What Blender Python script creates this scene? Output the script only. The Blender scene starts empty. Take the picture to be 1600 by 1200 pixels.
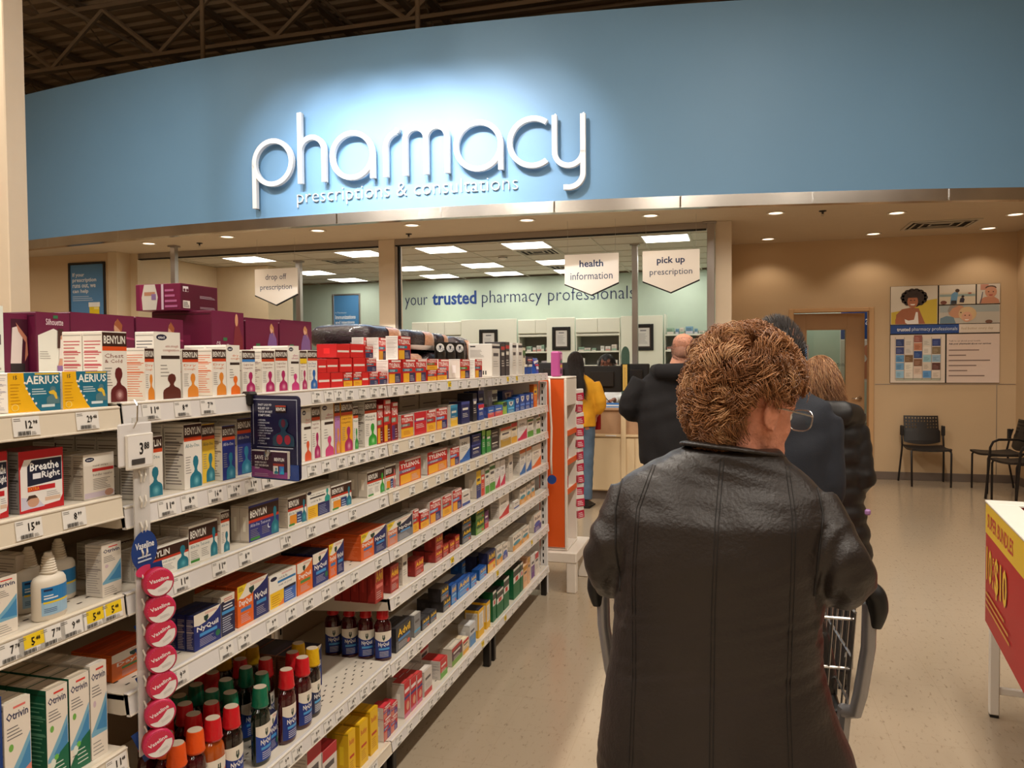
import bpy, bmesh, math, random
from mathutils import Vector, Matrix
random.seed(7)
scene = bpy.context.scene
COL = scene.collection
PI = math.pi

# ---------------------------------------------------------------- camera
RIGHT = Vector((0.961286, 0.275237, -0.008))
FWD = Vector((-0.274998, 0.961008, -0.0288))
FWD.normalize()
RIGHT = (RIGHT - FWD * RIGHT.dot(FWD)).normalized()
UP = RIGHT.cross(FWD).normalized()
cam_d = bpy.data.cameras.new('camera')
cam_d.sensor_width = 36.0
cam_d.lens = 36.0 * 1205.0 / 1600.0
cam_d.clip_start = 0.05
cam_d.clip_end = 120
cam = bpy.data.objects.new('camera', cam_d)
cam.matrix_world = Matrix((
    (RIGHT.x, UP.x, -FWD.x, 0.0),
    (RIGHT.y, UP.y, -FWD.y, 0.0),
    (RIGHT.z, UP.z, -FWD.z, 1.53),
    (0, 0, 0, 1)))
COL.objects.link(cam)
scene.camera = cam

# ---------------------------------------------------------------- world, exposure
world = bpy.data.worlds.new('world')
scene.world = world
world.use_nodes = True
world.node_tree.nodes['Background'].inputs[0].default_value = (1.0, 0.86, 0.70, 1)
world.node_tree.nodes['Background'].inputs[1].default_value = 0.035
vs = scene.view_settings
vs.view_transform = 'Standard'
vs.look = 'None'
vs.gamma = 1.0
vs.use_curve_mapping = False
vs.exposure = 0.0
scene.cycles.use_denoising = True
scene.cycles.max_bounces = 8
scene.cycles.diffuse_bounces = 4
scene.cycles.glossy_bounces = 3
scene.cycles.transmission_bounces = 6
scene.cycles.transparent_max_bounces = 8
scene.cycles.sample_clamp_indirect = 6.0

STORE_W = 100.0     # watts of one store strip lamp
TROFFER_W = 3.6    # one pharmacy troffer
POT_W = 10.0        # one soffit pot light
SIGN_W = 1000.0      # one spot on the lettering
WARM = (1.0, 0.84, 0.66)
NEUT = (1.0, 0.925, 0.815)
COOL = (1.0, 0.98, 0.91)


def area_lamp(name, loc, sx, sy, w, col, rot=(0, 0, 0), parent=None, spread=PI):
    d = bpy.data.lights.new(name, 'AREA')
    d.shape = 'RECTANGLE'
    d.size = sx
    d.size_y = sy
    d.energy = w
    d.color = col
    d.spread = spread
    o = bpy.data.objects.new(name, d)
    COL.objects.link(o)
    o.location = loc
    o.rotation_euler = rot
    o.parent = parent
    return o


def spot_lamp(name, loc, target, w, col, ang, blend=0.6, size=0.05, parent=None):
    d = bpy.data.lights.new(name, 'SPOT')
    d.energy = w
    d.color = col
    d.spot_size = ang
    d.spot_blend = blend
    d.shadow_soft_size = size
    o = bpy.data.objects.new(name, d)
    COL.objects.link(o)
    o.location = loc
    v = Vector(target) - Vector(loc)
    o.rotation_euler = v.to_track_quat('-Z', 'Y').to_euler()
    o.parent = parent
    return o


# store strip lamps over the aisles (their housings are built further down)
STRIPS = [(-6.4, 4.4), (-2.6, 4.4), (1.2, 4.2), (-6.4, 1.4), (-2.6, 1.4), (1.2, 1.4), (4.6, 2.6), (-2.6, -2.2), (1.2, -2.2), (4.6, -1.2), (-6.4, -2.2)]
for x, y in STRIPS:
    area_lamp('strip_light', (x, y, 5.52), 0.16, 2.3, STORE_W * (.45 if x > 4 else 1.0), NEUT)
    area_lamp('deck_fill_light', (x, y, 5.66), 0.16, 2.3, STORE_W * .32, NEUT, (PI, 0, 0))  # added upward fill, stands in for light bounced onto the roof deck

# ---------------------------------------------------------------- helpers


def lin(c):
    """sRGB 0-255 triple (or hex string) to linear rgba"""
    if isinstance(c, str):
        c = tuple(int(c[i:i + 2], 16) for i in (0, 2, 4))
    out = []
    for v in c[:3]:
        v = v / 255.0
        out.append(v / 12.92 if v <= 0.04045 else ((v + 0.055) / 1.055) ** 2.4)
    return (out[0], out[1], out[2], 1.0)


def mat(name, col, rough=0.5, metal=0.0, noise=0.0, nscale=8.0, bump=0.0, bscale=60.0, emit=None, estr=0.0, spec=0.5, trans=0.0, ior=1.45, coat=0.0):
    m = bpy.data.materials.new(name)
    m.use_nodes = True
    nt = m.node_tree
    b = nt.nodes['Principled BSDF']
    c = lin(col)
    b.inputs['Base Color'].default_value = c
    b.inputs['Roughness'].default_value = rough
    b.inputs['Metallic'].default_value = metal
    b.inputs['Specular IOR Level'].default_value = spec
    b.inputs['IOR'].default_value = ior
    b.inputs['Transmission Weight'].default_value = trans
    b.inputs['Coat Weight'].default_value = coat
    if emit is not None:
        b.inputs['Emission Color'].default_value = lin(emit)
        b.inputs['Emission Strength'].default_value = estr
    if noise > 0 or bump > 0:
        tc = nt.nodes.new('ShaderNodeTexCoord')
    if noise > 0:
        n = nt.nodes.new('ShaderNodeTexNoise')
        n.inputs['Scale'].default_value = nscale
        n.inputs['Detail'].default_value = 5
        nt.links.new(tc.outputs['Object'], n.inputs['Vector'])
        r = nt.nodes.new('ShaderNodeValToRGB')
        r.color_ramp.elements[0].position = 0.3
        r.color_ramp.elements[1].position = 0.7
        r.color_ramp.elements[0].color = tuple(max(0, v * (1 - noise)) for v in c[:3]) + (1,)
        r.color_ramp.elements[1].color = tuple(min(1, v * (1 + noise)) for v in c[:3]) + (1,)
        nt.links.new(n.outputs['Fac'], r.inputs['Fac'])
        nt.links.new(r.outputs['Color'], b.inputs['Base Color'])
    if bump > 0:
        n2 = nt.nodes.new('ShaderNodeTexNoise')
        n2.inputs['Scale'].default_value = bscale
        n2.inputs['Detail'].default_value = 4
        nt.links.new(tc.outputs['Object'], n2.inputs['Vector'])
        bp = nt.nodes.new('ShaderNodeBump')
        bp.inputs['Strength'].default_value = bump
        bp.inputs['Distance'].default_value = 0.01
        nt.links.new(n2.outputs['Fac'], bp.inputs['Height'])
        nt.links.new(bp.outputs['Normal'], b.inputs['Normal'])
    return m


def print_mat(name, rough):
    """printed surfaces: the ink colours are stored per face"""
    m = bpy.data.materials.new(name)
    m.use_nodes = True
    nt = m.node_tree
    b = nt.nodes['Principled BSDF']
    a = nt.nodes.new('ShaderNodeAttribute')
    a.attribute_name = 'ink'
    nt.links.new(a.outputs['Color'], b.inputs['Base Color'])
    b.inputs['Roughness'].default_value = rough
    return m


def tag(o, label=None, cat=None, group=None, kind=None):
    if label:
        o['label'] = label
    if cat:
        o['category'] = cat
    if group:
        o['group'] = group
    if kind:
        o['kind'] = kind
    return o


def empty(name, loc=(0, 0, 0), rz=0.0, label=None, cat=None, group=None):
    o = bpy.data.objects.new(name, None)
    COL.objects.link(o)
    o.empty_display_size = 0.05
    o.location = loc
    o.rotation_euler = (0, 0, rz)
    return tag(o, label, cat, group)


WHITE = (1, 1, 1, 1)


class MB:
    """collects faces, then links them as one mesh object"""

    def __init__(self):
        self.v = []
        self.f = []
        self.m = []
        self.c = []
        self.mi = 0
        self.col = WHITE

    def face(self, idx):
        self.f.append(idx)
        self.m.append(self.mi)
        self.c.append(self.col)

    def poly(self, pts):
        b = len(self.v)
        self.v.extend([tuple(p) for p in pts])
        self.face(tuple(range(b, b + len(pts))))

    def box(self, lo, hi, bev=0.0, M=None):
        x0, y0, z0 = lo
        x1, y1, z1 = hi
        b = len(self.v)
        if bev <= 0:
            vs_ = [(x0, y0, z0), (x1, y0, z0), (x1, y1, z0), (x0, y1, z0), (x0, y0, z1), (x1, y0, z1), (x1, y1, z1), (x0, y1, z1)]
            fs = [(0, 3, 2, 1), (4, 5, 6, 7), (0, 1, 5, 4), (1, 2, 6, 5), (2, 3, 7, 6), (3, 0, 4, 7)]
        else:
            e = (min(bev, (x1 - x0) * .45), min(bev, (y1 - y0) * .45), min(bev, (z1 - z0) * .45))
            vs_, ix = [], {}
            lo_, hi_ = (x0, y0, z0), (x1, y1, z1)
            for a in range(3):
                for s in (0, 1):
                    for t in (0, 1):
                        for u in (0, 1):
                            sg = [0, 0, 0]
                            o1, o2 = [k for k in range(3) if k != a]
                            sg[a], sg[o1], sg[o2] = s, t, u
                            p = [0, 0, 0]
                            p[a] = hi_[a] if s else lo_[a]
                            for o_ in (o1, o2):
                                p[o_] = hi_[o_] - e[o_] if sg[o_] else lo_[o_] + e[o_]
                            ix[(a, tuple(sg))] = len(vs_)
                            vs_.append(tuple(p))
            fs = []
            for a in range(3):
                o1, o2 = [k for k in range(3) if k != a]
                for s in (0, 1):
                    q = []
                    for t, u in ((0, 0), (1, 0), (1, 1), (0, 1)):
                        sg = [0, 0, 0]
                        sg[a], sg[o1], sg[o2] = s, t, u
                        q.append(ix[(a, tuple(sg))])
                    if (s == 1) == (a == 1):
                        q.reverse()
                    fs.append(tuple(q))
            for a in range(3):          # edges parallel to axis a
                o1, o2 = [k for k in range(3) if k != a]
                for t in (0, 1):
                    for u in (0, 1):
                        s0, s1 = [0, 0, 0], [0, 0, 0]
                        s0[o1] = s1[o1] = t
                        s0[o2] = s1[o2] = u
                        s1[a] = 1
                        q = (ix[(o1, tuple(s0))], ix[(o1, tuple(s1))], ix[(o2, tuple(s1))], ix[(o2, tuple(s0))])
                        fs.append(q)
            for t in (0, 1):
                for u in (0, 1):
                    for w in (0, 1):
                        fs.append(tuple(ix[(a, (t, u, w))] for a in range(3)))
        if M is not None:
            vs_ = [tuple(M @ Vector(p)) for p in vs_]
        self.v.extend(vs_)
        for q in fs:
            self.face(tuple(b + i for i in q))

    def ring_loft(self, rings, cap0=True, cap1=True, closed=False):
        n = len(rings[0])
        b = len(self.v)
        for r in rings:
            self.v.extend([tuple(p) for p in r])
        k = len(rings)
        for i in range(k if closed else k - 1):
            i2 = (i + 1) % k
            for j in range(n):
                j2 = (j + 1) % n
                self.face((b + i * n + j, b + i * n + j2, b + i2 * n + j2, b + i2 * n + j))
        if cap0 and not closed:
            self.face(tuple(b + j for j in reversed(range(n))))
        if cap1 and not closed:
            self.face(tuple(b + (k - 1) * n + j for j in range(n)))

    def tube(self, pts, r, n=8, closed=False, r2=None, side=None, cap=True):
        """tube along a path; r a number or a list; r2 the second radius of an ellipse"""
        P = [Vector(p) for p in pts]
        k = len(P)
        rr = r if isinstance(r, (list, tuple)) else [r] * k
        r2 = rr if r2 is None else (r2 if isinstance(r2, (list, tuple)) else [r2] * k)
        rings = []
        prev = None
        for i in range(k):
            if closed:
                t = P[(i + 1) % k] - P[i - 1]
            elif i == 0:
                t = P[1] - P[0]
            elif i == k - 1:
                t = P[-1] - P[-2]
            else:
                t = (P[i + 1] - P[i]).normalized() + (P[i] - P[i - 1]).normalized()
            if t.length < 1e-9:
                t = Vector((0, 0, 1))
            t.normalize()
            if side is not None:
                a = Vector(side)
            elif prev is None:
                a = Vector((0, 0, 1)) if abs(t.z) < 0.9 else Vector((1, 0, 0))
            else:
                a = prev
            a = (a - t * a.dot(t))
            if a.length < 1e-6:
                a = t.orthogonal()
            a.normalize()
            prev = a
            bb = t.cross(a)
            rings.append([P[i] + a * (rr[i] * math.cos(2 * PI * j / n)) + bb * (r2[i] * math.sin(2 * PI * j / n)) for j in range(n)])
        self.ring_loft(rings, cap, cap, closed)

    def lathe(self, prof, n=24, c=(0, 0, 0), sx=1.0, sy=1.0, a0=0.0, a1=2 * PI):
        full = abs(a1 - a0 - 2 * PI) < 1e-6
        m = n if full else n + 1
        b = len(self.v)
        for r, z in prof:
            for j in range(m):
                a = a0 + (a1 - a0) * j / n
                self.v.append((c[0] + sx * r * math.cos(a), c[1] + sy * r * math.sin(a), c[2] + z))
        for i in range(len(prof) - 1):
            for j in range(n):
                j2 = (j + 1) % m
                self.face((b + i * m + j, b + i * m + j2, b + (i + 1) * m + j2, b + (i + 1) * m + j))
        if full:
            if prof[0][0] > 1e-6:
                self.face(tuple(b + j for j in reversed(range(m))))
            if prof[-1][0] > 1e-6:
                self.face(tuple(b + (len(prof) - 1) * m + j for j in range(m)))

    def prism(self, pts2, z0, z1, M=None):
        """polygon in xy extruded in z"""
        n = len(pts2)
        b = len(self.v)
        vs_ = [(p[0], p[1], z0) for p in pts2] + [(p[0], p[1], z1) for p in pts2]
        if M is not None:
            vs_ = [tuple(M @ Vector(p)) for p in vs_]
        self.v.extend(vs_)
        self.face(tuple(b + i for i in reversed(range(n))))
        self.face(tuple(b + n + i for i in range(n)))
        for i in range(n):
            j = (i + 1) % n
            self.face((b + i, b + j, b + n + j, b + n + i))

    def mesh(self, name, mats, smooth=False):
        me = bpy.data.meshes.new(name)
        me.from_pydata(self.v, [], self.f)
        if not isinstance(mats, (list, tuple)):
            mats = [mats]
        for m in mats:
            me.materials.append(m)
        if len(mats) > 1:
            me.polygons.foreach_set('material_index', self.m)
        if any(c is not WHITE for c in self.c):
            at = me.attributes.new('ink', 'FLOAT_COLOR', 'CORNER')
            buf = []
            for f, c in zip(self.f, self.c):
                buf.extend(list(c) * len(f))
            at.data.foreach_set('color', buf)
        if smooth:
            me.polygons.foreach_set('use_smooth', [True] * len(me.polygons))
        me.update()
        return me

    def build(self, name, mats, parent=None, smooth=False, loc=None, rz=None, fix=True):
        me = self.mesh(name, mats, smooth)
        if fix:
            bm = bmesh.new()
            bm.from_mesh(me)
            bmesh.ops.recalc_face_normals(bm, faces=bm.faces)
            bm.to_mesh(me)
            bm.free()
        o = bpy.data.objects.new(name, me)
        COL.objects.link(o)
        if parent is not None:
            o.parent = parent
        if loc is not None:
            o.location = loc
        if rz is not None:
            o.rotation_euler = (0, 0, rz)
        if smooth == 'auto':
            me.set_sharp_from_angle(angle=math.radians(40))
        return o


def copy_obj(o, parent=None, loc=None, rot=None, scale=None):
    c = o.copy()
    COL.objects.link(c)
    c.parent = parent
    if loc is not None:
        c.location = loc
    if rot is not None:
        c.rotation_euler = rot
    if scale is not None:
        c.scale = scale
    return c


def copy_tree(o, parent=None, loc=None, rot=None):
    c = copy_obj(o, parent, loc, rot)
    for ch in list(o.children):
        copy_tree(ch, c)
    return c


# ---- flat lettering as polygons
_tx = {}


def text_polys(s, bold=False, res=2, space=1.0):
    """(points, triangles) of a line of text, fitted to a unit box; aspect = width / height"""
    key = (s, bold, res, space)
    if key in _tx:
        return _tx[key]
    cu = bpy.data.curves.new('t', 'FONT')
    cu.body = s
    cu.resolution_u = res
    cu.space_character = space
    if bold:
        cu.offset = 0.022
    o = bpy.data.objects.new('t', cu)
    me = o.to_mesh()
    pts = [(v.co.x, v.co.y) for v in me.vertices]
    tris = [tuple(p.vertices) for p in me.polygons]
    o.to_mesh_clear()
    bpy.data.objects.remove(o)
    bpy.data.curves.remove(cu)
    if not pts:
        pts = [(0, 0), (1, 0), (1, 1)]
        tris = [(0, 1, 2)]
    x0 = min(p[0] for p in pts)
    x1 = max(p[0] for p in pts)
    y0 = min(p[1] for p in pts)
    y1 = max(p[1] for p in pts)
    w, h = max(x1 - x0, 1e-6), max(y1 - y0, 1e-6)
    pts = [((p[0] - x0) / w, (p[1] - y0) / h) for p in pts]
    _tx[key] = (pts, tris, w / h)
    return _tx[key]


class Face:
    """draws flat print on a rectangle: origin o, unit vectors u (right) and v (up), normal n"""

    def __init__(self, mb, o, u, v, n, step):
        self.mb, self.o, self.u, self.v, self.n, self.step = mb, Vector(o), Vector(u), Vector(v), Vector(n), step
        self.k = 1

    def p(self, x, y):
        q = self.o + self.u * x + self.v * y + self.n * (self.step * self.k)
        return (q.x, q.y, q.z)

    def poly(self, pts, col):
        self.mb.col = lin(col)
        self.mb.poly([self.p(*q) for q in pts])
        self.k += 1

    def R(self, x0, y0, x1, y1, col):
        self.poly([(x0, y0), (x1, y0), (x1, y1), (x0, y1)], col)

    def E(self, cx, cy, rx, ry, col, n=14, a0=0.0, a1=2 * PI):
        self.poly([(cx + rx * math.cos(a0 + (a1 - a0) * i / n), cy + ry * math.sin(a0 + (a1 - a0) * i / n)) for i in range(n if a1 - a0 > 6.2 else n + 1)], col)

    def T(self, s, x0, y0, x1, y1, col, bold=True, res=1, space=1.0):
        pts, tris, asp = text_polys(s, bold, res, space)
        self.mb.col = lin(col)
        b = len(self.mb.v)
        for q in pts:
            self.mb.v.append(self.p(x0 + q[0] * (x1 - x0), y0 + q[1] * (y1 - y0)))
        for t in tris:
            self.mb.face(tuple(b + i for i in t))
        self.k += 1

    def L(self, x0, y0, x1, y1, n, col, duty=0.4, seed=0):
        rr = random.Random(seed)
        h = (y1 - y0) / n
        self.mb.col = lin(col)
        for i in range(n):
            e = x0 + (x1 - x0) * (0.55 + 0.45 * rr.random())
            ya = y0 + h * i
            self.mb.poly([self.p(*q) for q in ((x0, ya), (e, ya), (e, ya + h * duty), (x0, ya + h * duty))])
        self.k += 1

    def bust(self, x0, y0, x1, y1, col, glow=None):
        """head-and-shoulders figure"""
        def q(a, b):
            return (x0 + (x1 - x0) * a, y0 + (y1 - y0) * b)
        sh = [(0, 0), (1, 0), (1, .26), (.96, .36), (.84, .43), (.66, .49), (.60, .57), (.64, .65), (.71, .72), (.73, .82), (.67, .95), (.5, 1), (.33, .95), (.27, .82), (.29, .72), (.36, .65), (.40, .57), (.34, .49), (.16, .43), (.04, .36), (0, .26)]
        self.poly([q(*p) for p in sh], col)
        if glow:
            for k, (rx, ry) in enumerate(((.27, .17), (.19, .12), (.10, .07))):
                c = q(.54, .20)
                w = (.2, .42, .7)[k]
                self.E(c[0], c[1], (x1 - x0) * rx, (y1 - y0) * ry, tuple(int(a + (g - a) * w) for a, g in zip(col, glow)))


PRINT = print_mat('printed_ink', 0.42)
PRINT_GLOSS = print_mat('printed_gloss', 0.22)
# ================================================================ SETTING
ZS = 3.056          # soffit height
YG = 8.85           # glazed pharmacy front
YW = 10.68          # back wall on the right
YB = 13.42          # back wall inside the pharmacy


def fas_y(x):
    return 7.62 + (x + 4.3) ** 2 / 54.0


def structure(o):
    o['kind'] = 'structure'
    return o


# ---- materials
def floor_material():
    m = mat('floor_vinyl', (172, 156, 134), rough=0.16, spec=0.5)
    nt = m.node_tree
    b = nt.nodes['Principled BSDF']
    tc = nt.nodes.new('ShaderNodeTexCoord')
    n = nt.nodes.new('ShaderNodeTexNoise')
    n.inputs['Scale'].default_value = 55
    n.inputs['Detail'].default_value = 6
    n.inputs['Roughness'].default_value = 0.7
    mp = nt.nodes.new('ShaderNodeMapping')
    mp.inputs['Scale'].default_value = (1.0, 0.35, 1.0)
    nt.links.new(tc.outputs['Object'], mp.inputs['Vector'])
    nt.links.new(mp.outputs['Vector'], n.inputs['Vector'])
    r = nt.nodes.new('ShaderNodeValToRGB')
    r.color_ramp.elements[0].position = 0.30
    r.color_ramp.elements[0].color = lin((134, 116, 96))
    r.color_ramp.elements[1].position = 0.43
    r.color_ramp.elements[1].color = lin((174, 158, 136))
    nt.links.new(n.outputs['Fac'], r.inputs['Fac'])
    # tile to tile tone and the hairline joints of the 30 cm tiles
    br = nt.nodes.new('ShaderNodeTexBrick')
    br.offset = 0.0
    br.inputs['Scale'].default_value = 1.0
    br.inputs['Brick Width'].default_value = 0.305
    br.inputs['Row Height'].default_value = 0.305
    br.inputs['Mortar Size'].default_value = 0.0011
    br.inputs['Mortar Smooth'].default_value = 0.3
    br.inputs['Color1'].default_value = (1, 1, 1, 1)
    br.inputs['Color2'].default_value = (0.98, 0.98, 0.98, 1)
    br.inputs['Mortar'].default_value = (0.86, 0.84, 0.82, 1)
    nt.links.new(tc.outputs['Object'], br.inputs['Vector'])
    mx = nt.nodes.new('ShaderNodeMixRGB')
    mx.blend_type = 'MULTIPLY'
    mx.inputs['Fac'].default_value = 1.0
    nt.links.new(r.outputs['Color'], mx.inputs['Color1'])
    nt.links.new(br.outputs['Color'], mx.inputs['Color2'])
    nt.links.new(mx.outputs['Color'], b.inputs['Base Color'])
    n3 = nt.nodes.new('ShaderNodeTexNoise')
    n3.inputs['Scale'].default_value = 2.2
    n3.inputs['Detail'].default_value = 3
    nt.links.new(tc.outputs['Object'], n3.inputs['Vector'])
    mr = nt.nodes.new('ShaderNodeMapRange')
    mr.inputs['To Min'].default_value = 0.10
    mr.inputs['To Max'].default_value = 0.24
    nt.links.new(n3.outputs['Fac'], mr.inputs['Value'])
    nt.links.new(mr.outputs['Result'], b.inputs['Roughness'])
    bp = nt.nodes.new('ShaderNodeBump')
    bp.inputs['Strength'].default_value = 0.06
    bp.inputs['Distance'].default_value = 0.004
    nt.links.new(n3.outputs['Fac'], bp.inputs['Height'])
    nt.links.new(bp.outputs['Normal'], b.inputs['Normal'])
    return m


M = {}
M['floor'] = floor_material()
M['wall_tan'] = mat('wall_tan_paint', (200, 172, 136), rough=0.55, noise=0.02, nscale=1.5, bump=0.05, bscale=180)
M['wall_beige'] = mat('wall_beige_paint', (205, 184, 152), rough=0.6, noise=0.02, bump=0.04, bscale=180)
M['soffit'] = mat('soffit_paint', (206, 190, 166), rough=0.7, noise=0.015, bump=0.03, bscale=120)
M['mint'] = mat('mint_paint', (188, 202, 186), rough=0.6, noise=0.015)
M['blue'] = mat('fascia_blue_paint', (110, 152, 188), rough=0.5, noise=0.025, nscale=0.9)
M['pillar'] = mat('pillar_paint', (214, 196, 172), rough=0.5, noise=0.015)
M['alu'] = mat('brushed_aluminium', (205, 198, 190), rough=0.24, metal=1.0, noise=0.12, nscale=3.0, bump=0.03, bscale=9)
M['frame_metal'] = mat('anodised_frame', (168, 160, 154), rough=0.35, metal=0.85)
M['dark_gap'] = mat('gap_shade', (28, 24, 22), rough=0.8)  # near-black colour stands in for the shade inside slots, ducts and gaps
M['white_paint'] = mat('white_enamel', (228, 222, 212), rough=0.4, noise=0.01)
M['base'] = mat('baseboard_vinyl', (112, 98, 88), rough=0.45, noise=0.04)
M['tile'] = mat('ceiling_tile_board', (205, 198, 184), rough=0.9, noise=0.05, nscale=90, bump=0.12, bscale=220)
M['grid'] = mat('ceiling_grid_metal', (196, 188, 172), rough=0.5)
M['deck'] = mat('roof_deck_steel', (176, 152, 124), rough=0.6, noise=0.06, nscale=2)
M['truss'] = mat('joist_steel', (132, 114, 94), rough=0.6, noise=0.08, nscale=4)
M['lamp_on'] = mat('lamp_diffuser', (255, 255, 250), rough=0.5, emit=(255, 252, 240), estr=6.0)
M['pot_on'] = mat('pot_lamp_glow', (255, 240, 220), rough=0.5, emit=(255, 226, 190), estr=3.0)
M['black'] = mat('black_plastic', (26, 24, 23), rough=0.42)
M['black_metal'] = mat('black_powder_coat', (30, 26, 24), rough=0.38)
M['red'] = mat('red_plastic', (176, 28, 34), rough=0.4)
M['wood'] = mat('laminate_wood', (186, 150, 118), rough=0.45, noise=0.12, nscale=5)
M['door'] = mat('door_laminate', (176, 138, 100), rough=0.45, noise=0.05, nscale=3)
M['jamb'] = mat('door_frame_paint', (196, 156, 112), rough=0.45)
M['cream'] = mat('cream_laminate', (220, 196, 158), rough=0.45, noise=0.01)
M['steel'] = mat('brushed_steel', (190, 186, 182), rough=0.3, metal=1.0)
M['chrome'] = mat('chrome', (215, 212, 208), rough=0.12, metal=1.0)


def glass_mat(name, tint, rough=0.02):
    m = bpy.data.materials.new(name)
    m.use_nodes = True
    nt = m.node_tree
    out = nt.nodes['Material Output']
    nt.nodes.remove(nt.nodes['Principled BSDF'])
    t = nt.nodes.new('ShaderNodeBsdfTransparent')
    t.inputs[0].default_value = tint
    g = nt.nodes.new('ShaderNodeBsdfGlossy')
    g.inputs['Roughness'].default_value = rough
    fr = nt.nodes.new('ShaderNodeFresnel')
    mx = nt.nodes.new('ShaderNodeMixShader')
    nt.links.new(fr.outputs[0], mx.inputs[0])
    nt.links.new(t.outputs[0], mx.inputs[1])
    nt.links.new(g.outputs[0], mx.inputs[2])
    nt.links.new(mx.outputs[0], out.inputs[0])
    return m


M['glass'] = glass_mat('clear_glass', (0.86, 0.93, 0.9, 1))
M['glass_green'] = glass_mat('green_edge_glass', (0.30, 0.42, 0.40, 1))

# ---- floor
b = MB()
b.box((-14, -8, -0.1), (11, 20, 0.0))
structure(b.build('floor', M['floor']))

# ---- fascia: curved blue drop wall with its aluminium trim
N = 60
xs = [-11.5 + (5.6 + 11.5) * i / N for i in range(N + 1)]
b = MB()
for z0, z1, off in ((ZS + 0.11, 4.325, 0.0), (4.325, 5.05, 0.006)):
    ring = []
    for x in xs:
        y = fas_y(x) + off
        ring.append([(x, y, z0), (x, y, z1), (x, y + 0.15, z1), (x, y + 0.15, z0)])
    b.ring_loft(ring)
structure(b.build('wall_fascia', M['blue'], smooth='auto'))
b = MB()
ring = []
for x in xs:
    y = fas_y(x) - 0.012
    ring.append([(x, y, ZS - 0.008), (x, y, ZS + 0.108), (x, y + 0.02, ZS + 0.112), (x, y + 0.10, ZS + 0.112), (x, y + 0.10, ZS - 0.008)])
b.ring_loft(ring)
tr = structure(b.build('trim_1', M['alu'], smooth='auto'))
for x in (-8.45, -7.2, -4.15, -2.95, -1.75, -0.5, 0.75, 2.0):   # joints of the trim strips
    b = MB()
    y = fas_y(x) - 0.0135
    b.box((x - 0.009, y, ZS - 0.006), (x + 0.009, y + 0.01, ZS + 0.106), 0.002)
    b.build('joint_cover', M['chrome'], tr)

# ---- soffit between fascia and the glazed front / back wall
b = MB()
for i in range(N):
    x0, x1 = xs[i], xs[i + 1]
    b.poly([(x0, fas_y(x0) + 0.05, ZS), (x1, fas_y(x1) + 0.05, ZS), (x1, 12.2 if x0 > -0.1 else 8.95, ZS), (x0, 12.2 if x0 > -0.1 else 8.95, ZS)])
    b.poly([(x0, fas_y(x0) + 0.05, ZS + 0.05), (x0, 12.2 if x0 > -0.1 else 8.95, ZS + 0.05), (x1, 12.2 if x0 > -0.1 else 8.95, ZS + 0.05), (x1, fas_y(x1) + 0.05, ZS + 0.05)])
structure(b.build('ceiling_soffit', M['soffit']))

# ---- right-hand back wall with the door opening
b = MB()
dx0, dx1, dz = 0.764, 1.663, 2.135
b.box((-0.02, YW, 0), (dx0 - 0.03, YW + 0.12, ZS))
b.box((dx1 + 0.03, YW, 0), (3.31, YW + 0.12, ZS))
b.box((dx0 - 0.03, YW, dz + 0.03), (dx1 + 0.03, YW + 0.12, ZS))
wr = structure(b.build('wall_back', M['wall_tan']))
b = MB()
b.box((1.74, YW - 0.006, 1.205), (3.30, YW + 0.002, 1.213))
b.build('cap_strip', M['frame_metal'], wr)
b = MB()
b.box((3.10, YW - 0.004, 0.1), (3.106, YW + 0.002, 1.205))
b.build('panel_joint', M['frame_metal'], wr)
b = MB()
b.box((3.31, 5.5, 0), (3.43, YW + 0.12, ZS))
structure(b.build('wall_right', M['wall_tan']))
for nm, lo, hi in (('baseboard_back', (1.727, YW - 0.008, 0), (3.31, YW, 0.1)), ('baseboard_right', (3.302, 5.5, 0), (3.31, YW - 0.008, 0.1)), ('baseboard_back_left', (-0.02, YW - 0.008, 0), (0.70, YW, 0.1))):
    b = MB()
    b.box(lo, hi, 0.003)
    structure(b.build(nm, M['base']))

# return wall and pillars of the pharmacy front
b = MB()
b.box((-0.14, YG + 0.06, 0), (-0.02, YB, ZS))
structure(b.build('wall_return', M['wall_beige']))
b = MB()
b.box((-0.185, YG - 0.02, 0), (-0.01, YG + 0.2, ZS), 0.004)
structure(b.build('trim_2', M['pillar']))
b = MB()
b.box((-4.235, YG - 0.04, 0), (-4.02, YG + 0.19, ZS), 0.004)
structure(b.build('trim_3', M['pillar']))

# left wall that carries the framed poster, and walls inside the pharmacy
b = MB()
b.box((-12, 8.62, 0), (-8.12, 8.74, ZS))
structure(b.build('wall_left', M['wall_tan']))
b = MB()
b.box((-8.12, 8.56, 0), (-7.97, 8.86, ZS), 0.004)
structure(b.build('trim_4', M['wall_beige']))
b = MB()
b.box((-7.97, 8.80, 0), (-7.85, 10.5, ZS))
b.box((-7.97, 10.5, 0), (-6.93, 10.62, ZS))
b.box((-7.05, 10.62, 0), (-6.93, 11.2, ZS))
structure(b.build('wall_pharmacy_left', M['wall_beige']))
b = MB()
b.box((-9.5, YB, 0), (0.0, YB + 0.12, ZS))
structure(b.build('wall_pharmacy_back', M['mint']))
b = MB()
b.box((-0.155, 9.2, 0), (-0.1395, YB, ZS))
structure(b.build('wall_pharmacy_right', M['mint']))
# room beyond the open door
b = MB()
b.box((-0.02, 12.2, 0), (3.43, 12.3, ZS))
structure(b.build('wall_consultation_back', M['mint']))

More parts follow.
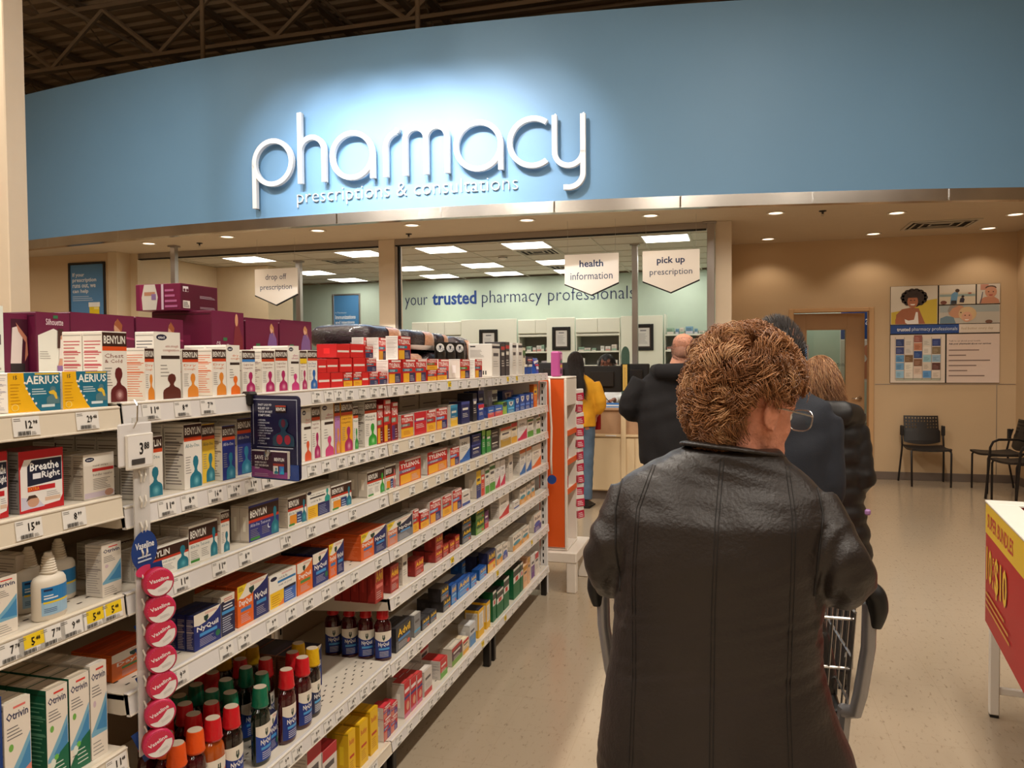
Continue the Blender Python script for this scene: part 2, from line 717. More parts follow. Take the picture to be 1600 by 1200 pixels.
# shutter head track and frames of the glazed front
for nm, x0, x1 in (('window_1', -7.97, -4.235), ('window_2', -4.02, -0.27)):
    b = MB()
    b.box((x0, YG - 0.03, ZS - 0.075), (x1, YG + 0.05, ZS - 0.0005), 0.003)
    w = structure(b.build(nm, M['frame_metal']))
    b = MB()
    b.box((x0 + 0.01, YG - 0.034, ZS - 0.086), (x1 - 0.01, YG + 0.03, ZS - 0.076))
    b.build('track_slot', M['dark_gap'], w)
    b = MB()
    b.box((x0, YG - 0.03, 0), (x0 + 0.035, YG + 0.05, ZS - 0.09), 0.003)
    b.build('side_guide', M['frame_metal'], w)
    b = MB()
    b.box((x0 + 0.036, YG - 0.01, 0), (x0 + 0.055, YG + 0.03, ZS - 0.09))
    b.build('guide_slot', M['dark_gap'], w)
b = MB()
b.box((-0.272, YG - 0.06, 0), (-0.19, YG + 0.02, ZS - 0.0005), 0.004)
structure(b.build('trim_5', M['frame_metal']))
b = MB()
b.box((-0.32, YG - 0.075, ZS - 0.02), (-0.17, YG - 0.03, ZS - 0.003), 0.003)
structure(b.build('trim_6', M['frame_metal']))


def post(x, y, w, label):
    e = empty('ceiling_post', (x, y, 0), 0, label, 'post')
    b = MB()
    b.box((-w / 2, -w / 2, 0.012), (w / 2, w / 2, ZS - 0.02), 0.004)
    b.build('shaft', M['frame_metal'], e)
    b = MB()
    b.box((-w * .8, -w * .8, ZS - 0.022), (w * .8, w * .8, ZS - 0.002), 0.002)
    b.build('top_plate', M['frame_metal'], e)
    b = MB()
    b.box((-w * .8, -w * .8, 0.001), (w * .8, w * .8, 0.014), 0.002)
    b.build('base_plate', M['frame_metal'], e)


post(-1.23, 10.2, 0.075, 'grey metal post between the health information and pick up signs')
post(-6.2, 10.2, 0.075, 'grey metal post beside the drop off sign')
post(-6.9, 8.38, 0.07, 'pale metal post above the tallest maroon carton')

# ---- pharmacy tile ceiling: 60 cm tiles in a metal grid
cg = empty('ceiling_pharmacy')
structure(cg)
PX = [-8.0 + 0.6 * i for i in range(14)]
PY = [9.25 + 0.6 * i for i in range(7)]
LAMPS = {(-3.8, 9.85), (-2.6, 9.85), (-0.8, 9.85), (-5.0, 9.85), (-6.8, 9.85), (-5.0, 11.65), (-3.8, 11.65), (-2.6, 11.65), (-6.8, 11.65),
         (-5.0, 12.85), (-3.8, 12.85), (-2.6, 12.85), (-6.8, 12.85), (-0.8, 11.65), (-0.8, 12.85)}
VENTS = {(-2.6, 10.45), (-5.6, 10.45), (-2.6, 12.25)}
kL = {(round(a, 2), round(c, 2)) for a, c in LAMPS}
kV = {(round(a, 2), round(c, 2)) for a, c in VENTS}
b = MB()
b.box((-0.292, -0.292, 0.0), (0.292, 0.292, 0.014), 0.004)
tm = b.mesh('ceiling_tile', M['tile'])
for x in PX:
    for y in PY:
        if (round(x, 2), round(y, 2)) in kL or (round(x, 2), round(y, 2)) in kV:
            continue
        if x > -0.3 and False:
            continue
        o = bpy.data.objects.new('ceiling_tile', tm)
        COL.objects.link(o)
        o.parent = cg
        o.location = (x, y, ZS + 0.006)
b = MB()
for x in [PX[0] - 0.3 + 0.6 * i for i in range(15)]:
    if x < -0.15:
        b.box((x - 0.011, 8.9, ZS - 0.002), (x + 0.011, 13.42, ZS + 0.008))
for y in [PY[0] - 0.3 + 0.6 * i for i in range(8)]:
    b.box((-8.3, y - 0.011, ZS - 0.002), (-0.16, y + 0.011, ZS + 0.008))
b.build('ceiling_grid', M['grid'], cg)
b = MB()
b.box((-9.6, 8.9, ZS + 0.04), (-0.02, YB + 0.1, ZS + 0.1))
b.build('ceiling_backing', M['dark_gap'], cg)

ORD = ['first', 'second', 'third', 'fourth', 'fifth', 'sixth', 'seventh', 'eighth', 'ninth', 'tenth', 'eleventh', 'twelfth', 'thirteenth', 'fourteenth', 'fifteenth', 'sixteenth', 'seventeenth', 'eighteenth', 'nineteenth', 'twentieth']
ORD += ['twenty-' + w for w in ORD[:9]] + ['thirtieth'] + ['thirty-' + w for w in ORD[:9]]
rows = {9.85: 'front row', 11.65: 'middle row', 12.85: 'back row'}
tro = None
for y in (9.85, 11.65, 12.85):
    k = 0
    for x, yy in sorted(LAMPS):
        if abs(yy - y) > 0.01:
            continue
        lab = 'square lit ceiling panel in the pharmacy, %s from the left in the %s' % (ORD[k], rows[y])
        k += 1
        if tro is None:
            tro = empty('ceiling_light', (x, y, ZS), 0, lab, 'ceiling light', 'lit panels in the pharmacy ceiling')
            b = MB()
            for lo, hi in (((-.295, -.295), (.295, -.275)), ((-.295, .275), (.295, .295)), ((-.295, -.275), (-.275, .275)), ((.275, -.275), (.295, .275))):
                b.box((lo[0], lo[1], -0.004), (hi[0], hi[1], 0.014))
            b.build('frame', M['white_paint'], tro)
            b = MB()
            b.box((-.274, -.274, 0.0), (.274, .274, 0.008))
            b.build('diffuser', M['lamp_on'], tro)
        else:
            t2 = copy_tree(tro, None, (x, y, ZS))
            t2['label'] = lab
        area_lamp('panel_light', (x, y, ZS - 0.012), 0.5, 0.5, TROFFER_W, COOL)


def air_vent(x, y, w, d, label, slats=5):
    e = empty('air_vent', (x, y, ZS), 0, label, 'air vent')
    b = MB()
    for lo, hi in (((-w, -d), (w, -d + .035)), ((-w, d - .035), (w, d)), ((-w, -d + .035), (-w + .035, d - .035)), ((w - .035, -d + .035), (w, d - .035))):
        b.box((lo[0], lo[1], -0.012), (hi[0], hi[1], -0.001), 0.002)
    b.build('frame', M['grid'], e)
    b = MB()
    b.box((-w + .03, -d + .03, -0.0025), (w - .03, d - .03, -0.001))
    b.build('duct', M['dark_gap'], e)
    ww, dd = w - .06, d - .06
    for i in range(3):
        b = MB()
        s = 1 - i * 0.3
        for q in (((-ww * s, -dd * s), (ww * s, -dd * s + .02)), ((-ww * s, dd * s - .02), (ww * s, dd * s)), ((-ww * s, -dd * s), (-ww * s + .02, dd * s)), ((ww * s - .02, -dd * s), (ww * s, dd * s))):
            b.box((q[0][0], q[0][1], -0.016 + i * .003), (q[1][0], q[1][1], -0.012 + i * .003))
        b.build('louver', M['grid'], e)


air_vent(-2.6, 10.45, .29, .29, 'square air diffuser in the pharmacy ceiling behind the second lit panel')
air_vent(-5.6, 10.45, .29, .29, 'dark square air diffuser in the pharmacy ceiling left of the beige pillar')
air_vent(-2.6, 12.25, .29, .29, 'small square air diffuser far back in the pharmacy ceiling')
air_vent(2.27, 9.82, .36, .28, 'large square air vent in the soffit above the health poster')

# ---- recessed soffit lamps
POTS = [(-7.06, 8.12), (-5.82, 7.99), (-4.58, 7.95), (-3.42, 7.97), (-2.13, 8.08), (-0.83, 8.24), (0.43, 8.51), (1.65, 8.91), (2.89, 9.4)]
WALLP = [(0.43, 10.3), (1.65, 10.3), (2.89, 10.3)]
pot = None
for i, (x, y) in enumerate(POTS + WALLP):
    lab = ('round soffit lamp following the curved trim, %s from the left' % ORD[i]) if i < 9 else ('round soffit lamp washing the tan wall, %s from the left' % ORD[i - 9])
    if pot is None:
        pot = empty('recessed_lamp', (x, y, ZS), 0, lab, 'ceiling lamp', 'round lamps in the soffit')
        b = MB()
        b.lathe([(.070, -0.001), (.092, -0.001), (.095, -0.006), (.088, -0.010), (.072, -0.008), (.070, -0.001)], 28)
        b.build('trim_ring', M['white_paint'], pot, smooth=True)
        b = MB()
        b.lathe([(0.001, -0.003), (.071, -0.003), (.071, -0.0015), (0.001, -0.0015)], 28)
        b.build('lens', M['pot_on'], pot)
    else:
        p2 = copy_tree(pot, None, (x, y, ZS))
        p2['label'] = lab
    wall = i >= 9
    spot_lamp('pot_light', (x, y, ZS - 0.02), (x, y + (0.03 if wall else 0), 0), POT_W * (1.5 if wall else 1.0), WARM, math.radians(118 if wall else 125), 0.55, 0.06)


def sprinkler(x, y, z, label):
    e = empty('sprinkler_head', (x, y, z), 0, label, 'sprinkler')
    b = MB()
    b.lathe([(0.001, -.001), (.038, -.001), (.036, -.008), (.012, -.012), (.010, -.03), (.004, -.034)], 14)
    b.build('escutcheon', M['black_metal'], e, smooth=True)
    b = MB()
    b.tube([(-.012, 0, -.012), (-.010, 0, -.04), (0, 0, -.048), (.010, 0, -.04), (.012, 0, -.012)], .0025, 6)
    b.build('yoke', M['steel'], e)
    b = MB()
    b.lathe([(0.001, -.048), (.018, -.05), (.018, -.053), (.001, -.053)], 12)
    b.build('deflector', M['steel'], e)


sprinkler(-6.45, 8.3, ZS, 'small black sprinkler head in the soffit near the pale post')
sprinkler(-3.69, 8.5, ZS, 'small black sprinkler head in the soffit above the beige pillar')
sprinkler(0.89, 8.55, ZS, 'small black sprinkler head in the soffit right of the pharmacy front')

e = empty('smoke_detector', (-3.2, 10.75, ZS), 0, 'round smoke detector on the pharmacy ceiling tiles', 'smoke detector')
b = MB()
b.lathe([(.001, -.05), (.03, -.048), (.055, -.035), (.065, -.018), (.065, -.001)], 20)
b.build('housing', M['white_paint'], e, smooth=True)
b = MB()
b.lathe([(.0665, -.024), (.068, -.02), (.0665, -.016)], 20)
b.build('vent_ring', M['dark_gap'], e)

# ---- roof: ribbed deck on open web joists
b = MB()
prof = []
y = -8.0
while y < 24:
    prof += [(y, 7.3), (y + .10, 7.3), (y + .14, 7.34), (y + .24, 7.34)]
    y += .28
b.ring_loft([[(-26, p[0], p[1]) for p in prof] + [(-26, prof[-1][0], 7.45), (-26, prof[0][0], 7.45)], [(11, p[0], p[1]) for p in prof] + [(11, prof[-1][0], 7.45), (11, prof[0][0], 7.45)]])
deck = structure(b.build('ceiling', M['deck']))


def joist(x, y0, y1, zt, d, pitch, along='y', r=.028):
    """open web joist: two chords and zigzag web bars"""
    e = empty('roof_joist', (0, 0, 0))
    e['kind'] = 'structure'

    def P(s, z):
        return (x, s, z) if along == 'y' else (s, x, z)
    b = MB()
    lo, hi = P(y0, zt - .06), P(y1, zt)
    if along == 'y':
        b.box((x - .06, y0, zt - .06), (x + .06, y1, zt))
    else:
        b.box((y0, x - .06, zt - .06), (y1, x + .06, zt))
    b.build('top_chord', M['truss'], e)
    b = MB()
    if along == 'y':
        b.box((x - .05, y0, zt - d), (x + .05, y1, zt - d + .05))
    else:
        b.box((y0, x - .05, zt - d), (y1, x + .05, zt - d + .05))
    b.build('bottom_chord', M['truss'], e)
    s = y0
    k = 0
    while s < y1 - pitch:
        b = MB()
        a, c = (zt - .06, zt - d + .05) if k % 2 == 0 else (zt - d + .05, zt - .06)
        b.tube([P(s, a), P(s + pitch, c)], r, 5)
        b.build('web_bar', M['truss'], e)
        s += pitch
        k += 1
    return e


for i, x in enumerate((-19.0, -17.2, -15.4, -13.6, -11.8, -10.0, -8.2, -6.4, -4.6)):
    joist(x, 5.0, 22.0, 7.28, .55, .62, 'y', .013)
for yy in (9.3, 14.6):
    joist(yy, -24, 2, 6.75, .85, .95, 'x', .035)
b = MB()
for x in (-16.3, -12.7, -9.1, -5.5):
    b.tube([(x, 5, 6.6), (x, 22, 6.6)], .03, 6)
pp = structure(b.build('roof_pipe', M['truss'], smooth=True))
for (x, y, z0, z1) in ((-6.6, 8.63, 5.0, 7.2), (-3.42, 8.2, 5.0, 7.2)):
    b = MB()
    b.tube([(x, y, z0), (x, y, z1)], .03, 8)
    structure(b.build('roof_hanger', M['truss'], smooth=True))
b = MB()
b.box((-26, 19.5, 0), (11, 19.7, 7.4))
structure(b.build('wall_store_back', M['wall_beige']))
b = MB()
b.box((-14.2, -8, 0), (-14, 20, 7.4))
structure(b.build('wall_store_left', M['wall_beige']))
b = MB()
b.box((-14, -8.2, 0), (11, -8, 7.4))
structure(b.build('wall_store_front', M['wall_beige']))
b = MB()
b.box((11, -8, 0), (11.2, 20, 7.4))
structure(b.build('wall_store_right', M['wall_beige']))
area_lamp('consultation_fill', (1.2, 11.6, ZS - .02), 0.5, 0.5, 14.0, COOL)  # unseen lamp added to brighten the room beyond the door

# ---- steel column at the left with a fire alarm box
e = empty('steel_column', (-5.95, 5.2, 0), 0, 'tall square beige steel column rising behind the medicine shelves', 'column')
b = MB()
b.box((-.10, -.10, 0), (.10, .10, 7.29), 0.008)
b.build('shaft', M['pillar'], e)
b = MB()
b.tube([(-.08, -.113, 0.3), (-.08, -.113, 2.9), (-.085, -.113, 2.97), (-.09, -.113, 3.5), (-.09, -.113, 7.0)], .012, 8)
b.build('conduit', M['pillar'], e, smooth=True)
b = MB()
b.box((-.2, -.2, 0.001), (.2, .2, 0.018), 0.003)
b.build('base_plate', M['pillar'], e)
e = empty('fire_alarm', (-6.02, 5.10, 2.92), 0, 'red fire alarm box mounted on the beige steel column', 'fire alarm')
b = MB()
b.box((-.055, -.05, 0), (.055, 0, .14), .006)
b.build('housing', M['red'], e)
b = MB()
b.box((-.04, -.053, .05), (.04, -.049, .125), .002)
b.build('cover', M['red'], e)
b = MB()
b.box((-.02, -.056, .03), (.02, -.051, .045), .002)
b.build('lever', M['white_paint'], e)

# ---- door
d = empty('door_1')
structure(d)
for lo, hi in (((dx0 - .06, YW - .03, 0), (dx0, YW + .13, dz + .05)), ((dx1, YW - .03, 0), (dx1 + .06, YW + .13, dz + .05)), ((dx0, YW - .03, dz), (dx1, YW + .13, dz + .05))):
    b = MB()
    b.box(lo, hi, .005)
    b.build('door_frame', M['jamb'], d)
# leaf hinged at the left jamb, standing a little open
leaf = empty('door_leaf', (dx0 + .006, YW + .05, 0), math.radians(9))
leaf.parent = d
LW = 0.885
b = MB()
b.box((0, 0, .008), (.148, .045, dz - .01), .002)
b.box((.665, 0, .008), (LW, .045, dz - .01), .002)
b.box((.148, 0, .008), (.665, .045, .93), .002)
b.box((.148, 0, 1.925), (.665, .045, dz - .01), .002)
b.build('stile_panel', M['door'], leaf)
b = MB()
b.box((.149, .018, .931), (.664, .027, 1.924))
b.build('pane', M['glass'], leaf)
b = MB()
for lo, hi in (((.148, -.004, .93), (.162, .049, 1.925)), ((.651, -.004, .93), (.665, .049, 1.925)), ((.162, -.004, .93), (.651, .049, .944)), ((.162, -.004, 1.911), (.651, .049, 1.925))):
    b.box(lo, hi, .002)
b.build('glazing_bead', M['door'], leaf)
b = MB()
F = Face(b, (.18, .016, 1.36), (1, 0, 0), (0, 0, 1), (0, -1, 0), .0004)
F.T('Medical Information', .0, .075, .455, .135, (60, 58, 56), False)
F.T('& Consultation', .07, .0, .40, .055, (60, 58, 56), False)
b.build('window_lettering', PRINT, leaf, fix=False)
b = MB()
b.tube([(LW - .06, -.001, .40), (LW - .06, -.05, .40), (LW - .085, -.058, .40), (LW - .17, -.058, .40)], .009, 8)
for q in b.v:
    pass
h = b.build('lever_handle', M['chrome'], leaf, smooth=True)
h.location = (0, 0, .62)
b = MB()
b.lathe([(.001, 0), (.03, 0), (.03, .008), (.001, .008)], 16)
h = b.build('handle_rose', M['chrome'], leaf)
h.rotation_euler = (PI / 2, 0, 0)
h.location = (LW - .06, -.0005, 1.02)
# what is seen through the gap: posters on the consultation room wall
e = empty('wall_poster', (1.93, 12.19, 1.55), 0, 'tall blue poster glimpsed through the gap beside the door', 'poster')
b = MB()
b.box((-.42, -.012, -.95), (.42, -.002, .78), .003)
b.build('board', M['white_paint'], e)
b = MB()
F = Face(b, (-.42, -.0125, -.95), (1, 0, 0), (0, 0, 1), (0, -1, 0), .0005)
F.R(.01, 1.22, .83, 1.69, (28, 66, 128))
F.T('pharmacy', .06, 1.38, .48, 1.56, (235, 235, 235), False)
F.R(.01, .62, .83, 1.2, (205, 196, 184))
F.bust(.20, .64, .62, 1.15, (186, 122, 92))
F.R(.01, .03, .83, .6, (200, 206, 188))
b.build('poster_print', PRINT, e, fix=False)
# ================================================================ SHELVING
XF = -1.17          # front plane of the price rails
BAY = [0.03, 1.25, 2.47, 3.69, 4.91]
DEPTH = 0.46
M['shelf'] = mat('shelf_enamel', (222, 212, 196), rough=0.38, noise=0.015, nscale=3)
M['rail'] = mat('price_rail_plastic', (226, 222, 220), rough=0.28)
M['rail_warm'] = mat('price_rail_cream', (226, 214, 194), rough=0.32)
M['back'] = mat('pegboard_back', (178, 160, 138), rough=0.6)
M['slot'] = mat('slot_dark', (30, 26, 24), rough=0.9)
M['clear'] = glass_mat('clear_plastic', (0.93, 0.94, 0.95, 1), 0.08)
M['milky'] = mat('milky_plastic', (226, 222, 218), rough=.3)
M['milky'].node_tree.nodes['Principled BSDF'].inputs['Alpha'].default_value = .62

_tagmesh = {}


def tag_mesh(price, yellow=False):
    key = (price, yellow)
    if key in _tagmesh:
        return _tagmesh[key]
    b = MB()
    b.col = lin((236, 232, 226))
    b.box((0, -.026, -.0165), (.0008, .026, .0165))
    F = Face(b, (.0008, -.026, -.0165), (0, 1, 0), (0, 0, 1), (1, 0, 0), .00025)
    if yellow:
        F.R(.010, .010, .050, .033, (240, 206, 40))
    F.L(.002, .026, .016, .032, 2, (120, 116, 110))
    d, c = price.split('.')
    w = .0075 if len(d) == 1 else .013
    F.T(d, .024, .0125, .024 + w, .0265, (24, 22, 20), True, 1)
    F.T(c, .0255 + w, .0195, .0345 + w, .0265, (24, 22, 20), True, 1)
    x = .008
    rr = random.Random(hash(d) % 7)
    for i in range(11):
        ww = (.0008, .0014, .002)[i % 3]
        F.R(x, .0015, x + ww, .0085, (60, 58, 56))
        F.k -= 1
        x += ww + .0009
    F.L(.034, .002, .044, .008, 3, (150, 146, 140))
    _tagmesh[key] = b.mesh('price_tag', PRINT)
    return _tagmesh[key]


def holes_mesh():
    b = MB()
    for i in range(34):
        for j in range(3):
            y = -.57 + i * .0345
            x = -.035 - j * .03 - (.015 if i % 2 else 0)
            b.poly([(x, y, .0006), (x + .004, y, .0006), (x + .004, y + .012, .0006), (x, y + .012, .0006)])
    return b.mesh('slot_rows', M['slot'])


HOLES = holes_mesh()


def shelf_unit(parent, y0, y1, z, depth, warm=False, base=False, hole=False, prices=(), bracket=False):
    """one shelf: deck, price rail with its tags, end brackets"""
    ym = (y0 + y1) / 2
    g = .003
    b = MB()
    b.box((XF - depth, y0 + g, z - .016), (XF + .0, y1 - g, z), .003)
    b.box((XF - depth + .02, y0 + .01, z - .035), (XF - depth + .04, y1 - .01, z - .016))
    s = b.build('shelf', M['shelf'], parent)
    b = MB()
    n0 = -.045 if not base else -.04
    prof = [(XF - .004, z + .001), (XF + .004, z + .002), (XF + .008, z - .004), (XF + .012, z + n0 + .004), (XF + .010, z + n0), (XF + .003, z + n0), (XF - .002, z - .012)]
    rings = [[(p[0], yy, p[1]) for p in prof] for yy in (y0 + g, y1 - g)]
    b.ring_loft(rings)
    rl = b.build('price_rail', M['rail_warm'] if warm else M['rail'], s)
    b = MB()                                   # thin bead along the top and the bottom of the rail
    b.tube([(XF + .0075, y0 + g, z - .002), (XF + .0075, y1 - g, z - .002)], .0022, 6)
    b.tube([(XF + .0122, y0 + g, z + n0 + .002), (XF + .0122, y1 - g, z + n0 + .002)], .0020, 6)
    b.build('rail_bead', M['shelf'], s)
    for yy, sg in ((y0 + g, 1), (y1 - g, -1)):
        b = MB()
        pts = [(XF + .006, z - .001), (XF + .010, z - .040), (XF - .01, z - .044), (XF - .12, z - .055 if bracket else z - .04), (XF - depth + .01, z - .075 if bracket else z - .05), (XF - depth + .01, z - .001)]
        Mx = Matrix(((1, 0, 0, 0), (0, 0, 1, yy), (0, 1, 0, 0), (0, 0, 0, 1)))
        b.prism([(p[0], p[1]) for p in pts], 0, .002 * sg, Mx)
        b.build('bracket', M['shelf'], s)
    if hole:
        o = bpy.data.objects.new('slot_rows', HOLES)
        COL.objects.link(o)
        o.parent = s
        o.location = (XF, ym, z)
        o['kind'] = 'stuff'
    th = math.radians(6)
    for y, price, yel in prices:
        if y - .027 < y0 or y + .027 > y1:
            continue
        o = bpy.data.objects.new('price_tag', tag_mesh(price, yel))
        COL.objects.link(o)
        o.parent = s
        o.location = (XF + .0108, y, z - .0215)
        o.rotation_euler = (0, -th, 0)
    return s


PR = {
    'T0': [(1.035, '12.98', 0), (1.165, '29.48', 0)],
    '20': [(1.035, '15.88', 0), (1.13, '8.99', 0)],
    '30': [(.995, '7.78', 0), (1.035, '5.48', 1), (1.077, '7.78', 0), (1.12, '9.48', 0), (1.168, '5.48', 1), (1.213, '5.48', 1)],
    '40': [(1.216, '11.48', 0)],
    'T': [(1.33, '11.48', 0), (1.425, '8.48', 0), (1.51, '7.78', 0), (1.99, '7.78', 0), (2.06, '7.78', 0), (2.12, '5.78', 0), (2.19, '17.48', 0), (2.28, '7.78', 0), (2.36, '17.48', 0), (2.43, '7.78', 0)],
    '2': [(1.37, '11.48', 0), (1.44, '8.98', 0), (1.53, '16.48', 0), (1.60, '16.48', 0), (1.67, '11.48', 0), (1.74, '16.48', 0), (1.96, '12.48', 0), (2.04, '9.48', 0), (2.13, '11.48', 0), (2.20, '8.98', 0), (2.27, '11.48', 0), (2.34, '7.98', 0), (2.42, '17.48', 0)],
    '3': [(1.41, '11.48', 0), (1.54, '11.48', 0), (1.64, '8.98', 0), (1.82, '11.48', 0), (1.95, '11.48', 0), (2.08, '9.98', 0), (2.20, '15.48', 0), (2.42, '9.98', 0)],
    '4': [(1.40, '9.28', 0), (1.56, '9.98', 0), (1.63, '9.28', 0), (1.75, '9.98', 0), (1.84, '9.98', 0), (1.93, '14.48', 0), (2.03, '9.98', 0), (2.12, '9.98', 0), (2.21, '9.98', 0), (2.38, '12.98', 0)],
    '6': [(1.80, '9.98', 0), (1.86, '14.48', 0), (1.96, '9.28', 0), (2.03, '9.98', 0), (2.10, '9.98', 0), (2.18, '14.98', 0), (2.26, '12.98', 0), (2.33, '9.98', 0), (2.43, '4.98', 0)],
}
POOL = ['7.78', '9.98', '11.48', '5.48', '8.98', '12.98', '16.48', '9.48']
ZB = {0: [1.448, 1.272, 1.074, 0.768, 0.463, 0.188], 1: [1.454, 1.247, 1.073, .870, .475, .188],
      2: [1.454, 1.247, 1.073, .870, .697, .463, .188], 3: [1.454, 1.247, 1.073, .870, .697, .463, .188]}
KEYS = {0: ['T0', '20', '30', '40', None, None], 1: ['T', '2', '3', '4', '6', None]}
BLAB = ['white shelving bay cut by the left edge of the photo', 'white shelving bay with the cough syrups and bottles', 'white shelving bay between the cough bay and the far end bay', 'white shelving bay at the far end beside the orange stand']
rr = random.Random(5)
for k in range(4):
    y0, y1 = BAY[k], BAY[k + 1]
    e = empty('gondola_bay', (0, 0, 0), 0, BLAB[k], 'shelving', 'shelving bays in the medicine aisle')
    b = MB()
    b.box((XF - DEPTH - .02, y0 + .01, .10), (XF - DEPTH - .002, y1 - .01, 1.445), .002)
    b.build('back_panel', M['back'], e)
    b = MB()
    b.box((XF - DEPTH - .012, y0 + .011, .0), (XF - DEPTH + .012, y0 + .040, 1.446), .002)
    b.build('upright', M['shelf'], e)
    b = MB()
    for i in range(28):
        z = .22 + i * .05
        b.box((XF - DEPTH + .0115, y0 + .021, z), (XF - DEPTH + .0128, y0 + .030, z + .024))
    b.build('slot_column', M['slot'], e)['kind'] = 'stuff'
    b = MB()
    b.box((XF - .20, y0 + .02, 0.001), (XF - .19, y1 - .02, .13))
    b.build('kick_plate', M['slot'], e)
    for yy in (y0 + .03, y1 - .05):
        b = MB()
        b.box((XF - .035, yy, .001), (XF - .0, yy + .03, .145), .003)
        b.build('foot', M['black_metal'], e)
    nb = len(ZB[k])
    for i, z in enumerate(ZB[k]):
        if k == 0 and i == nb - 2:
            pass
        key = KEYS.get(k, [None] * 9)[i]
        if key:
            pr = PR[key]
        else:
            pr = []
            y = y0 + .06
            while y < y1 - .05:
                pr.append((y, rr.choice(POOL), rr.random() < .05))
                y += rr.uniform(.075, .16)
        s = shelf_unit(e, y0, y1, z, DEPTH, warm=(k == 0 or (k == 2 and i in (1, 2)) or (k == 1 and i == 5)), base=(i == nb - 1), hole=(key in ('30', '6', '4') or i == nb - 1 or (k == 0 and i == 3)), prices=pr, bracket=(k == 2 and i == 4))
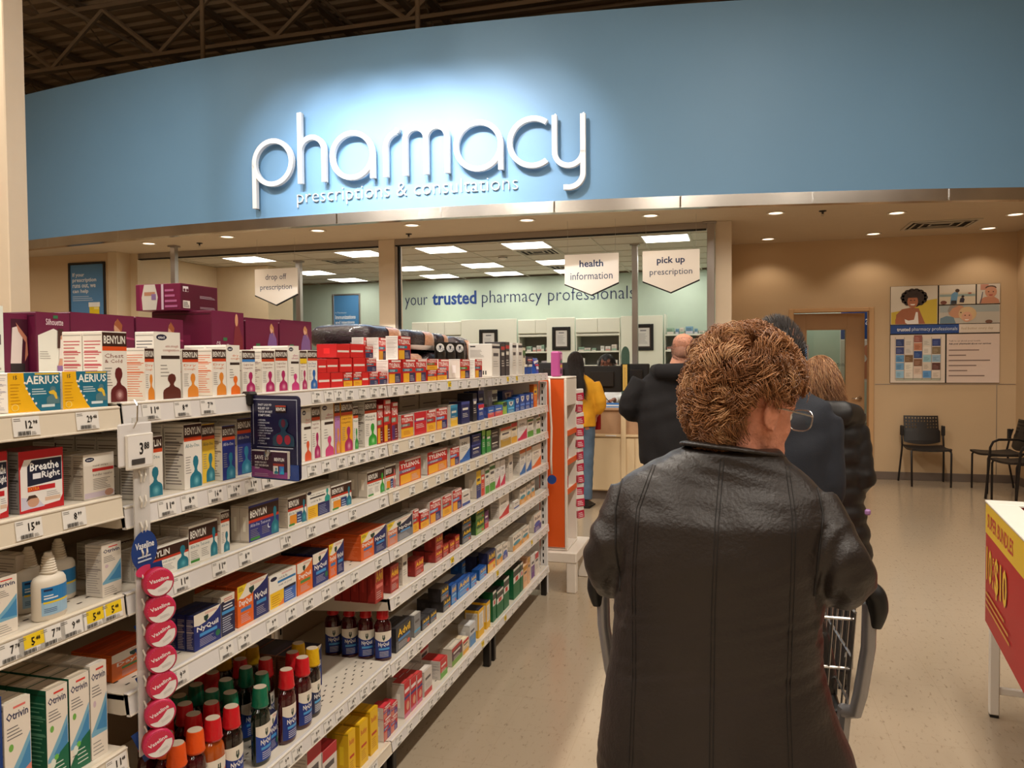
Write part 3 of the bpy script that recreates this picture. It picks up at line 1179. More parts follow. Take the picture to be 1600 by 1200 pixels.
# end panel with its slot column at the far end
e = empty('gondola_end', (0, 0, 0), 0, 'white end panel closing the far end of the medicine shelves', 'end panel')
b = MB()
b.box((XF - DEPTH - .02, 4.914, .02), (XF - .055, 4.922, 1.44), .002)
b.build('panel', M['rail'], e)
b = MB()
b.box((XF - .05, 4.913, .0), (XF - .002, 4.935, 1.40), .003)
b.build('upright', M['rail'], e)
b = MB()
for i in range(28):
    z = .2 + i * .043
    b.box((XF - .034, 4.9115, z), (XF - .026, 4.9135, z + .024))
b.build('slot_column', M['slot'], e)['kind'] = 'stuff'
PRODUCTS = [
    ('T0', 1.448, [
        ('tealbox', -1.354, 1.134, 1.166, 0, 0.197, 0.12, 1),
        ('aerius', -1.184, 1.025, 1.132, 0, 0.069, 0.055, 1),
        ('aerius', -1.184, 1.135, 1.242, 0, 0.07, 0.055, 1),
        ('silh_dark', -1.404, 1.209, 1.265, 0.006, 0.182, 0.16, 1),
        ('silh_white', -1.384, 1.266, 1.35, 0.006, 0.187, 0.2, 1),
    ]),
    ('T', 1.454, [
        ('silh_plain', -1.424, 1.391, 1.583, 0, 0.195, 0.16, 1),
        ('silh_plain', -1.424, 1.589, 1.76, 0, 0.195, 0.16, 1),
        ('silh_white', -1.587, 1.715, 1.822, 0, 0.22, 0.2, 1),
        ('silh_red', -1.384, 1.827, 1.974, 0, 0.225, 0.2, 1),
        ('silh_lilac', -1.384, 1.98, 2.151, 0, 0.205, 0.12, 1),
        ('silh_lilac', -1.384, 2.158, 2.353, 0, 0.206, 0.12, 1),
        ('silh_back', -1.514, 2.159, 2.365, 0, 0.226, 0.1, 1),
        ('silh_back', -1.514, 2.369, 2.574, 0, 0.23, 0.1, 1),
        ('silh_case', -1.454, 1.79, 1.949, 0.2258, 0.073, 0.15, 1),
        ('ben_maroon', -1.184, 1.231, 1.295, 0, 0.142, 0.048, 2),
        ('ex_maroon', -1.184, 1.373, 1.454, 0, 0.146, 0.05, 1),
        ('ben_orange', -1.184, 1.343, 1.371, 0, 0.111, 0.05, 1),
        ('ben_orange', -1.184, 1.459, 1.513, 0, 0.11, 0.06, 2),
        ('ben_orange', -1.184, 1.561, 1.614, 0, 0.112, 0.055, 2),
        ('ex_orange', -1.184, 1.616, 1.67, 0, 0.122, 0.06, 2),
        ('ben_magblue', -1.184, 1.677, 1.732, 0, 0.11, 0.055, 2),
        ('ben_magenta', -1.184, 1.76, 1.819, 0, 0.111, 0.055, 2),
        ('ben_magenta', -1.184, 1.825, 1.884, 0, 0.114, 0.055, 2),
        ('ex_magenta', -1.184, 1.887, 1.943, 0, 0.125, 0.055, 2),
        ('ben_magyel', -1.184, 1.947, 1.984, 0, 0.113, 0.055, 1),
        ('ben_blue', -1.184, 1.988, 2.042, 0, 0.114, 0.055, 1),
        ('tyl_end', -1.184, 2.046, 2.118, 0, 0.047, 0.07, 1),
        ('tyl_end', -1.184, 2.122, 2.199, 0, 0.046, 0.07, 1),
        ('tyl_small_y', -1.184, 2.203, 2.263, 0, 0.045, 0.09, 1),
        ('tyl_small_y', -1.184, 2.267, 2.326, 0, 0.046, 0.09, 1),
        ('tyl_end', -1.184, 2.331, 2.378, 0, 0.045, 0.09, 1),
        ('tyl_small_b', -1.184, 2.382, 2.451, 0, 0.044, 0.09, 1),
        ('tyl_small_b', -1.184, 2.456, 2.524, 0, 0.045, 0.09, 1),
        ('tyl_end', -1.184, 2.047, 2.096, 0.0478, 0.038, 0.07, 1),
        ('tyl_end', -1.184, 2.1, 2.171, 0.0478, 0.041, 0.07, 1),
        ('tyl_end', -1.184, 2.179, 2.26, 0.0468, 0.045, 0.07, 1),
        ('tyl_end', -1.184, 2.269, 2.355, 0.0468, 0.046, 0.09, 1),
        ('tyl_small_b', -1.184, 2.36, 2.437, 0.0458, 0.046, 0.09, 1),
        ('tyl_end', -1.184, 2.16, 2.248, 0.0926, 0.043, 0.07, 1),
        ('tyl_end', -1.184, 2.252, 2.347, 0.0936, 0.044, 0.07, 1),
        ('tyl_small_b', -1.184, 2.352, 2.414, 0.0926, 0.043, 0.09, 1),
        ('tyl_tall', -1.254, 2.586, 2.673, 0, 0.084, 0.06, 1),
        ('tyl_tall', -1.184, 2.535, 2.646, 0, 0.086, 0.06, 1),
        ('tyl_tall', -1.269, 2.635, 2.708, 0.0848, 0.085, 0.05, 1),
        ('tyl_tall', -1.184, 2.62, 2.737, 0.0868, 0.087, 0.05, 1),
        ('tyl_tall', -1.322, 2.617, 2.702, 0.0868, 0.084, 0.05, 1),
        ('tyl_cold', -1.184, 2.657, 2.779, 0, 0.088, 0.06, 1),
        ('tyl_cold', -1.184, 2.779, 2.889, 0, 0.088, 0.06, 1),
        ('tyl_small_y', -1.184, 2.903, 3.001, 0, 0.044, 0.05, 1),
        ('tyl_small_g', -1.184, 2.897, 3.01, 0.0448, 0.045, 0.05, 1),
        ('tyl_small_y', -1.184, 3.009, 3.121, 0, 0.05, 0.03, 1),
        ('tyl_tall', -1.234, 3.151, 3.278, 0, 0.089, 0.04, 1),
        ('tyl_greenband', -1.277, 3.161, 3.292, 0, 0.088, 0.06, 1),
        ('tyl_greenband', -1.184, 3.292, 3.425, 0, 0.089, 0.06, 1),
        ('tyl_tall', -1.184, 3.5, 3.608, 0, 0.089, 0.06, 1),
        ('brace_white', -1.184, 3.777, 3.913, 0, 0.169, 0.13, 1),
        ('brace_dark', -1.184, 3.937, 4.009, 0, 0.175, 0.12, 1),
        ('brace_dark', -1.184, 4.021, 4.096, 0, 0.184, 0.12, 1),
        ('brace_white', -1.184, 4.161, 4.241, 0, 0.18, 0.1, 1),
        ('brace_white', -1.184, 4.282, 4.367, 0, 0.182, 0.1, 1),
        ('brace_cream', -1.184, 4.381, 4.44, 0, 0.158, 0.1, 1),
        ('jar_blue', -1.287, 4.396, 4.485, 0, 0.063, 0.04, 1),
        ('jar_blue', -1.184, 4.5, 4.608, 0, 0.054, 0.04, 1),
        ('jar_dark', -1.184, 4.486, 4.61, 0.0548, 0.051, 0.05, 1),
        ('pouch_blue', -1.184, 4.624, 4.858, 0, 0.098, 0.05, 1),
    ]),
    ('20', 1.272, [
        ('breathe', -1.184, 0.986, 1.021, 0, 0.113, 0.02, 2),
        ('breathe', -1.184, 1.04, 1.133, 0, 0.108, 0.022, 3),
        ('ex_strips', -1.184, 1.178, 1.254, 0, 0.086, 0.025, 3),
        ('ben_teal', -1.404, 1.323, 1.384, 0, 0.092, 0.06, 1),
        ('white_flat', -1.334, 1.332, 1.41, 0, 0.098, 0.06, 1),
    ]),
    ('2', 1.247, [
        ('ben_teal', -1.184, 1.326, 1.39, 0, 0.13, 0.055, 4),
        ('ben_teal', -1.184, 1.457, 1.518, 0, 0.148, 0.055, 4),
        ('ben_yellow', -1.204, 1.546, 1.593, 0, 0.14, 0.06, 2),
        ('ben_night', -1.184, 1.594, 1.645, 0, 0.132, 0.055, 4),
        ('ben_night', -1.204, 1.679, 1.738, 0, 0.143, 0.055, 2),
        ('ben_yellow', -1.184, 1.739, 1.783, 0, 0.146, 0.055, 2),
        ('ben_teal', -1.184, 1.789, 1.856, 0, 0.147, 0.055, 2),
        ('ben_navy', -1.184, 1.872, 1.944, 0, 0.154, 0.055, 2),
        ('ex_red', -1.184, 1.951, 2.003, 0, 0.152, 0.055, 2),
        ('ben_magenta', -1.184, 2.007, 2.055, 0, 0.156, 0.055, 2),
        ('ex_pink', -1.184, 2.062, 2.136, 0, 0.16, 0.055, 2),
        ('ben_purple', -1.184, 2.14, 2.176, 0, 0.161, 0.055, 1),
        ('ben_gold', -1.184, 2.18, 2.257, 0, 0.16, 0.055, 2),
        ('ben_green', -1.184, 2.261, 2.297, 0, 0.14, 0.055, 1),
        ('ben_mucusg', -1.184, 2.343, 2.435, 0, 0.153, 0.06, 3),
        ('tyl_liq', -1.184, 2.44, 2.486, 0, 0.136, 0.055, 1),
        ('tyl_liq', -1.184, 2.492, 2.55, 0, 0.151, 0.055, 1),
        ('tyl_liqn', -1.184, 2.556, 2.611, 0, 0.138, 0.055, 1),
        ('tyl_y', -1.184, 2.64, 2.754, 0, 0.086, 0.025, 3),
        ('tyl_red', -1.184, 2.76, 2.884, 0, 0.088, 0.025, 3),
        ('tyl_y', -1.184, 2.89, 2.988, 0, 0.088, 0.025, 3),
        ('tyl_n', -1.184, 2.995, 3.123, 0, 0.089, 0.025, 3),
        ('cold_teal', -1.184, 3.163, 3.253, 0, 0.094, 0.06, 1),
        ('navy_box', -1.184, 3.304, 3.419, 0, 0.1, 0.06, 1),
        ('white_flat', -1.384, 3.067, 3.318, 0, 0.059, 0.12, 1),
        ('white_flat', -1.384, 3.333, 3.652, 0, 0.043, 0.12, 1),
        ('white_flat', -1.384, 3.069, 3.281, 0.0598, 0.043, 0.12, 1),
        ('white_flat', -1.384, 3.296, 3.564, 0.0598, 0.049, 0.12, 1),
        ('white_flat', -1.384, 3.07, 3.282, 0.1036, 0.043, 0.12, 1),
        ('white_flat', -1.384, 3.297, 3.566, 0.1096, 0.043, 0.12, 1),
        ('white_flat', -1.384, 3.68, 3.894, 0, 0.087, 0.12, 1),
        ('black_narrow', -1.184, 3.466, 3.523, 0, 0.133, 0.08, 1),
        ('blue_red', -1.184, 3.543, 3.633, 0, 0.079, 0.04, 1),
        ('navy_box', -1.254, 3.753, 3.848, 0, 0.134, 0.05, 1),
        ('blue_red', -1.307, 3.797, 3.919, 0, 0.128, 0.04, 1),
        ('oval_white', -1.234, 3.931, 4.024, 0, 0.13, 0.03, 1),
        ('multi_small', -1.227, 3.592, 3.685, 0, 0.048, 0.03, 1),
        ('multi_small', -1.184, 3.696, 3.804, 0, 0.051, 0.03, 1),
        ('multi_small', -1.184, 3.815, 3.955, 0, 0.053, 0.03, 1),
        ('lime_box', -1.184, 3.967, 4.04, 0, 0.064, 0.05, 1),
        ('teal_shield', -1.184, 4.053, 4.195, 0, 0.068, 0.06, 1),
        ('blue_shield', -1.184, 4.208, 4.29, 0, 0.08, 0.05, 1),
        ('blue_shield', -1.184, 4.304, 4.419, 0, 0.09, 0.05, 1),
        ('blue_shield', -1.184, 4.434, 4.54, 0, 0.088, 0.05, 1),
        ('blue_shield', -1.184, 4.555, 4.618, 0, 0.092, 0.05, 1),
        ('blue_shield', -1.304, 4.356, 4.592, 0, 0.108, 0.06, 1),
        ('orange_tall', -1.184, 4.634, 4.716, 0, 0.14, 0.03, 1),
    ]),
    ('30', 1.074, [
        ('otrivin', -1.184, 0.983, 1.032, 0, 0.098, 0.045, 1),
        ('otrivin_text', -1.259, 1.095, 1.126, 0, 0.107, 0.06, 1),
        ('otrivin', -1.184, 1.217, 1.268, 0, 0.102, 0.04, 1),
        ('ben_teal', -1.314, 1.314, 1.351, 0, 0.077, 0.03, 1),
        ('ben_teal', -1.284, 1.373, 1.407, 0, 0.07, 0.03, 1),
    ]),
    ('3', 1.073, [
        ('ben_wide', -1.184, 1.321, 1.467, 0, 0.065, 0.025, 6),
        ('ben_wide', -1.184, 1.469, 1.571, 0, 0.088, 0.025, 4),
        ('ben_side', -1.184, 1.581, 1.615, 0, 0.1, 0.05, 2),
        ('ben_nightwide', -1.184, 1.693, 1.829, 0, 0.093, 0.026, 2),
        ('ben_multi', -1.184, 1.873, 1.97, 0, 0.084, 0.03, 4),
        ('ex_multi', -1.184, 1.974, 2.107, 0, 0.084, 0.028, 4),
        ('ben_multi', -1.184, 2.111, 2.243, 0, 0.078, 0.028, 4),
        ('ben_mucusw', -1.184, 2.357, 2.492, 0, 0.088, 0.035, 4),
        ('ben_sinus', -1.184, 2.497, 2.584, 0, 0.089, 0.035, 3),
        ('tyl_wide', -1.184, 2.618, 2.825, 0, 0.09, 0.03, 4),
        ('tyl_wide', -1.184, 2.892, 3.118, 0, 0.09, 0.03, 4),
        ('tyl_n', -1.184, 3.15, 3.265, 0, 0.081, 0.03, 3),
        ('spray_blue', -1.184, 3.273, 3.414, 0, 0.125, 0.05, 2),
        ('navy_box', -1.184, 3.442, 3.577, 0, 0.063, 0.08, 1),
        ('navy_box', -1.184, 3.444, 3.579, 0.0638, 0.046, 0.08, 1),
        ('green_tall', -1.184, 3.598, 3.649, 0, 0.124, 0.05, 1),
        ('green_tall', -1.184, 3.67, 3.744, 0, 0.111, 0.05, 1),
        ('black_stack', -1.184, 3.745, 3.89, 0, 0.055, 0.06, 1),
        ('black_stack', -1.184, 3.745, 3.892, 0.0558, 0.05, 0.06, 1),
        ('gold_wide', -1.184, 3.914, 4.111, 0, 0.101, 0.05, 1),
        ('cream_small', -1.184, 4.124, 4.244, 0, 0.112, 0.05, 1),
        ('white_red', -1.184, 4.258, 4.459, 0, 0.136, 0.06, 1),
        ('white_green', -1.184, 4.474, 4.614, 0, 0.115, 0.05, 1),
        ('white_green', -1.184, 4.695, 4.796, 0, 0.105, 0.05, 1),
    ]),
    ('40', 0.768, [
        ('blue_deep', -1.184, 0.972, 0.997, 0, 0.205, 0.05, 1),
        ('otrivin_pink', -1.184, 1.0, 1.052, 0, 0.186, 0.05, 3),
        ('otrivin_green', -1.184, 1.084, 1.131, 0, 0.176, 0.045, 4),
        ('otrivin_green', -1.184, 1.133, 1.18, 0, 0.178, 0.045, 4),
        ('otrivin', -1.184, 1.182, 1.223, 0, 0.183, 0.045, 4),
    ]),
    ('4', 0.870, [
        ('dayquil', -1.234, 1.289, 1.426, 0, 0.056, 0.025, 4),
        ('nyquil', -1.184, 1.478, 1.575, 0, 0.084, 0.022, 3),
        ('ex_night', -1.184, 1.577, 1.63, 0, 0.097, 0.025, 3),
        ('dayny', -1.184, 1.642, 1.775, 0, 0.103, 0.03, 4),
        ('ex_dn', -1.184, 1.778, 1.91, 0, 0.091, 0.025, 5),
        ('dayquil', -1.184, 1.913, 1.996, 0, 0.091, 0.025, 4),
        ('nyquil', -1.184, 2.0, 2.089, 0, 0.097, 0.025, 4),
        ('dayny', -1.184, 2.093, 2.186, 0, 0.104, 0.03, 4),
        ('dayny', -1.184, 2.305, 2.497, 0, 0.088, 0.09, 2),
        ('dayny_sev', -1.184, 2.507, 2.731, 0, 0.082, 0.025, 4),
        ('tyl_y', -1.184, 2.737, 2.794, 0, 0.087, 0.025, 2),
        ('tyl_n', -1.184, 2.914, 3.036, 0, 0.088, 0.03, 4),
        ('tyl_small_y', -1.184, 2.813, 2.9, 0, 0.065, 0.025, 1),
        ('tyl_y', -1.184, 3.051, 3.16, 0, 0.087, 0.03, 4),
        ('tyl_n', -1.184, 3.176, 3.293, 0, 0.091, 0.03, 4),
        ('white_small', -1.184, 3.302, 3.409, 0, 0.066, 0.03, 1),
        ('yellow_stripe', -1.184, 3.503, 3.572, 0, 0.132, 0.06, 1),
        ('red_stripe', -1.184, 3.582, 3.633, 0, 0.129, 0.06, 1),
        ('white_green', -1.184, 3.643, 3.706, 0, 0.126, 0.06, 1),
        ('white_green', -1.184, 3.717, 3.805, 0, 0.138, 0.05, 1),
        ('white_red', -1.184, 3.816, 3.896, 0, 0.139, 0.05, 1),
        ('white_red', -1.184, 3.908, 3.992, 0, 0.134, 0.05, 1),
        ('white_plain', -1.184, 4.067, 4.144, 0, 0.143, 0.06, 1),
        ('blue_white', -1.184, 4.294, 4.423, 0, 0.143, 0.06, 1),
        ('blue_white', -1.184, 4.438, 4.56, 0, 0.143, 0.05, 1),
        ('orange_curve', -1.184, 4.576, 4.807, 0, 0.135, 0.05, 1),
    ]),
    ('5', 0.697, [
        ('adv_red', -1.184, 2.405, 2.471, 0, 0.124, 0.03, 5),
        ('adv_red', -1.184, 2.529, 2.601, 0, 0.096, 0.03, 2),
        ('white_plain', -1.184, 2.636, 2.683, 0, 0.115, 0.03, 1),
        ('adv_red', -1.184, 2.751, 2.841, 0, 0.06, 0.05, 1),
        ('adv_red', -1.184, 2.965, 3.046, 0, 0.045, 0.05, 2),
        ('adv_red', -1.184, 3.054, 3.123, 0, 0.05, 0.05, 1),
        ('adv_red', -1.184, 3.131, 3.195, 0, 0.047, 0.05, 1),
        ('adv_red', -1.184, 3.204, 3.262, 0, 0.057, 0.05, 1),
        ('adv_red', -1.184, 2.967, 3.053, 0.0458, 0.062, 0.05, 1),
        ('adv_black', -1.184, 3.297, 3.422, 0, 0.062, 0.05, 2),
        ('adv_black', -1.184, 3.298, 3.424, 0.0628, 0.045, 0.05, 1),
        ('adv_green', -1.184, 3.488, 3.617, 0, 0.069, 0.06, 2),
        ('adv_green', -1.184, 3.49, 3.619, 0.0698, 0.05, 0.06, 1),
        ('purple_small', -1.184, 3.628, 3.691, 0, 0.086, 0.05, 1),
        ('white_redcurve', -1.184, 3.88, 4.062, 0, 0.114, 0.05, 1),
        ('white_small', -1.184, 4.166, 4.275, 0, 0.039, 0.04, 1),
        ('relax', -1.184, 4.289, 4.433, 0, 0.09, 0.05, 3),
        ('relax', -1.184, 4.448, 4.54, 0, 0.092, 0.05, 2),
        ('relax', -1.184, 4.555, 4.635, 0, 0.1, 0.05, 1),
    ]),
    ('6', 0.463, [
        ('adv_gray', -1.184, 2.572, 2.713, 0, 0.09, 0.035, 2),
        ('gray_box', -1.184, 2.738, 2.802, 0, 0.086, 0.05, 1),
        ('adv_gray', -1.184, 2.815, 2.895, 0, 0.043, 0.05, 1),
        ('adv_gray', -1.184, 2.902, 2.973, 0, 0.041, 0.05, 1),
        ('adv_black', -1.184, 3.047, 3.14, 0, 0.05, 0.06, 2),
        ('adv_black', -1.184, 3.026, 3.118, 0.0508, 0.055, 0.06, 1),
        ('adv_blue', -1.184, 3.148, 3.214, 0, 0.086, 0.05, 1),
        ('adv_blue', -1.184, 3.23, 3.397, 0, 0.073, 0.06, 1),
        ('adv_blue', -1.184, 3.406, 3.491, 0, 0.054, 0.05, 1),
        ('adv_blue', -1.184, 3.54, 3.652, 0, 0.052, 0.04, 1),
        ('adv_blue', -1.304, 3.617, 3.695, 0, 0.061, 0.06, 1),
        ('adv_blue', -1.304, 3.704, 3.785, 0, 0.049, 0.06, 1),
        ('adv_navy', -1.244, 3.67, 3.774, 0, 0.082, 0.06, 1),
        ('adv_navy2', -1.184, 3.673, 3.804, 0, 0.101, 0.05, 1),
        ('relax', -1.184, 3.827, 3.932, 0, 0.091, 0.05, 3),
        ('relax2', -1.184, 3.944, 4.03, 0, 0.083, 0.05, 2),
        ('relax', -1.184, 4.133, 4.325, 0, 0.084, 0.05, 3),
        ('relax', -1.184, 4.339, 4.487, 0, 0.082, 0.05, 2),
        ('relax2', -1.184, 4.612, 4.796, 0, 0.11, 0.05, 1),
    ]),
    ('7', 0.188, [
        ('red_white', -1.184, 2.039, 2.125, 0, 0.171, 0.06, 1),
        ('red_white', -1.184, 1.952, 2.032, 0, 0.219, 0.06, 1),
        ('navy_stripe', -1.247, 2.086, 2.207, 0, 0.099, 0.07, 1),
        ('yel_box', -1.184, 2.201, 2.249, 0, 0.151, 0.05, 1),
        ('yel_box', -1.184, 2.276, 2.337, 0, 0.145, 0.06, 2),
        ('yel_box', -1.184, 2.356, 2.415, 0, 0.153, 0.07, 2),
        ('yel_box', -1.344, 2.538, 2.573, 0, 0.068, 0.06, 1),
        ('tyl_stackr', -1.184, 2.456, 2.515, 0, 0.078, 0.05, 1),
        ('tyl_stackr', -1.184, 2.52, 2.575, 0, 0.06, 0.05, 1),
        ('tyl_stackr', -1.184, 2.458, 2.517, 0.0788, 0.041, 0.05, 1),
        ('tyl_stackr', -1.184, 2.522, 2.577, 0.0608, 0.042, 0.05, 1),
        ('red_tall', -1.184, 2.639, 2.693, 0, 0.134, 0.05, 1),
        ('red_tall', -1.184, 2.699, 2.755, 0, 0.127, 0.05, 2),
        ('red_tall', -1.184, 2.761, 2.813, 0, 0.118, 0.05, 2),
        ('white_stripe', -1.184, 2.833, 2.915, 0, 0.102, 0.07, 2),
        ('red_green', -1.184, 3.009, 3.093, 0, 0.078, 0.09, 1),
        ('red_white', -1.277, 3.015, 3.105, 0, 0.126, 0.1, 1),
        ('purple_green', -1.184, 3.148, 3.282, 0, 0.08, 0.06, 1),
        ('cream_small', -1.184, 3.291, 3.371, 0, 0.063, 0.06, 1),
        ('white_blue', -1.184, 3.389, 3.474, 0, 0.104, 0.06, 1),
        ('yel_white', -1.184, 3.513, 3.603, 0, 0.135, 0.07, 1),
        ('yel_white', -1.184, 3.644, 3.708, 0, 0.133, 0.08, 1),
        ('green_box', -1.184, 3.752, 3.808, 0, 0.155, 0.05, 1),
        ('green_box', -1.184, 3.819, 3.936, 0, 0.137, 0.05, 2),
        ('green_box', -1.184, 3.949, 4.048, 0, 0.166, 0.05, 2),
        ('green_box', -1.184, 4.138, 4.274, 0, 0.172, 0.07, 2),
        ('green_box', -1.184, 4.288, 4.345, 0, 0.169, 0.06, 1),
        ('peach_box', -1.184, 4.36, 4.449, 0, 0.128, 0.05, 1),
        ('peach_box', -1.184, 4.464, 4.51, 0, 0.157, 0.05, 1),
        ('white_purple', -1.184, 4.541, 4.621, 0, 0.15, 0.06, 1),
        ('white_redtop', -1.184, 4.637, 4.72, 0, 0.139, 0.06, 1),
    ]),
]
# ================================================================ CARTONS
# every design draws on a unit box: front at x = 0 (facing +x), u = +y, v = +z
RED = (200, 32, 36)
WHT = (238, 232, 222)
GRY = (150, 144, 138)
DRK = (44, 36, 34)
BRN = (58, 30, 22)
NAV = (24, 34, 82)
ORG = (232, 104, 30)
YEL = (238, 190, 40)


def benylin(fig, body=WHT, band=(206, 70, 28), title='Cough & Chest', t2='Congestion', tc=(130, 60, 50), glow=(240, 214, 210), bandh=.05):
    def d(F):
        F.R(0, 0, 1, 1, body)
        F.R(.0, .78, 1, .985, BRN)
        F.R(.0, .78 - bandh, 1, .79, band)
        F.T('BENYLIN', .06, .83, .94, .94, (240, 236, 226), True)
        F.T(title, .08, .63, .86, .69, tc, False)
        if t2:
            F.T(t2, .08, .56, .80, .61, tc, False)
        F.L(.08, .24, .40, .52, 7, GRY, .3)
        F.bust(.30, .01, .98, .50, fig, glow)
    return d


def exact(fig, c2=(170, 60, 40), t='chest', t2='congestion'):
    def d(F):
        F.R(0, 0, 1, 1, (240, 236, 226))
        F.E(.28, .92, .20, .045, (28, 30, 60))
        F.T('exact', .15, .90, .41, .94, (235, 235, 235), True)
        F.T(t, .42, .76, .92, .81, c2, False)
        F.T(t2, .32, .70, .95, .75, c2, False)
        F.R(.25, .60, .97, .65, (50, 34, 30))
        F.L(.22, .34, .58, .55, 4, GRY, .25)
        F.bust(.30, .0, .99, .38, fig, None)
    return d


def tylenol(cap=(238, 176, 40), cap2=(52, 44, 84), band=(28, 120, 140), yellow=False):
    def d(F):
        F.R(0, 0, 1, 1, (196, 36, 34))
        F.R(.25, .90, .98, .98, (236, 222, 214))
        F.T('TYLENOL', .06, .66, .94, .86, (246, 240, 232), True)
        F.R(.0, .48, .72, .60, band)
        F.T('COLD', .12, .50, .52, .58, (236, 236, 236), True)
        if yellow:
            F.R(.0, .02, 1, .40, cap)
            F.L(.2, .12, .8, .32, 3, (200, 120, 30))
        else:
            F.R(.05, .02, .50, .40, cap)
            F.R(.50, .02, .96, .42, cap2)
            F.L(.56, .08, .9, .34, 4, (200, 190, 200), .3)
    return d


def tyl_end(F):
    F.R(0, 0, 1, 1, (214, 34, 36))
    F.R(.06, .40, .94, .54, (240, 226, 216))


def tyl_endv(F):
    F.R(0, 0, 1, 1, (214, 34, 36))
    F.R(.42, .04, .56, .96, (240, 226, 216))


def vicks(F, x0, x1, base, word, badge, bc=(70, 150, 210)):
    w = x1 - x0
    F.R(x0, 0, x1, 1, base)
    F.T(word, x0 + w * .10, .46, x0 + w * .90, .64, (244, 240, 234), True)
    F.R(x0 + w * .2, .34, x0 + w * .85, .43, badge)
    F.L(x0 + w * .2, .08, x0 + w * .85, .30, 5, (180, 176, 190), .3)


def vicks_top(F, yel=False):
    F.poly([(0, 1), (0, .70), (.18, .66), (.45, .70), (.72, .80), (.9, .90), (1, 1)], (238, 228, 212))
    F.L(.40, .90, .92, .97, 3, (200, 70, 60), .35)
    F.poly([(.36, .86), (.52, .88), (.53, .78), (.45, .68), (.37, .76)], (30, 62, 50))
    if yel:
        F.poly([(0, 1), (.30, 1), (.18, .82), (0, .66)], (240, 206, 40))
        F.L(.03, .86, .2, .97, 3, (80, 70, 40), .4)


def nyquil(F):
    vicks(F, 0, 1, (22, 40, 116), 'NyQuil', (70, 150, 214))
    vicks_top(F)
    F.E(.88, .22, .09, .09, (36, 110, 70))


def dayquil(F):
    vicks(F, 0, 1, (232, 112, 36), 'DayQuil', (86, 140, 70))
    vicks_top(F)


def dayny(F):
    vicks(F, 0, .5, (232, 104, 28), 'DayQuil', (70, 120, 180))
    vicks(F, .5, 1, (26, 36, 100), 'NyQuil', (60, 140, 200))
    vicks_top(F, True)


def dayny_sev(F):
    vicks(F, 0, .38, (216, 128, 90), 'DayQuil', (90, 140, 190))
    vicks(F, .38, 1, (36, 40, 70), 'NyQuil', (80, 150, 210))
    F.R(.38, .0, 1, .36, (120, 122, 128))
    F.L(.45, .06, .9, .3, 4, (190, 190, 195), .3)
    vicks_top(F, True)


def ex_dn(F):
    F.R(0, 0, 1, 1, (240, 236, 228))
    F.E(.16, .88, .12, .06, (30, 32, 60))
    F.T('cold & flu', .34, .80, .66, .88, (50, 50, 60), False)
    F.R(.30, .70, .98, .77, (40, 120, 180))
    F.T('nuit et jour', .34, .58, .84, .66, (50, 50, 60), False)
    F.L(.45, .92, .9, .98, 2, (200, 80, 70))
    F.R(.02, .02, .52, .48, (244, 196, 36))
    F.L(.08, .08, .45, .42, 5, (190, 130, 30), .3)
    F.poly([(.30, .02), (.52, .02), (.52, .2)], (240, 130, 40))
    F.R(.52, .02, .98, .50, (56, 100, 180))
    F.R(.52, .42, .98, .50, (30, 34, 60))
    F.L(.56, .08, .92, .40, 5, (200, 210, 230), .35)


def ex_night(F):
    F.R(0, 0, 1, 1, (28, 32, 72))
    F.R(0, .82, 1, 1, (226, 216, 200))
    F.E(.12, .80, .14, .07, (30, 32, 60))
    F.L(.2, .86, .9, .96, 2, (200, 80, 70))
    F.R(.05, .54, .98, .62, (70, 150, 210))
    F.L(.08, .10, .9, .50, 7, (190, 196, 210), .4)
    F.L(.15, .66, .9, .80, 2, (220, 220, 225), .5)


def wide(fig=(30, 120, 140), body=(240, 236, 226), lower=None, t='All-In-One  Tout-en-un', tc=(40, 110, 120)):
    def d(F):
        F.R(0, 0, 1, 1, body)
        F.R(.0, .58, 1, .94, BRN)
        F.R(.0, .52, 1, .60, (196, 56, 30))
        F.T('BENYLIN', .05, .66, .58, .86, (240, 236, 226), True)
        F.T(t, .05, .40, .70, .49, tc, False)
        F.L(.05, .12, .36, .36, 5, GRY, .3)
        F.L(.42, .12, .70, .36, 5, GRY, .3)
        if lower:
            lower(F)
        F.R(.05, .03, .35, .10, (60, 140, 50))
        F.bust(.74, .02, .99, .80, fig, (110, 190, 200))
    return d


def low_multi(F):
    F.R(.10, .06, .46, .38, (236, 150, 40))
    F.R(.46, .06, .76, .42, (40, 60, 120))
    F.L(.5, .1, .72, .38, 3, (180, 200, 220))


def low_night(F):
    F.E(.66, .30, .05, .08, (220, 226, 240))
    F.E(.68, .32, .045, .07, (52, 56, 130))


def ex_multi(F):
    F.R(0, 0, 1, 1, (240, 236, 226))
    F.E(.1, .92, .09, .06, (30, 32, 60))
    F.T('Multi symptom', .14, .78, .72, .86, (60, 54, 50), False)
    F.R(.12, .70, .78, .75, (40, 36, 40))
    F.T('cold & flu', .15, .56, .60, .64, (60, 54, 50), False)
    F.R(.02, .02, .45, .46, (242, 190, 40))
    F.L(.06, .08, .4, .4, 5, (200, 130, 40), .3)
    F.R(.45, .02, .98, .48, (42, 46, 100))
    F.L(.5, .08, .9, .42, 6, (160, 170, 200), .3)
    F.bust(.76, .46, .99, .92, (40, 160, 150), None)


def advil(base, base2, t='Advil', c=(250, 200, 40), strip=(70, 130, 190)):
    def d(F):
        F.R(0, 0, 1, 1, base)
        F.R(.0, .0, 1, .45, base2)
        F.T(t, .12, .58, .92, .88, c, True)
        F.R(.15, .40, .9, .50, strip)
        F.L(.15, .10, .9, .34, 4, (220, 210, 205), .25)
        F.E(.8, .14, .1, .09, (216, 90, 60))
    return d


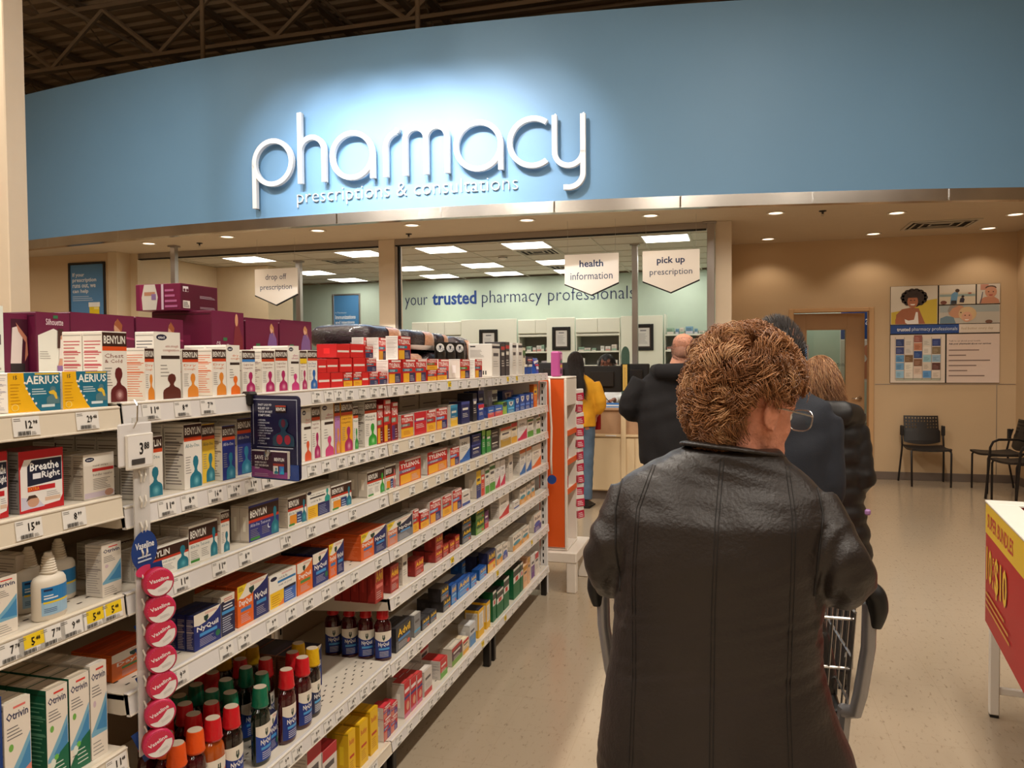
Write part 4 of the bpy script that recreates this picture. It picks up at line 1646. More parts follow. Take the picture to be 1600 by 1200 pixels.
def relax(c1, c2):
    def d(F):
        F.R(0, 0, 1, 1, (236, 226, 212))
        F.T('Relax', .12, .66, .88, .86, (70, 60, 60), True)
        F.R(.0, .0, 1, .34, c1)
        F.E(.45, .42, .4, .13, c2)
        F.L(.2, .06, .8, .26, 3, (240, 230, 220), .3)
    return d


def aerius(F):
    F.R(0, 0, 1, 1, (28, 112, 140))
    F.poly([(0, 0), (.60, 0), (.52, .12), (.40, .42), (.30, .72), (.29, 1), (0, 1)], (246, 188, 24))
    F.T('AERIUS', .33, .70, .97, .92, (250, 248, 240), True)
    F.R(.5, .945, .98, .985, (230, 190, 60))
    F.L(.44, .44, .74, .62, 3, (210, 226, 230), .4)
    F.R(.62, .10, .88, .17, (220, 232, 236))
    F.bust(.72, .18, .98, .64, (92, 128, 136), None)
    F.poly([(.76, .50), (.86, .54), (.92, .46), (.94, .30), (.90, .30), (.86, .42), (.78, .44)], (236, 196, 60))
    for x, y in ((.31, .74), (.34, .60), (.39, .46), (.45, .33), (.51, .21)):
        F.E(x, y, .022, .032, (250, 246, 236), 10)
        F.k -= 1
    F.k += 1
    F.T('15', .10, .83, .17, .93, (90, 80, 50), True)
    F.L(.04, .22, .24, .78, 7, (196, 140, 20), .16)
    F.E(.12, .13, .07, .09, (248, 220, 120), 12)
    F.E(.12, .13, .055, .072, (246, 188, 24), 12)


def silh(kind):
    MR = (104, 22, 60)

    def d(F):
        F.R(0, 0, 1, 1, MR)
        if kind == 'white':
            G0 = F.o
            F.poly([(.04, .30), (.5, .22), (.96, .30), (.96, .74), (.5, .82), (.04, .74)], (226, 226, 216))
            F.T('Silhouette', .28, .86, .80, .93, (236, 220, 226), False, 2)
            F.R(.50, .935, .64, .97, (50, 110, 70))
            F.L(.08, .48, .42, .58, 4, (170, 166, 160), .3)
            F.o = F.o + F.v * .14
            F.poly([(.62, .08), (.84, .08), (.86, .26), (.82, .40), (.86, .56), (.74, .62), (.64, .50), (.68, .36), (.60, .24)], (204, 152, 124))
            F.poly([(.58, .26), (.86, .26), (.84, .12), (.60, .12)], (140, 104, 160))
            F.poly([(.64, .34), (.84, .34), (.84, .56), (.68, .56)], (228, 218, 212))
            F.poly([(.62, .68), (.78, .68), (.80, .62), (.70, .60), (.68, .46), (.60, .46)], (70, 40, 34))
            F.o = G0
        elif kind == 'dark':
            G0 = F.o
            F.o = F.o + F.v * .24
            F.R(.3, -.2, 1, .7, (64, 14, 36))
            F.poly([(.25, .2), (.7, .2), (.78, .5), (.6, .62), (.35, .6)], (222, 208, 204))
            F.poly([(.5, .66), (.95, .5), (.99, .3), (.85, .22), (.9, .44), (.6, .56)], (186, 120, 96))
            F.R(.25, -.2, .85, .2, (34, 26, 30))
            F.o = G0
        elif kind in ('plain', 'back'):
            F.poly([(0, .62), (.3, .72), (.7, .76), (1, .72), (1, .70), (.7, .72), (.3, .68), (0, .58)], (160, 60, 100))
            if kind == 'plain':
                G0 = F.o
                F.o = F.o + F.v * .22
                F.E(.72, .62, .06, .10, (196, 150, 120))
                F.poly([(.66, .66), (.72, .74), (.80, .66), (.78, .56), (.75, .6), (.70, .64)], (150, 84, 50))
                F.poly([(.62, -.1), (.84, -.1), (.80, .5), (.66, .5)], (90, 60, 110))
                F.o = G0
        elif kind == 'red':
            G0 = F.o
            F.o = F.o + F.v * .26
            F.T('Silhouette', .14, .26, .56, .36, (232, 220, 224), False)
            F.R(.34, .37, .46, .41, (50, 110, 70))
            F.poly([(.60, .06), (.66, .36), (.72, .62), (.80, .66), (.84, .56), (.96, .40), (.98, .06)], (120, 40, 50))
            F.E(.76, .64, .05, .08, (200, 146, 110))
            F.o = G0
        elif kind == 'lilac':
            G0 = F.o
            F.o = F.o + F.v * .38
            F.T('Silhouette', .14, .10, .52, .22, (232, 220, 224), False, 2)
            F.R(.30, .24, .42, .29, (50, 110, 70))
            F.poly([(.62, -.3), (.98, -.3), (.98, 0), (.62, 0)], (122, 92, 150))
            F.poly([(.62, 0), (.98, 0), (.94, .36), (.86, .46), (.72, .44), (.66, .30)], (122, 92, 150))
            F.E(.78, .52, .05, .07, (214, 168, 140))
            F.poly([(.72, .54), (.78, .60), (.85, .54), (.86, .38), (.82, .50)], (190, 140, 90))
            F.o = G0
        elif kind == 'case':
            F.R(.02, .04, .98, .96, (84, 18, 42))
            F.R(.06, .08, .24, .36, (230, 222, 214))
            F.L(.07, .12, .23, .34, 4, (60, 50, 50), .5)
            F.R(.06, .70, .20, .90, (226, 216, 220))
            F.E(.10, .76, .03, .06, (84, 18, 42), 8)
            F.E(.17, .76, .03, .06, (84, 18, 42), 8)
            F.L(.5, .5, .95, .62, 3, (200, 180, 190), .3)
            F.L(.5, .1, .95, .2, 2, (200, 180, 190), .3)
    return d


def breathe(F):
    F.R(0, 0, 1, 1, (190, 28, 36))
    F.poly([(.03, .04), (.9, .10), (.97, .2), (.97, .86), (.12, .86), (.03, .70)], (238, 234, 230))
    F.poly([(.18, .42), (.96, .46), (.96, .84), (.28, .84), (.18, .74)], (28, 34, 56))
    F.T('Breathe', .24, .66, .90, .80, (244, 244, 244), True)
    F.T('Right', .50, .50, .92, .64, (244, 244, 244), True)
    F.R(.30, .53, .48, .62, (236, 236, 240))
    F.R(.18, .33, .80, .41, (196, 36, 44))
    F.T('EXTRA', .20, .345, .44, .40, (240, 150, 40), True)
    F.L(.60, .19, .94, .31, 4, (130, 126, 124), .25)
    F.poly([(.04, .05), (.55, .06), (.40, .20), (.04, .26)], (206, 204, 222))
    F.E(.30, .16, .13, .085, (208, 160, 132))
    F.poly([(.14, .18), (.20, .27), (.34, .27), (.40, .22), (.24, .22)], (70, 50, 40))
    F.R(.56, .14, .92, .20, (220, 190, 166))


def ex_strips(F):
    F.R(0, 0, 1, 1, (238, 230, 218))
    F.E(.2, .88, .15, .05, (30, 34, 62))
    F.T('exact', .10, .865, .30, .895, (235, 235, 235), True)
    F.T('nasal strips', .30, .70, .80, .76, (90, 70, 66), False)
    F.R(.28, .60, .98, .67, (206, 50, 46))
    F.T('bandes nasales', .30, .50, .94, .56, (90, 70, 66), False)
    F.L(.30, .20, .92, .46, 7, (110, 104, 100), .3)
    F.R(.02, .02, .98, .14, (214, 200, 214))
    F.E(.82, .09, .15, .08, (198, 150, 128))


def otrivin(low=None, acc=(220, 60, 50)):
    def d(F):
        F.R(0, 0, 1, 1, (236, 226, 212))
        F.poly([(.98, .30), (.98, .66), (.62, .50), (.2, .34), (.02, .28), (.02, .24), (.98, .24)], (120, 176, 204))
        F.poly([(.98, .40), (.98, .58), (.6, .40), (.3, .30), (.98, .27)], (70, 140, 190))
        F.T('Otrivin', .08, .83, .92, .91, (40, 44, 84), True)
        F.L(.35, .93, .85, .96, 1, acc, .7)
        F.L(.10, .66, .72, .79, 4, (110, 106, 106), .3)
        F.E(.24, .58, .09, .035, (120, 180, 80) if low else (214, 190, 200))
        F.L(.10, .04, .8, .20, 4, (150, 146, 140), .25)
        if low:
            F.poly([(0, 0), (1, 0), (1, .36), (.6, .30), (.3, .20), (0, .08)], low)
            F.L(.35, .06, .92, .24, 4, (214, 226, 214), .25)
            F.E(.26, .22, .12, .05, (228, 234, 220))
            F.E(.42, .27, .10, .03, (110, 190, 80))
    return d


def plain(c, *bands):
    """a body colour with bands (y0, y1, colour), text lines in the middle"""
    def d(F):
        F.R(0, 0, 1, 1, c)
        for y0, y1, cc in bands:
            F.R(0, y0, 1, y1, cc)
        F.L(.15, .30, .85, .52, 3, (170, 164, 158) if sum(c) > 380 else (220, 214, 208), .3)
        F.R(.14, .62, .80, .72, (90, 84, 86) if sum(c) > 380 else (232, 226, 214))
    return d


def shieldf(c, c2=(236, 232, 226)):
    def d(F):
        F.R(0, 0, 1, 1, c)
        F.poly([(.2, .9), (.8, .9), (.75, .66), (.5, .52), (.25, .66)], c2)
        F.poly([(.34, .84), (.66, .84), (.5, .62)], NAV)
        F.R(.1, .3, .9, .42, tuple(min(255, v + 70) for v in c))
        F.L(.1, .06, .9, .26, 3, (210, 216, 226), .3)
    return d


def curvef(c, low, top=None):
    def d(F):
        F.R(0, 0, 1, 1, c)
        F.poly([(0, 0), (1, 0), (1, .45), (.6, .28), (.2, .12), (0, .1)], low)
        if top:
            F.R(0, .86, 1, 1, top)
        F.T('DIN', .2, .62, .7, .72, (80, 74, 74), True)
        F.L(.15, .40, .85, .58, 3, (170, 164, 158), .3)
    return d


def red_tall(F):
    F.R(0, 0, 1, 1, (200, 40, 48))
    F.R(.1, .70, .9, .80, (236, 222, 220))
    F.R(.0, .52, 1, .60, (70, 60, 130))
    F.E(.6, .30, .25, .13, (220, 160, 130))
    F.R(.0, .0, 1, .12, (210, 120, 150))


def yel_box(F):
    F.R(0, 0, 1, 1, (238, 190, 26))
    F.T('Buckley', .15, .68, .85, .84, (200, 60, 40), True)
    F.R(.18, .42, .82, .48, (200, 60, 40))
    F.L(.2, .14, .8, .38, 5, (190, 120, 30), .3)


def green_box(F):
    F.R(0, 0, 1, 1, (22, 110, 66))
    F.R(0, .52, 1, .72, (230, 224, 216))
    F.R(.3, .55, .72, .69, (206, 60, 56))
    F.R(0, .74, 1, .90, (70, 66, 64))
    F.R(0, .92, 1, 1, (226, 220, 212))


def yel_white(F):
    F.R(0, 0, 1, 1, (236, 184, 40))
    F.R(.12, .26, .88, .88, (232, 226, 216))
    F.L(.2, .32, .8, .82, 10, (130, 124, 118), .25)


SIDE_LINES = dict(white=((238, 232, 222), (150, 130, 124)), pink=((240, 226, 220), (196, 90, 96)), peach=((240, 230, 218), (222, 120, 80)))
# type: (front design, body colour, side text (colour or None), top colour, short description, category)
TY = {
    'tealbox': (plain((222, 228, 220), (0, .3, (140, 190, 186)), (.3, .36, (190, 214, 208))), (222, 228, 220), GRY, None, 'tall pale carton fading to teal', 'carton'),
    'aerius': (aerius, (238, 234, 228), (180, 176, 190), None, 'yellow and teal allergy tablet carton', 'carton'),
    'silh_white': (silh('white'), (104, 22, 60), None, (40, 14, 22), 'maroon underwear carton with white oval photo', 'carton'),
    'silh_dark': (silh('dark'), (90, 20, 50), None, None, 'dark maroon underwear carton showing a torso', 'carton'),
    'silh_plain': (silh('plain'), (100, 22, 58), None, (40, 16, 22), 'wide maroon underwear carton with plain band', 'carton'),
    'silh_red': (silh('red'), (104, 22, 56), None, None, 'maroon underwear carton with red dress photo', 'carton'),
    'silh_lilac': (silh('lilac'), (92, 20, 48), None, None, 'maroon underwear carton with lilac dress photo', 'carton'),
    'silh_back': (silh('back'), (90, 18, 48), None, None, 'plain maroon carton standing in the back', 'carton'),
    'silh_case': (silh('case'), (126, 26, 70), 'silh', None, 'maroon case lying on top of the stack', 'carton'),
    'ben_maroon': (benylin((100, 32, 34), title='Chest', t2='& Cold', band=(222, 84, 32)), WHT, (196, 84, 92), None, 'white cough carton with large maroon torso', 'carton'),
    'ben_orange': (benylin((226, 140, 50), title='Dry', t2='Cough', tc=(226, 130, 80), glow=None), WHT, (224, 124, 84), None, 'white cough carton with orange torso', 'carton'),
    'ben_magenta': (benylin((176, 36, 100)), WHT, (170, 150, 150), None, 'white cough carton with magenta torso', 'carton'),
    'ben_magblue': (benylin((176, 36, 100), band=(60, 130, 200)), WHT, (170, 150, 150), None, 'white cough carton, blue band, magenta torso', 'carton'),
    'ben_magyel': (benylin((170, 36, 96), band=(240, 200, 40), bandh=.12), WHT, (170, 150, 150), None, 'white cough carton, yellow band, magenta torso', 'carton'),
    'ben_blue': (benylin((36, 100, 176), title='Sore Throat', t2='& Cough', tc=(60, 100, 160)), WHT, (150, 150, 160), None, 'white cough carton with blue torso', 'carton'),
    'ben_teal': (benylin((36, 120, 142), title='All-In-One', t2=None, tc=(40, 110, 124), glow=(150, 210, 216)), (234, 228, 218), (120, 110, 106), None, 'white cough carton with teal torso', 'carton'),
    'ben_yellow': (benylin((36, 120, 142), body=(240, 200, 60), title='All-In-One', t2=None, tc=(60, 90, 90), glow=(150, 210, 216)), (234, 228, 218), (150, 140, 130), None, 'yellow cough carton with teal torso', 'carton'),
    'ben_night': (benylin((40, 120, 150), body=(36, 50, 126), title='All-In-One', t2=None, tc=(230, 230, 240), glow=(130, 190, 210)), (234, 228, 218), (150, 140, 130), None, 'navy cough carton with teal torso', 'carton'),
    'ben_navy': (benylin((30, 50, 100), title='Sinus', t2=None, tc=(40, 60, 110), glow=(226, 230, 240)), WHT, (150, 140, 130), None, 'white cough carton with navy torso', 'carton'),
    'ben_purple': (benylin((226, 150, 60), body=(186, 130, 190), title='DM', t2=None), (240, 170, 60), (150, 140, 130), None, 'purple and orange cough carton', 'carton'),
    'ben_gold': (benylin((180, 40, 100), body=(240, 176, 50), title='Cough & Chest', t2='Congestion', tc=(120, 70, 40)), (240, 176, 60), (200, 120, 40), None, 'golden cough carton with magenta torso', 'carton'),
    'ben_green': (benylin((40, 150, 60), title='Phlegm', t2=None, tc=(40, 120, 60), glow=(190, 230, 170)), WHT, (150, 140, 130), None, 'narrow white cough carton with green torso', 'carton'),
    'ben_mucusg': (benylin((50, 160, 50), title='Mucus &', t2='Phlegm', tc=(60, 70, 60), glow=(200, 240, 180)), (226, 220, 210), (130, 120, 112), None, 'wide white cough carton with green torso', 'carton'),
    'ben_side': (benylin((36, 120, 142), title='All-In-One', t2=None, tc=(40, 110, 124), glow=(150, 210, 216)), (234, 228, 218), (190, 150, 140), None, 'tall white carton with teal torso edge', 'carton'),
    'ben_wide': (wide(), (232, 224, 212), (190, 180, 170), (206, 196, 182), 'flat white tablet carton with teal figure', 'carton'),
    'ben_nightwide': (wide(body=(48, 52, 126), t='All-In-One  Tout-en-un', tc=(226, 226, 240), lower=low_night), (226, 216, 202), None, None, 'flat navy night tablet carton', 'carton'),
    'ben_multi': (wide(lower=low_multi), (232, 222, 208), (190, 180, 170), None, 'flat white carton with orange and navy panels', 'carton'),
    'ben_mucusw': (wide(fig=(50, 160, 50), t='Mucus & Phlegm', tc=(70, 90, 60)), (222, 212, 198), None, None, 'flat white carton with green figure', 'carton'),
    'ben_sinus': (wide(fig=(200, 110, 110), t='Sinus', tc=(160, 60, 70), lower=low_multi), (222, 212, 198), None, None, 'flat white carton with pink figure', 'carton'),
    'ex_maroon': (exact((96, 42, 34), t='extra strength'), (242, 238, 230), (110, 110, 116), None, 'plain white cough carton with brown head', 'carton'),
    'ex_orange': (exact((238, 116, 36), c2=(222, 120, 60), t='dry', t2='cough'), (242, 238, 230), (150, 140, 136), None, 'plain white cough carton with orange head', 'carton'),
    'ex_magenta': (exact((206, 60, 130), c2=(180, 60, 110), t='dm', t2='chest'), (242, 238, 230), (150, 140, 136), None, 'plain white cough carton with magenta head', 'carton'),
    'ex_red': (exact((226, 90, 50), c2=(200, 70, 50)), (240, 230, 218), (150, 140, 136), None, 'plain white cough carton with red head', 'carton'),
    'ex_pink': (exact((214, 70, 130), c2=(190, 50, 90), t='dm', t2='expectorant'), (240, 230, 218), (150, 140, 136), None, 'plain white cough carton with pink head', 'carton'),
    'ex_strips': (ex_strips, (216, 204, 188), (140, 124, 110), None, 'white nasal strip carton with sleeping face', 'carton'),
    'ex_dn': (ex_dn, (222, 212, 198), None, (200, 190, 174), 'white day and night carton, yellow blue panels', 'carton'),
    'ex_night': (ex_night, (200, 190, 174), None, (190, 180, 160), 'navy night carton with pale top', 'carton'),
    'ex_multi': (ex_multi, (222, 212, 198), None, None, 'white carton with yellow and navy panels', 'carton'),
    'breathe': (breathe, (150, 146, 144), (70, 66, 66), (150, 24, 32), 'red nasal strip carton with sleeping man', 'carton'),
    'otrivin': (otrivin(), (222, 214, 204), (170, 160, 156), None, 'white nasal spray carton with blue swoosh', 'carton'),
    'otrivin_text': (plain((214, 204, 192)), (214, 204, 192), (140, 132, 126), None, 'white nasal carton turned to its text', 'carton'),
    'otrivin_pink': (otrivin((226, 140, 124), (230, 120, 110)), (226, 214, 196), (170, 160, 156), None, 'white nasal carton with pink foot', 'carton'),
    'otrivin_green': (otrivin((20, 104, 72)), (20, 92, 66), (90, 150, 120), (198, 184, 164), 'white nasal carton with green foot', 'carton'),
    'blue_deep': (plain((22, 60, 130), (0, .2, (16, 30, 60))), (22, 60, 130), None, None, 'deep blue nasal carton', 'carton'),
    'dayquil': (dayquil, (226, 104, 30), None, (196, 72, 26), 'orange day tablet carton', 'carton'),
    'nyquil': (nyquil, (24, 36, 96), (180, 170, 166), (30, 34, 60), 'navy night tablet carton', 'carton'),
    'dayny': (dayny, (222, 96, 34), (240, 140, 90), (196, 80, 34), 'orange and navy twin tablet carton', 'carton'),
    'dayny_big': (dayny, (150, 96, 70), (190, 150, 130), (40, 34, 50), 'large orange and navy twin carton', 'carton'),
    'dayny_sev': (dayny_sev, (190, 180, 168), None, (150, 142, 132), 'grey and peach twin tablet carton', 'carton'),
    'tyl_end': (tyl_end, (206, 34, 36), None, (232, 220, 214), 'red pain tablet carton showing its end', 'carton'),
    'tyl_small_y': (tylenol(yellow=True), (206, 40, 38), None, (232, 220, 214), 'small red carton with yellow foot', 'carton'),
    'tyl_small_b': (tylenol(cap=(50, 60, 100), cap2=(40, 40, 84)), (206, 40, 38), None, (232, 220, 214), 'small red carton with navy foot', 'carton'),
    'tyl_small_g': (tylenol(yellow=True, band=(60, 140, 60)), (236, 230, 222), None, (232, 220, 214), 'small red carton with green band', 'carton'),
    'tyl_tall': (tylenol(), (240, 236, 230), (206, 200, 196), None, 'tall red and white cold carton', 'carton'),
    'tyl_cold': (tylenol(), (206, 40, 38), None, (232, 220, 214), 'wide red cold tablet carton', 'carton'),
    'tyl_greenband': (tylenol(band=(60, 140, 60)), (238, 232, 224), None, (232, 220, 214), 'red cold carton with green band', 'carton'),
    'tyl_y': (tylenol(yellow=True, band=(120, 116, 112)), (226, 216, 206), None, (190, 176, 164), 'red carton with yellow foot', 'carton'),
    'tyl_n': (tylenol(cap=(240, 170, 50), cap2=(46, 50, 110), band=(110, 160, 210)), (226, 216, 206), None, (190, 170, 160), 'red carton with navy night panel', 'carton'),
    'tyl_red': (plain((206, 36, 48), (.58, .66, (150, 40, 110))), (226, 216, 206), None, (210, 180, 170), 'red store brand tablet carton', 'carton'),
    'tyl_wide': (tylenol(cap=(244, 176, 44), cap2=(236, 150, 50), band=(120, 110, 140)), (226, 218, 210), None, (196, 184, 172), 'wide red tablet carton with yellow capsules', 'carton'),
    'tyl_liq': (tylenol(cap=(240, 170, 40), cap2=(120, 30, 26), band=(140, 150, 130)), (176, 36, 34), None, (214, 60, 56), 'tall red liquid carton', 'carton'),
    'tyl_liqn': (tylenol(cap=(90, 50, 110), cap2=(110, 30, 30), band=(140, 150, 130)), (176, 36, 34), None, (214, 60, 56), 'tall red liquid carton with violet cup', 'carton'),
    'tyl_stackr': (tylenol(cap=(216, 130, 110), cap2=(80, 60, 130), band=(70, 80, 150)), (232, 222, 216), None, (196, 50, 60), 'red and violet tablet carton', 'carton'),
    'cold_teal': (plain((40, 120, 160), (.0, .40, (238, 190, 60)), (.86, 1, (60, 150, 190))), (222, 214, 204), None, None, 'teal and yellow tablet carton', 'carton'),
    'navy_box': (plain((36, 42, 96), (.88, 1, (70, 80, 150))), (34, 40, 92), None, (60, 66, 120), 'navy carton', 'carton'),
    'navy_stripe': (plain((36, 40, 92), (.4, .5, (220, 60, 60))), (36, 40, 92), None, (226, 222, 224), 'navy carton with white top', 'carton'),
    'white_flat': (plain((206, 194, 178)), (206, 194, 178), (130, 120, 110), None, 'plain cream storage carton', 'carton'),
    'white_plain': (plain((226, 216, 204)), (226, 216, 204), (170, 160, 150), None, 'plain white carton', 'carton'),
    'white_small': (plain((230, 220, 210), (0, .2, (60, 80, 150))), (230, 220, 210), None, None, 'small white carton with blue foot', 'carton'),
    'black_narrow': (plain((44, 42, 52), (.7, .8, (120, 120, 140))), (44, 42, 52), None, None, 'narrow black carton', 'carton'),
    'blue_red': (plain((40, 70, 150), (.72, .95, (206, 50, 70))), (40, 60, 130), None, None, 'blue carton with red top', 'carton'),
    'oval_white': (plain((226, 226, 228), (.1, .24, (40, 44, 60)), (.4, .54, (40, 44, 60)), (.72, .86, (40, 44, 60))), (226, 226, 228), None, None, 'white carton with three dark ovals', 'carton'),
    'multi_small': (plain((64, 110, 186), (0, .45, (214, 84, 80))), (60, 80, 150), None, None, 'small blue and red carton', 'carton'),
    'lime_box': (plain((150, 190, 70), (.7, 1, (40, 70, 60))), (150, 190, 70), None, None, 'lime green carton', 'carton'),
    'teal_shield': (shieldf((50, 140, 186)), (50, 140, 186), None, None, 'sky blue carton with white shield', 'carton'),
    'blue_shield': (shieldf((34, 80, 160)), (34, 80, 160), None, None, 'blue carton with white shield', 'carton'),
    'orange_tall': (plain((236, 120, 30), (.55, .9, (244, 190, 60))), (236, 120, 30), None, None, 'tall narrow orange carton', 'carton'),
    'spray_blue': (curvef((226, 222, 216), (40, 100, 180), (36, 50, 100)), (220, 214, 206), None, None, 'white spray carton with blue foot', 'carton'),
    'green_tall': (plain((60, 150, 70), (.75, 1, (150, 200, 90))), (40, 110, 56), None, None, 'tall green carton', 'carton'),
    'black_stack': (plain((52, 44, 44)), (52, 44, 44), None, None, 'flat black carton', 'carton'),
    'gold_wide': (plain((228, 216, 196), (0, .4, (190, 150, 60)), (.86, 1, (210, 80, 50))), (228, 216, 196), None, None, 'wide cream and gold carton', 'carton'),
    'cream_small': (plain((232, 214, 184), (0, .3, (230, 170, 50)), (.8, 1, (200, 60, 60))), (232, 214, 184), None, None, 'cream carton with golden foot', 'carton'),
    'white_red': (curvef((234, 228, 224), (206, 40, 84)), (234, 228, 224), None, None, 'white carton with red wave', 'carton'),
    'white_redcurve': (curvef((234, 226, 216), (206, 50, 50)), (226, 216, 206), (150, 140, 134), None, 'large white carton with red curve', 'carton'),
    'white_green': (plain((234, 228, 216), (.8, .92, (60, 120, 60)), (0, .3, (90, 160, 60))), (228, 220, 208), None, None, 'white carton with green bands', 'carton'),
    'yellow_stripe': (plain((240, 196, 50), (0, .5, (50, 60, 120))), (214, 204, 190), None, None, 'yellow over navy carton', 'carton'),
    'red_stripe': (plain((214, 70, 50), (.8, 1, (230, 220, 210))), (214, 204, 190), None, None, 'narrow red carton', 'carton'),
    'blue_white': (curvef((232, 226, 218), (50, 110, 180), (222, 120, 60)), (222, 214, 204), (160, 150, 144), None, 'white carton with blue wave', 'carton'),
    'orange_curve': (curvef((236, 228, 214), (236, 110, 40)), (226, 216, 204), None, None, 'white carton with orange curve', 'carton'),
    'adv_red': (advil((176, 44, 34), (166, 48, 40), strip=(220, 120, 110)), (150, 40, 34), None, (140, 40, 34), 'brick red pain tablet carton', 'carton'),
    'adv_black': (advil((44, 42, 44), (100, 100, 104)), (44, 40, 42), None, (60, 54, 50), 'black pain tablet carton', 'carton'),
    'adv_gray': (advil((50, 50, 54), (92, 94, 98)), (48, 46, 50), None, (58, 56, 58), 'charcoal pain tablet carton', 'carton'),
    'adv_green': (advil((60, 110, 50), (110, 160, 60), strip=(40, 70, 40)), (50, 84, 46), None, (60, 90, 50), 'green pain tablet carton', 'carton'),
    'adv_blue': (advil((36, 106, 190), (60, 140, 214), strip=(140, 190, 230)), (24, 84, 160), None, (24, 70, 140), 'bright blue pain tablet carton', 'carton'),
    'adv_navy': (advil((34, 40, 84), (200, 60, 56), strip=(230, 226, 226)), (32, 36, 74), None, (36, 38, 60), 'navy carton with red foot', 'carton'),
    'adv_navy2': (advil((38, 42, 86), (244, 190, 50), strip=(210, 60, 60)), (32, 36, 74), None, (36, 38, 60), 'navy carton with yellow foot', 'carton'),
    'gray_box': (plain((134, 134, 136), (.2, .3, (80, 160, 200))), (140, 138, 138), None, (190, 184, 174), 'plain grey carton', 'carton'),
    'purple_small': (plain((110, 50, 100), (0, .35, (200, 60, 70))), (90, 44, 80), None, None, 'purple carton', 'carton'),
    'relax': (relax((230, 160, 60), (80, 150, 170)), (206, 196, 182), None, (186, 176, 160), 'cream muscle tablet carton with orange foot', 'carton'),
    'relax2': (relax((90, 80, 150), (70, 100, 180)), (206, 196, 182), None, (186, 176, 160), 'cream tablet carton with violet foot', 'carton'),
    'red_white': (plain((226, 216, 208), (.8, 1, (190, 40, 50)), (0, .1, (190, 40, 50))), (222, 212, 204), (180, 170, 164), (190, 40, 50), 'white carton with red top', 'carton'),
    'yel_box': (yel_box, (236, 188, 30), None, (226, 176, 30), 'yellow cough syrup carton', 'carton'),
    'red_tall': (red_tall, (222, 214, 206), None, (190, 60, 60), 'tall red throat carton', 'carton'),
    'white_stripe': (plain((214, 204, 196), (0, .2, (200, 60, 60))), (214, 204, 196), (150, 142, 138), None, 'white striped carton', 'carton'),
    'red_green': (plain((206, 60, 60), (0, .35, (110, 170, 70))), (216, 208, 202), (160, 154, 150), (190, 50, 50), 'red carton with green foot', 'carton'),
    'purple_green': (plain((90, 60, 70), (0, .3, (120, 160, 60)), (.8, 1, (180, 60, 60))), (206, 196, 180), None, None, 'dark plum carton', 'carton'),
    'white_blue': (plain((206, 206, 206), (0, .5, (90, 140, 190))), (206, 206, 206), None, None, 'white and pale blue carton', 'carton'),
    'yel_white': (yel_white, (236, 184, 40), 'panel', (50, 52, 70), 'yellow carton with white fact panel', 'carton'),
    'green_box': (green_box, (24, 104, 62), None, (60, 58, 56), 'dark green and white carton', 'carton'),
    'peach_box': (plain((236, 186, 140), (.8, 1, (206, 150, 60))), (236, 190, 150), None, None, 'peach coloured carton', 'carton'),
    'white_purple': (plain((234, 228, 222), (.05, .55, (110, 60, 140))), (228, 220, 212), None, None, 'white carton with purple panel', 'carton'),
    'white_redtop': (plain((234, 224, 214), (.75, 1, (200, 50, 60))), (228, 218, 208), None, None, 'narrow white carton with red top', 'carton'),
    'brace_white': (plain((226, 220, 212), (.86, .94, (50, 50, 60))), (230, 226, 220), 'brace', None, 'tall white support brace carton', 'carton'),
    'brace_dark': (plain((70, 64, 66), (.8, .9, (190, 60, 60))), (60, 56, 60), None, None, 'tall charcoal support brace carton', 'carton'),
    'brace_cream': (plain((230, 220, 196), (.7, .9, (80, 120, 70))), (230, 224, 210), None, None, 'narrow cream carton', 'carton'),
    'pink_pack': (plain((196, 90, 150), (0, .3, (110, 40, 90)), (.8, .92, (222, 160, 196))), (190, 84, 146), None, None, 'pink hygiene pack', 'pack'),
    'jar_dark': (plain((50, 44, 60), (.5, .7, (190, 60, 60))), (50, 44, 60), None, None, 'small dark carton on the blue packs', 'carton'),
}
SHN = {'T0': 'top shelf, left edge', 'T': 'top shelf', '20': 'second shelf, left edge', '2': 'second shelf', '30': 'third shelf, left edge', '3': 'third shelf',
       '40': 'fourth shelf, left edge', '4': 'fourth shelf', '5': 'fifth shelf', '6': 'sixth shelf', '7': 'bottom shelf', '6b': 'bottle shelf'}
_cm = {}


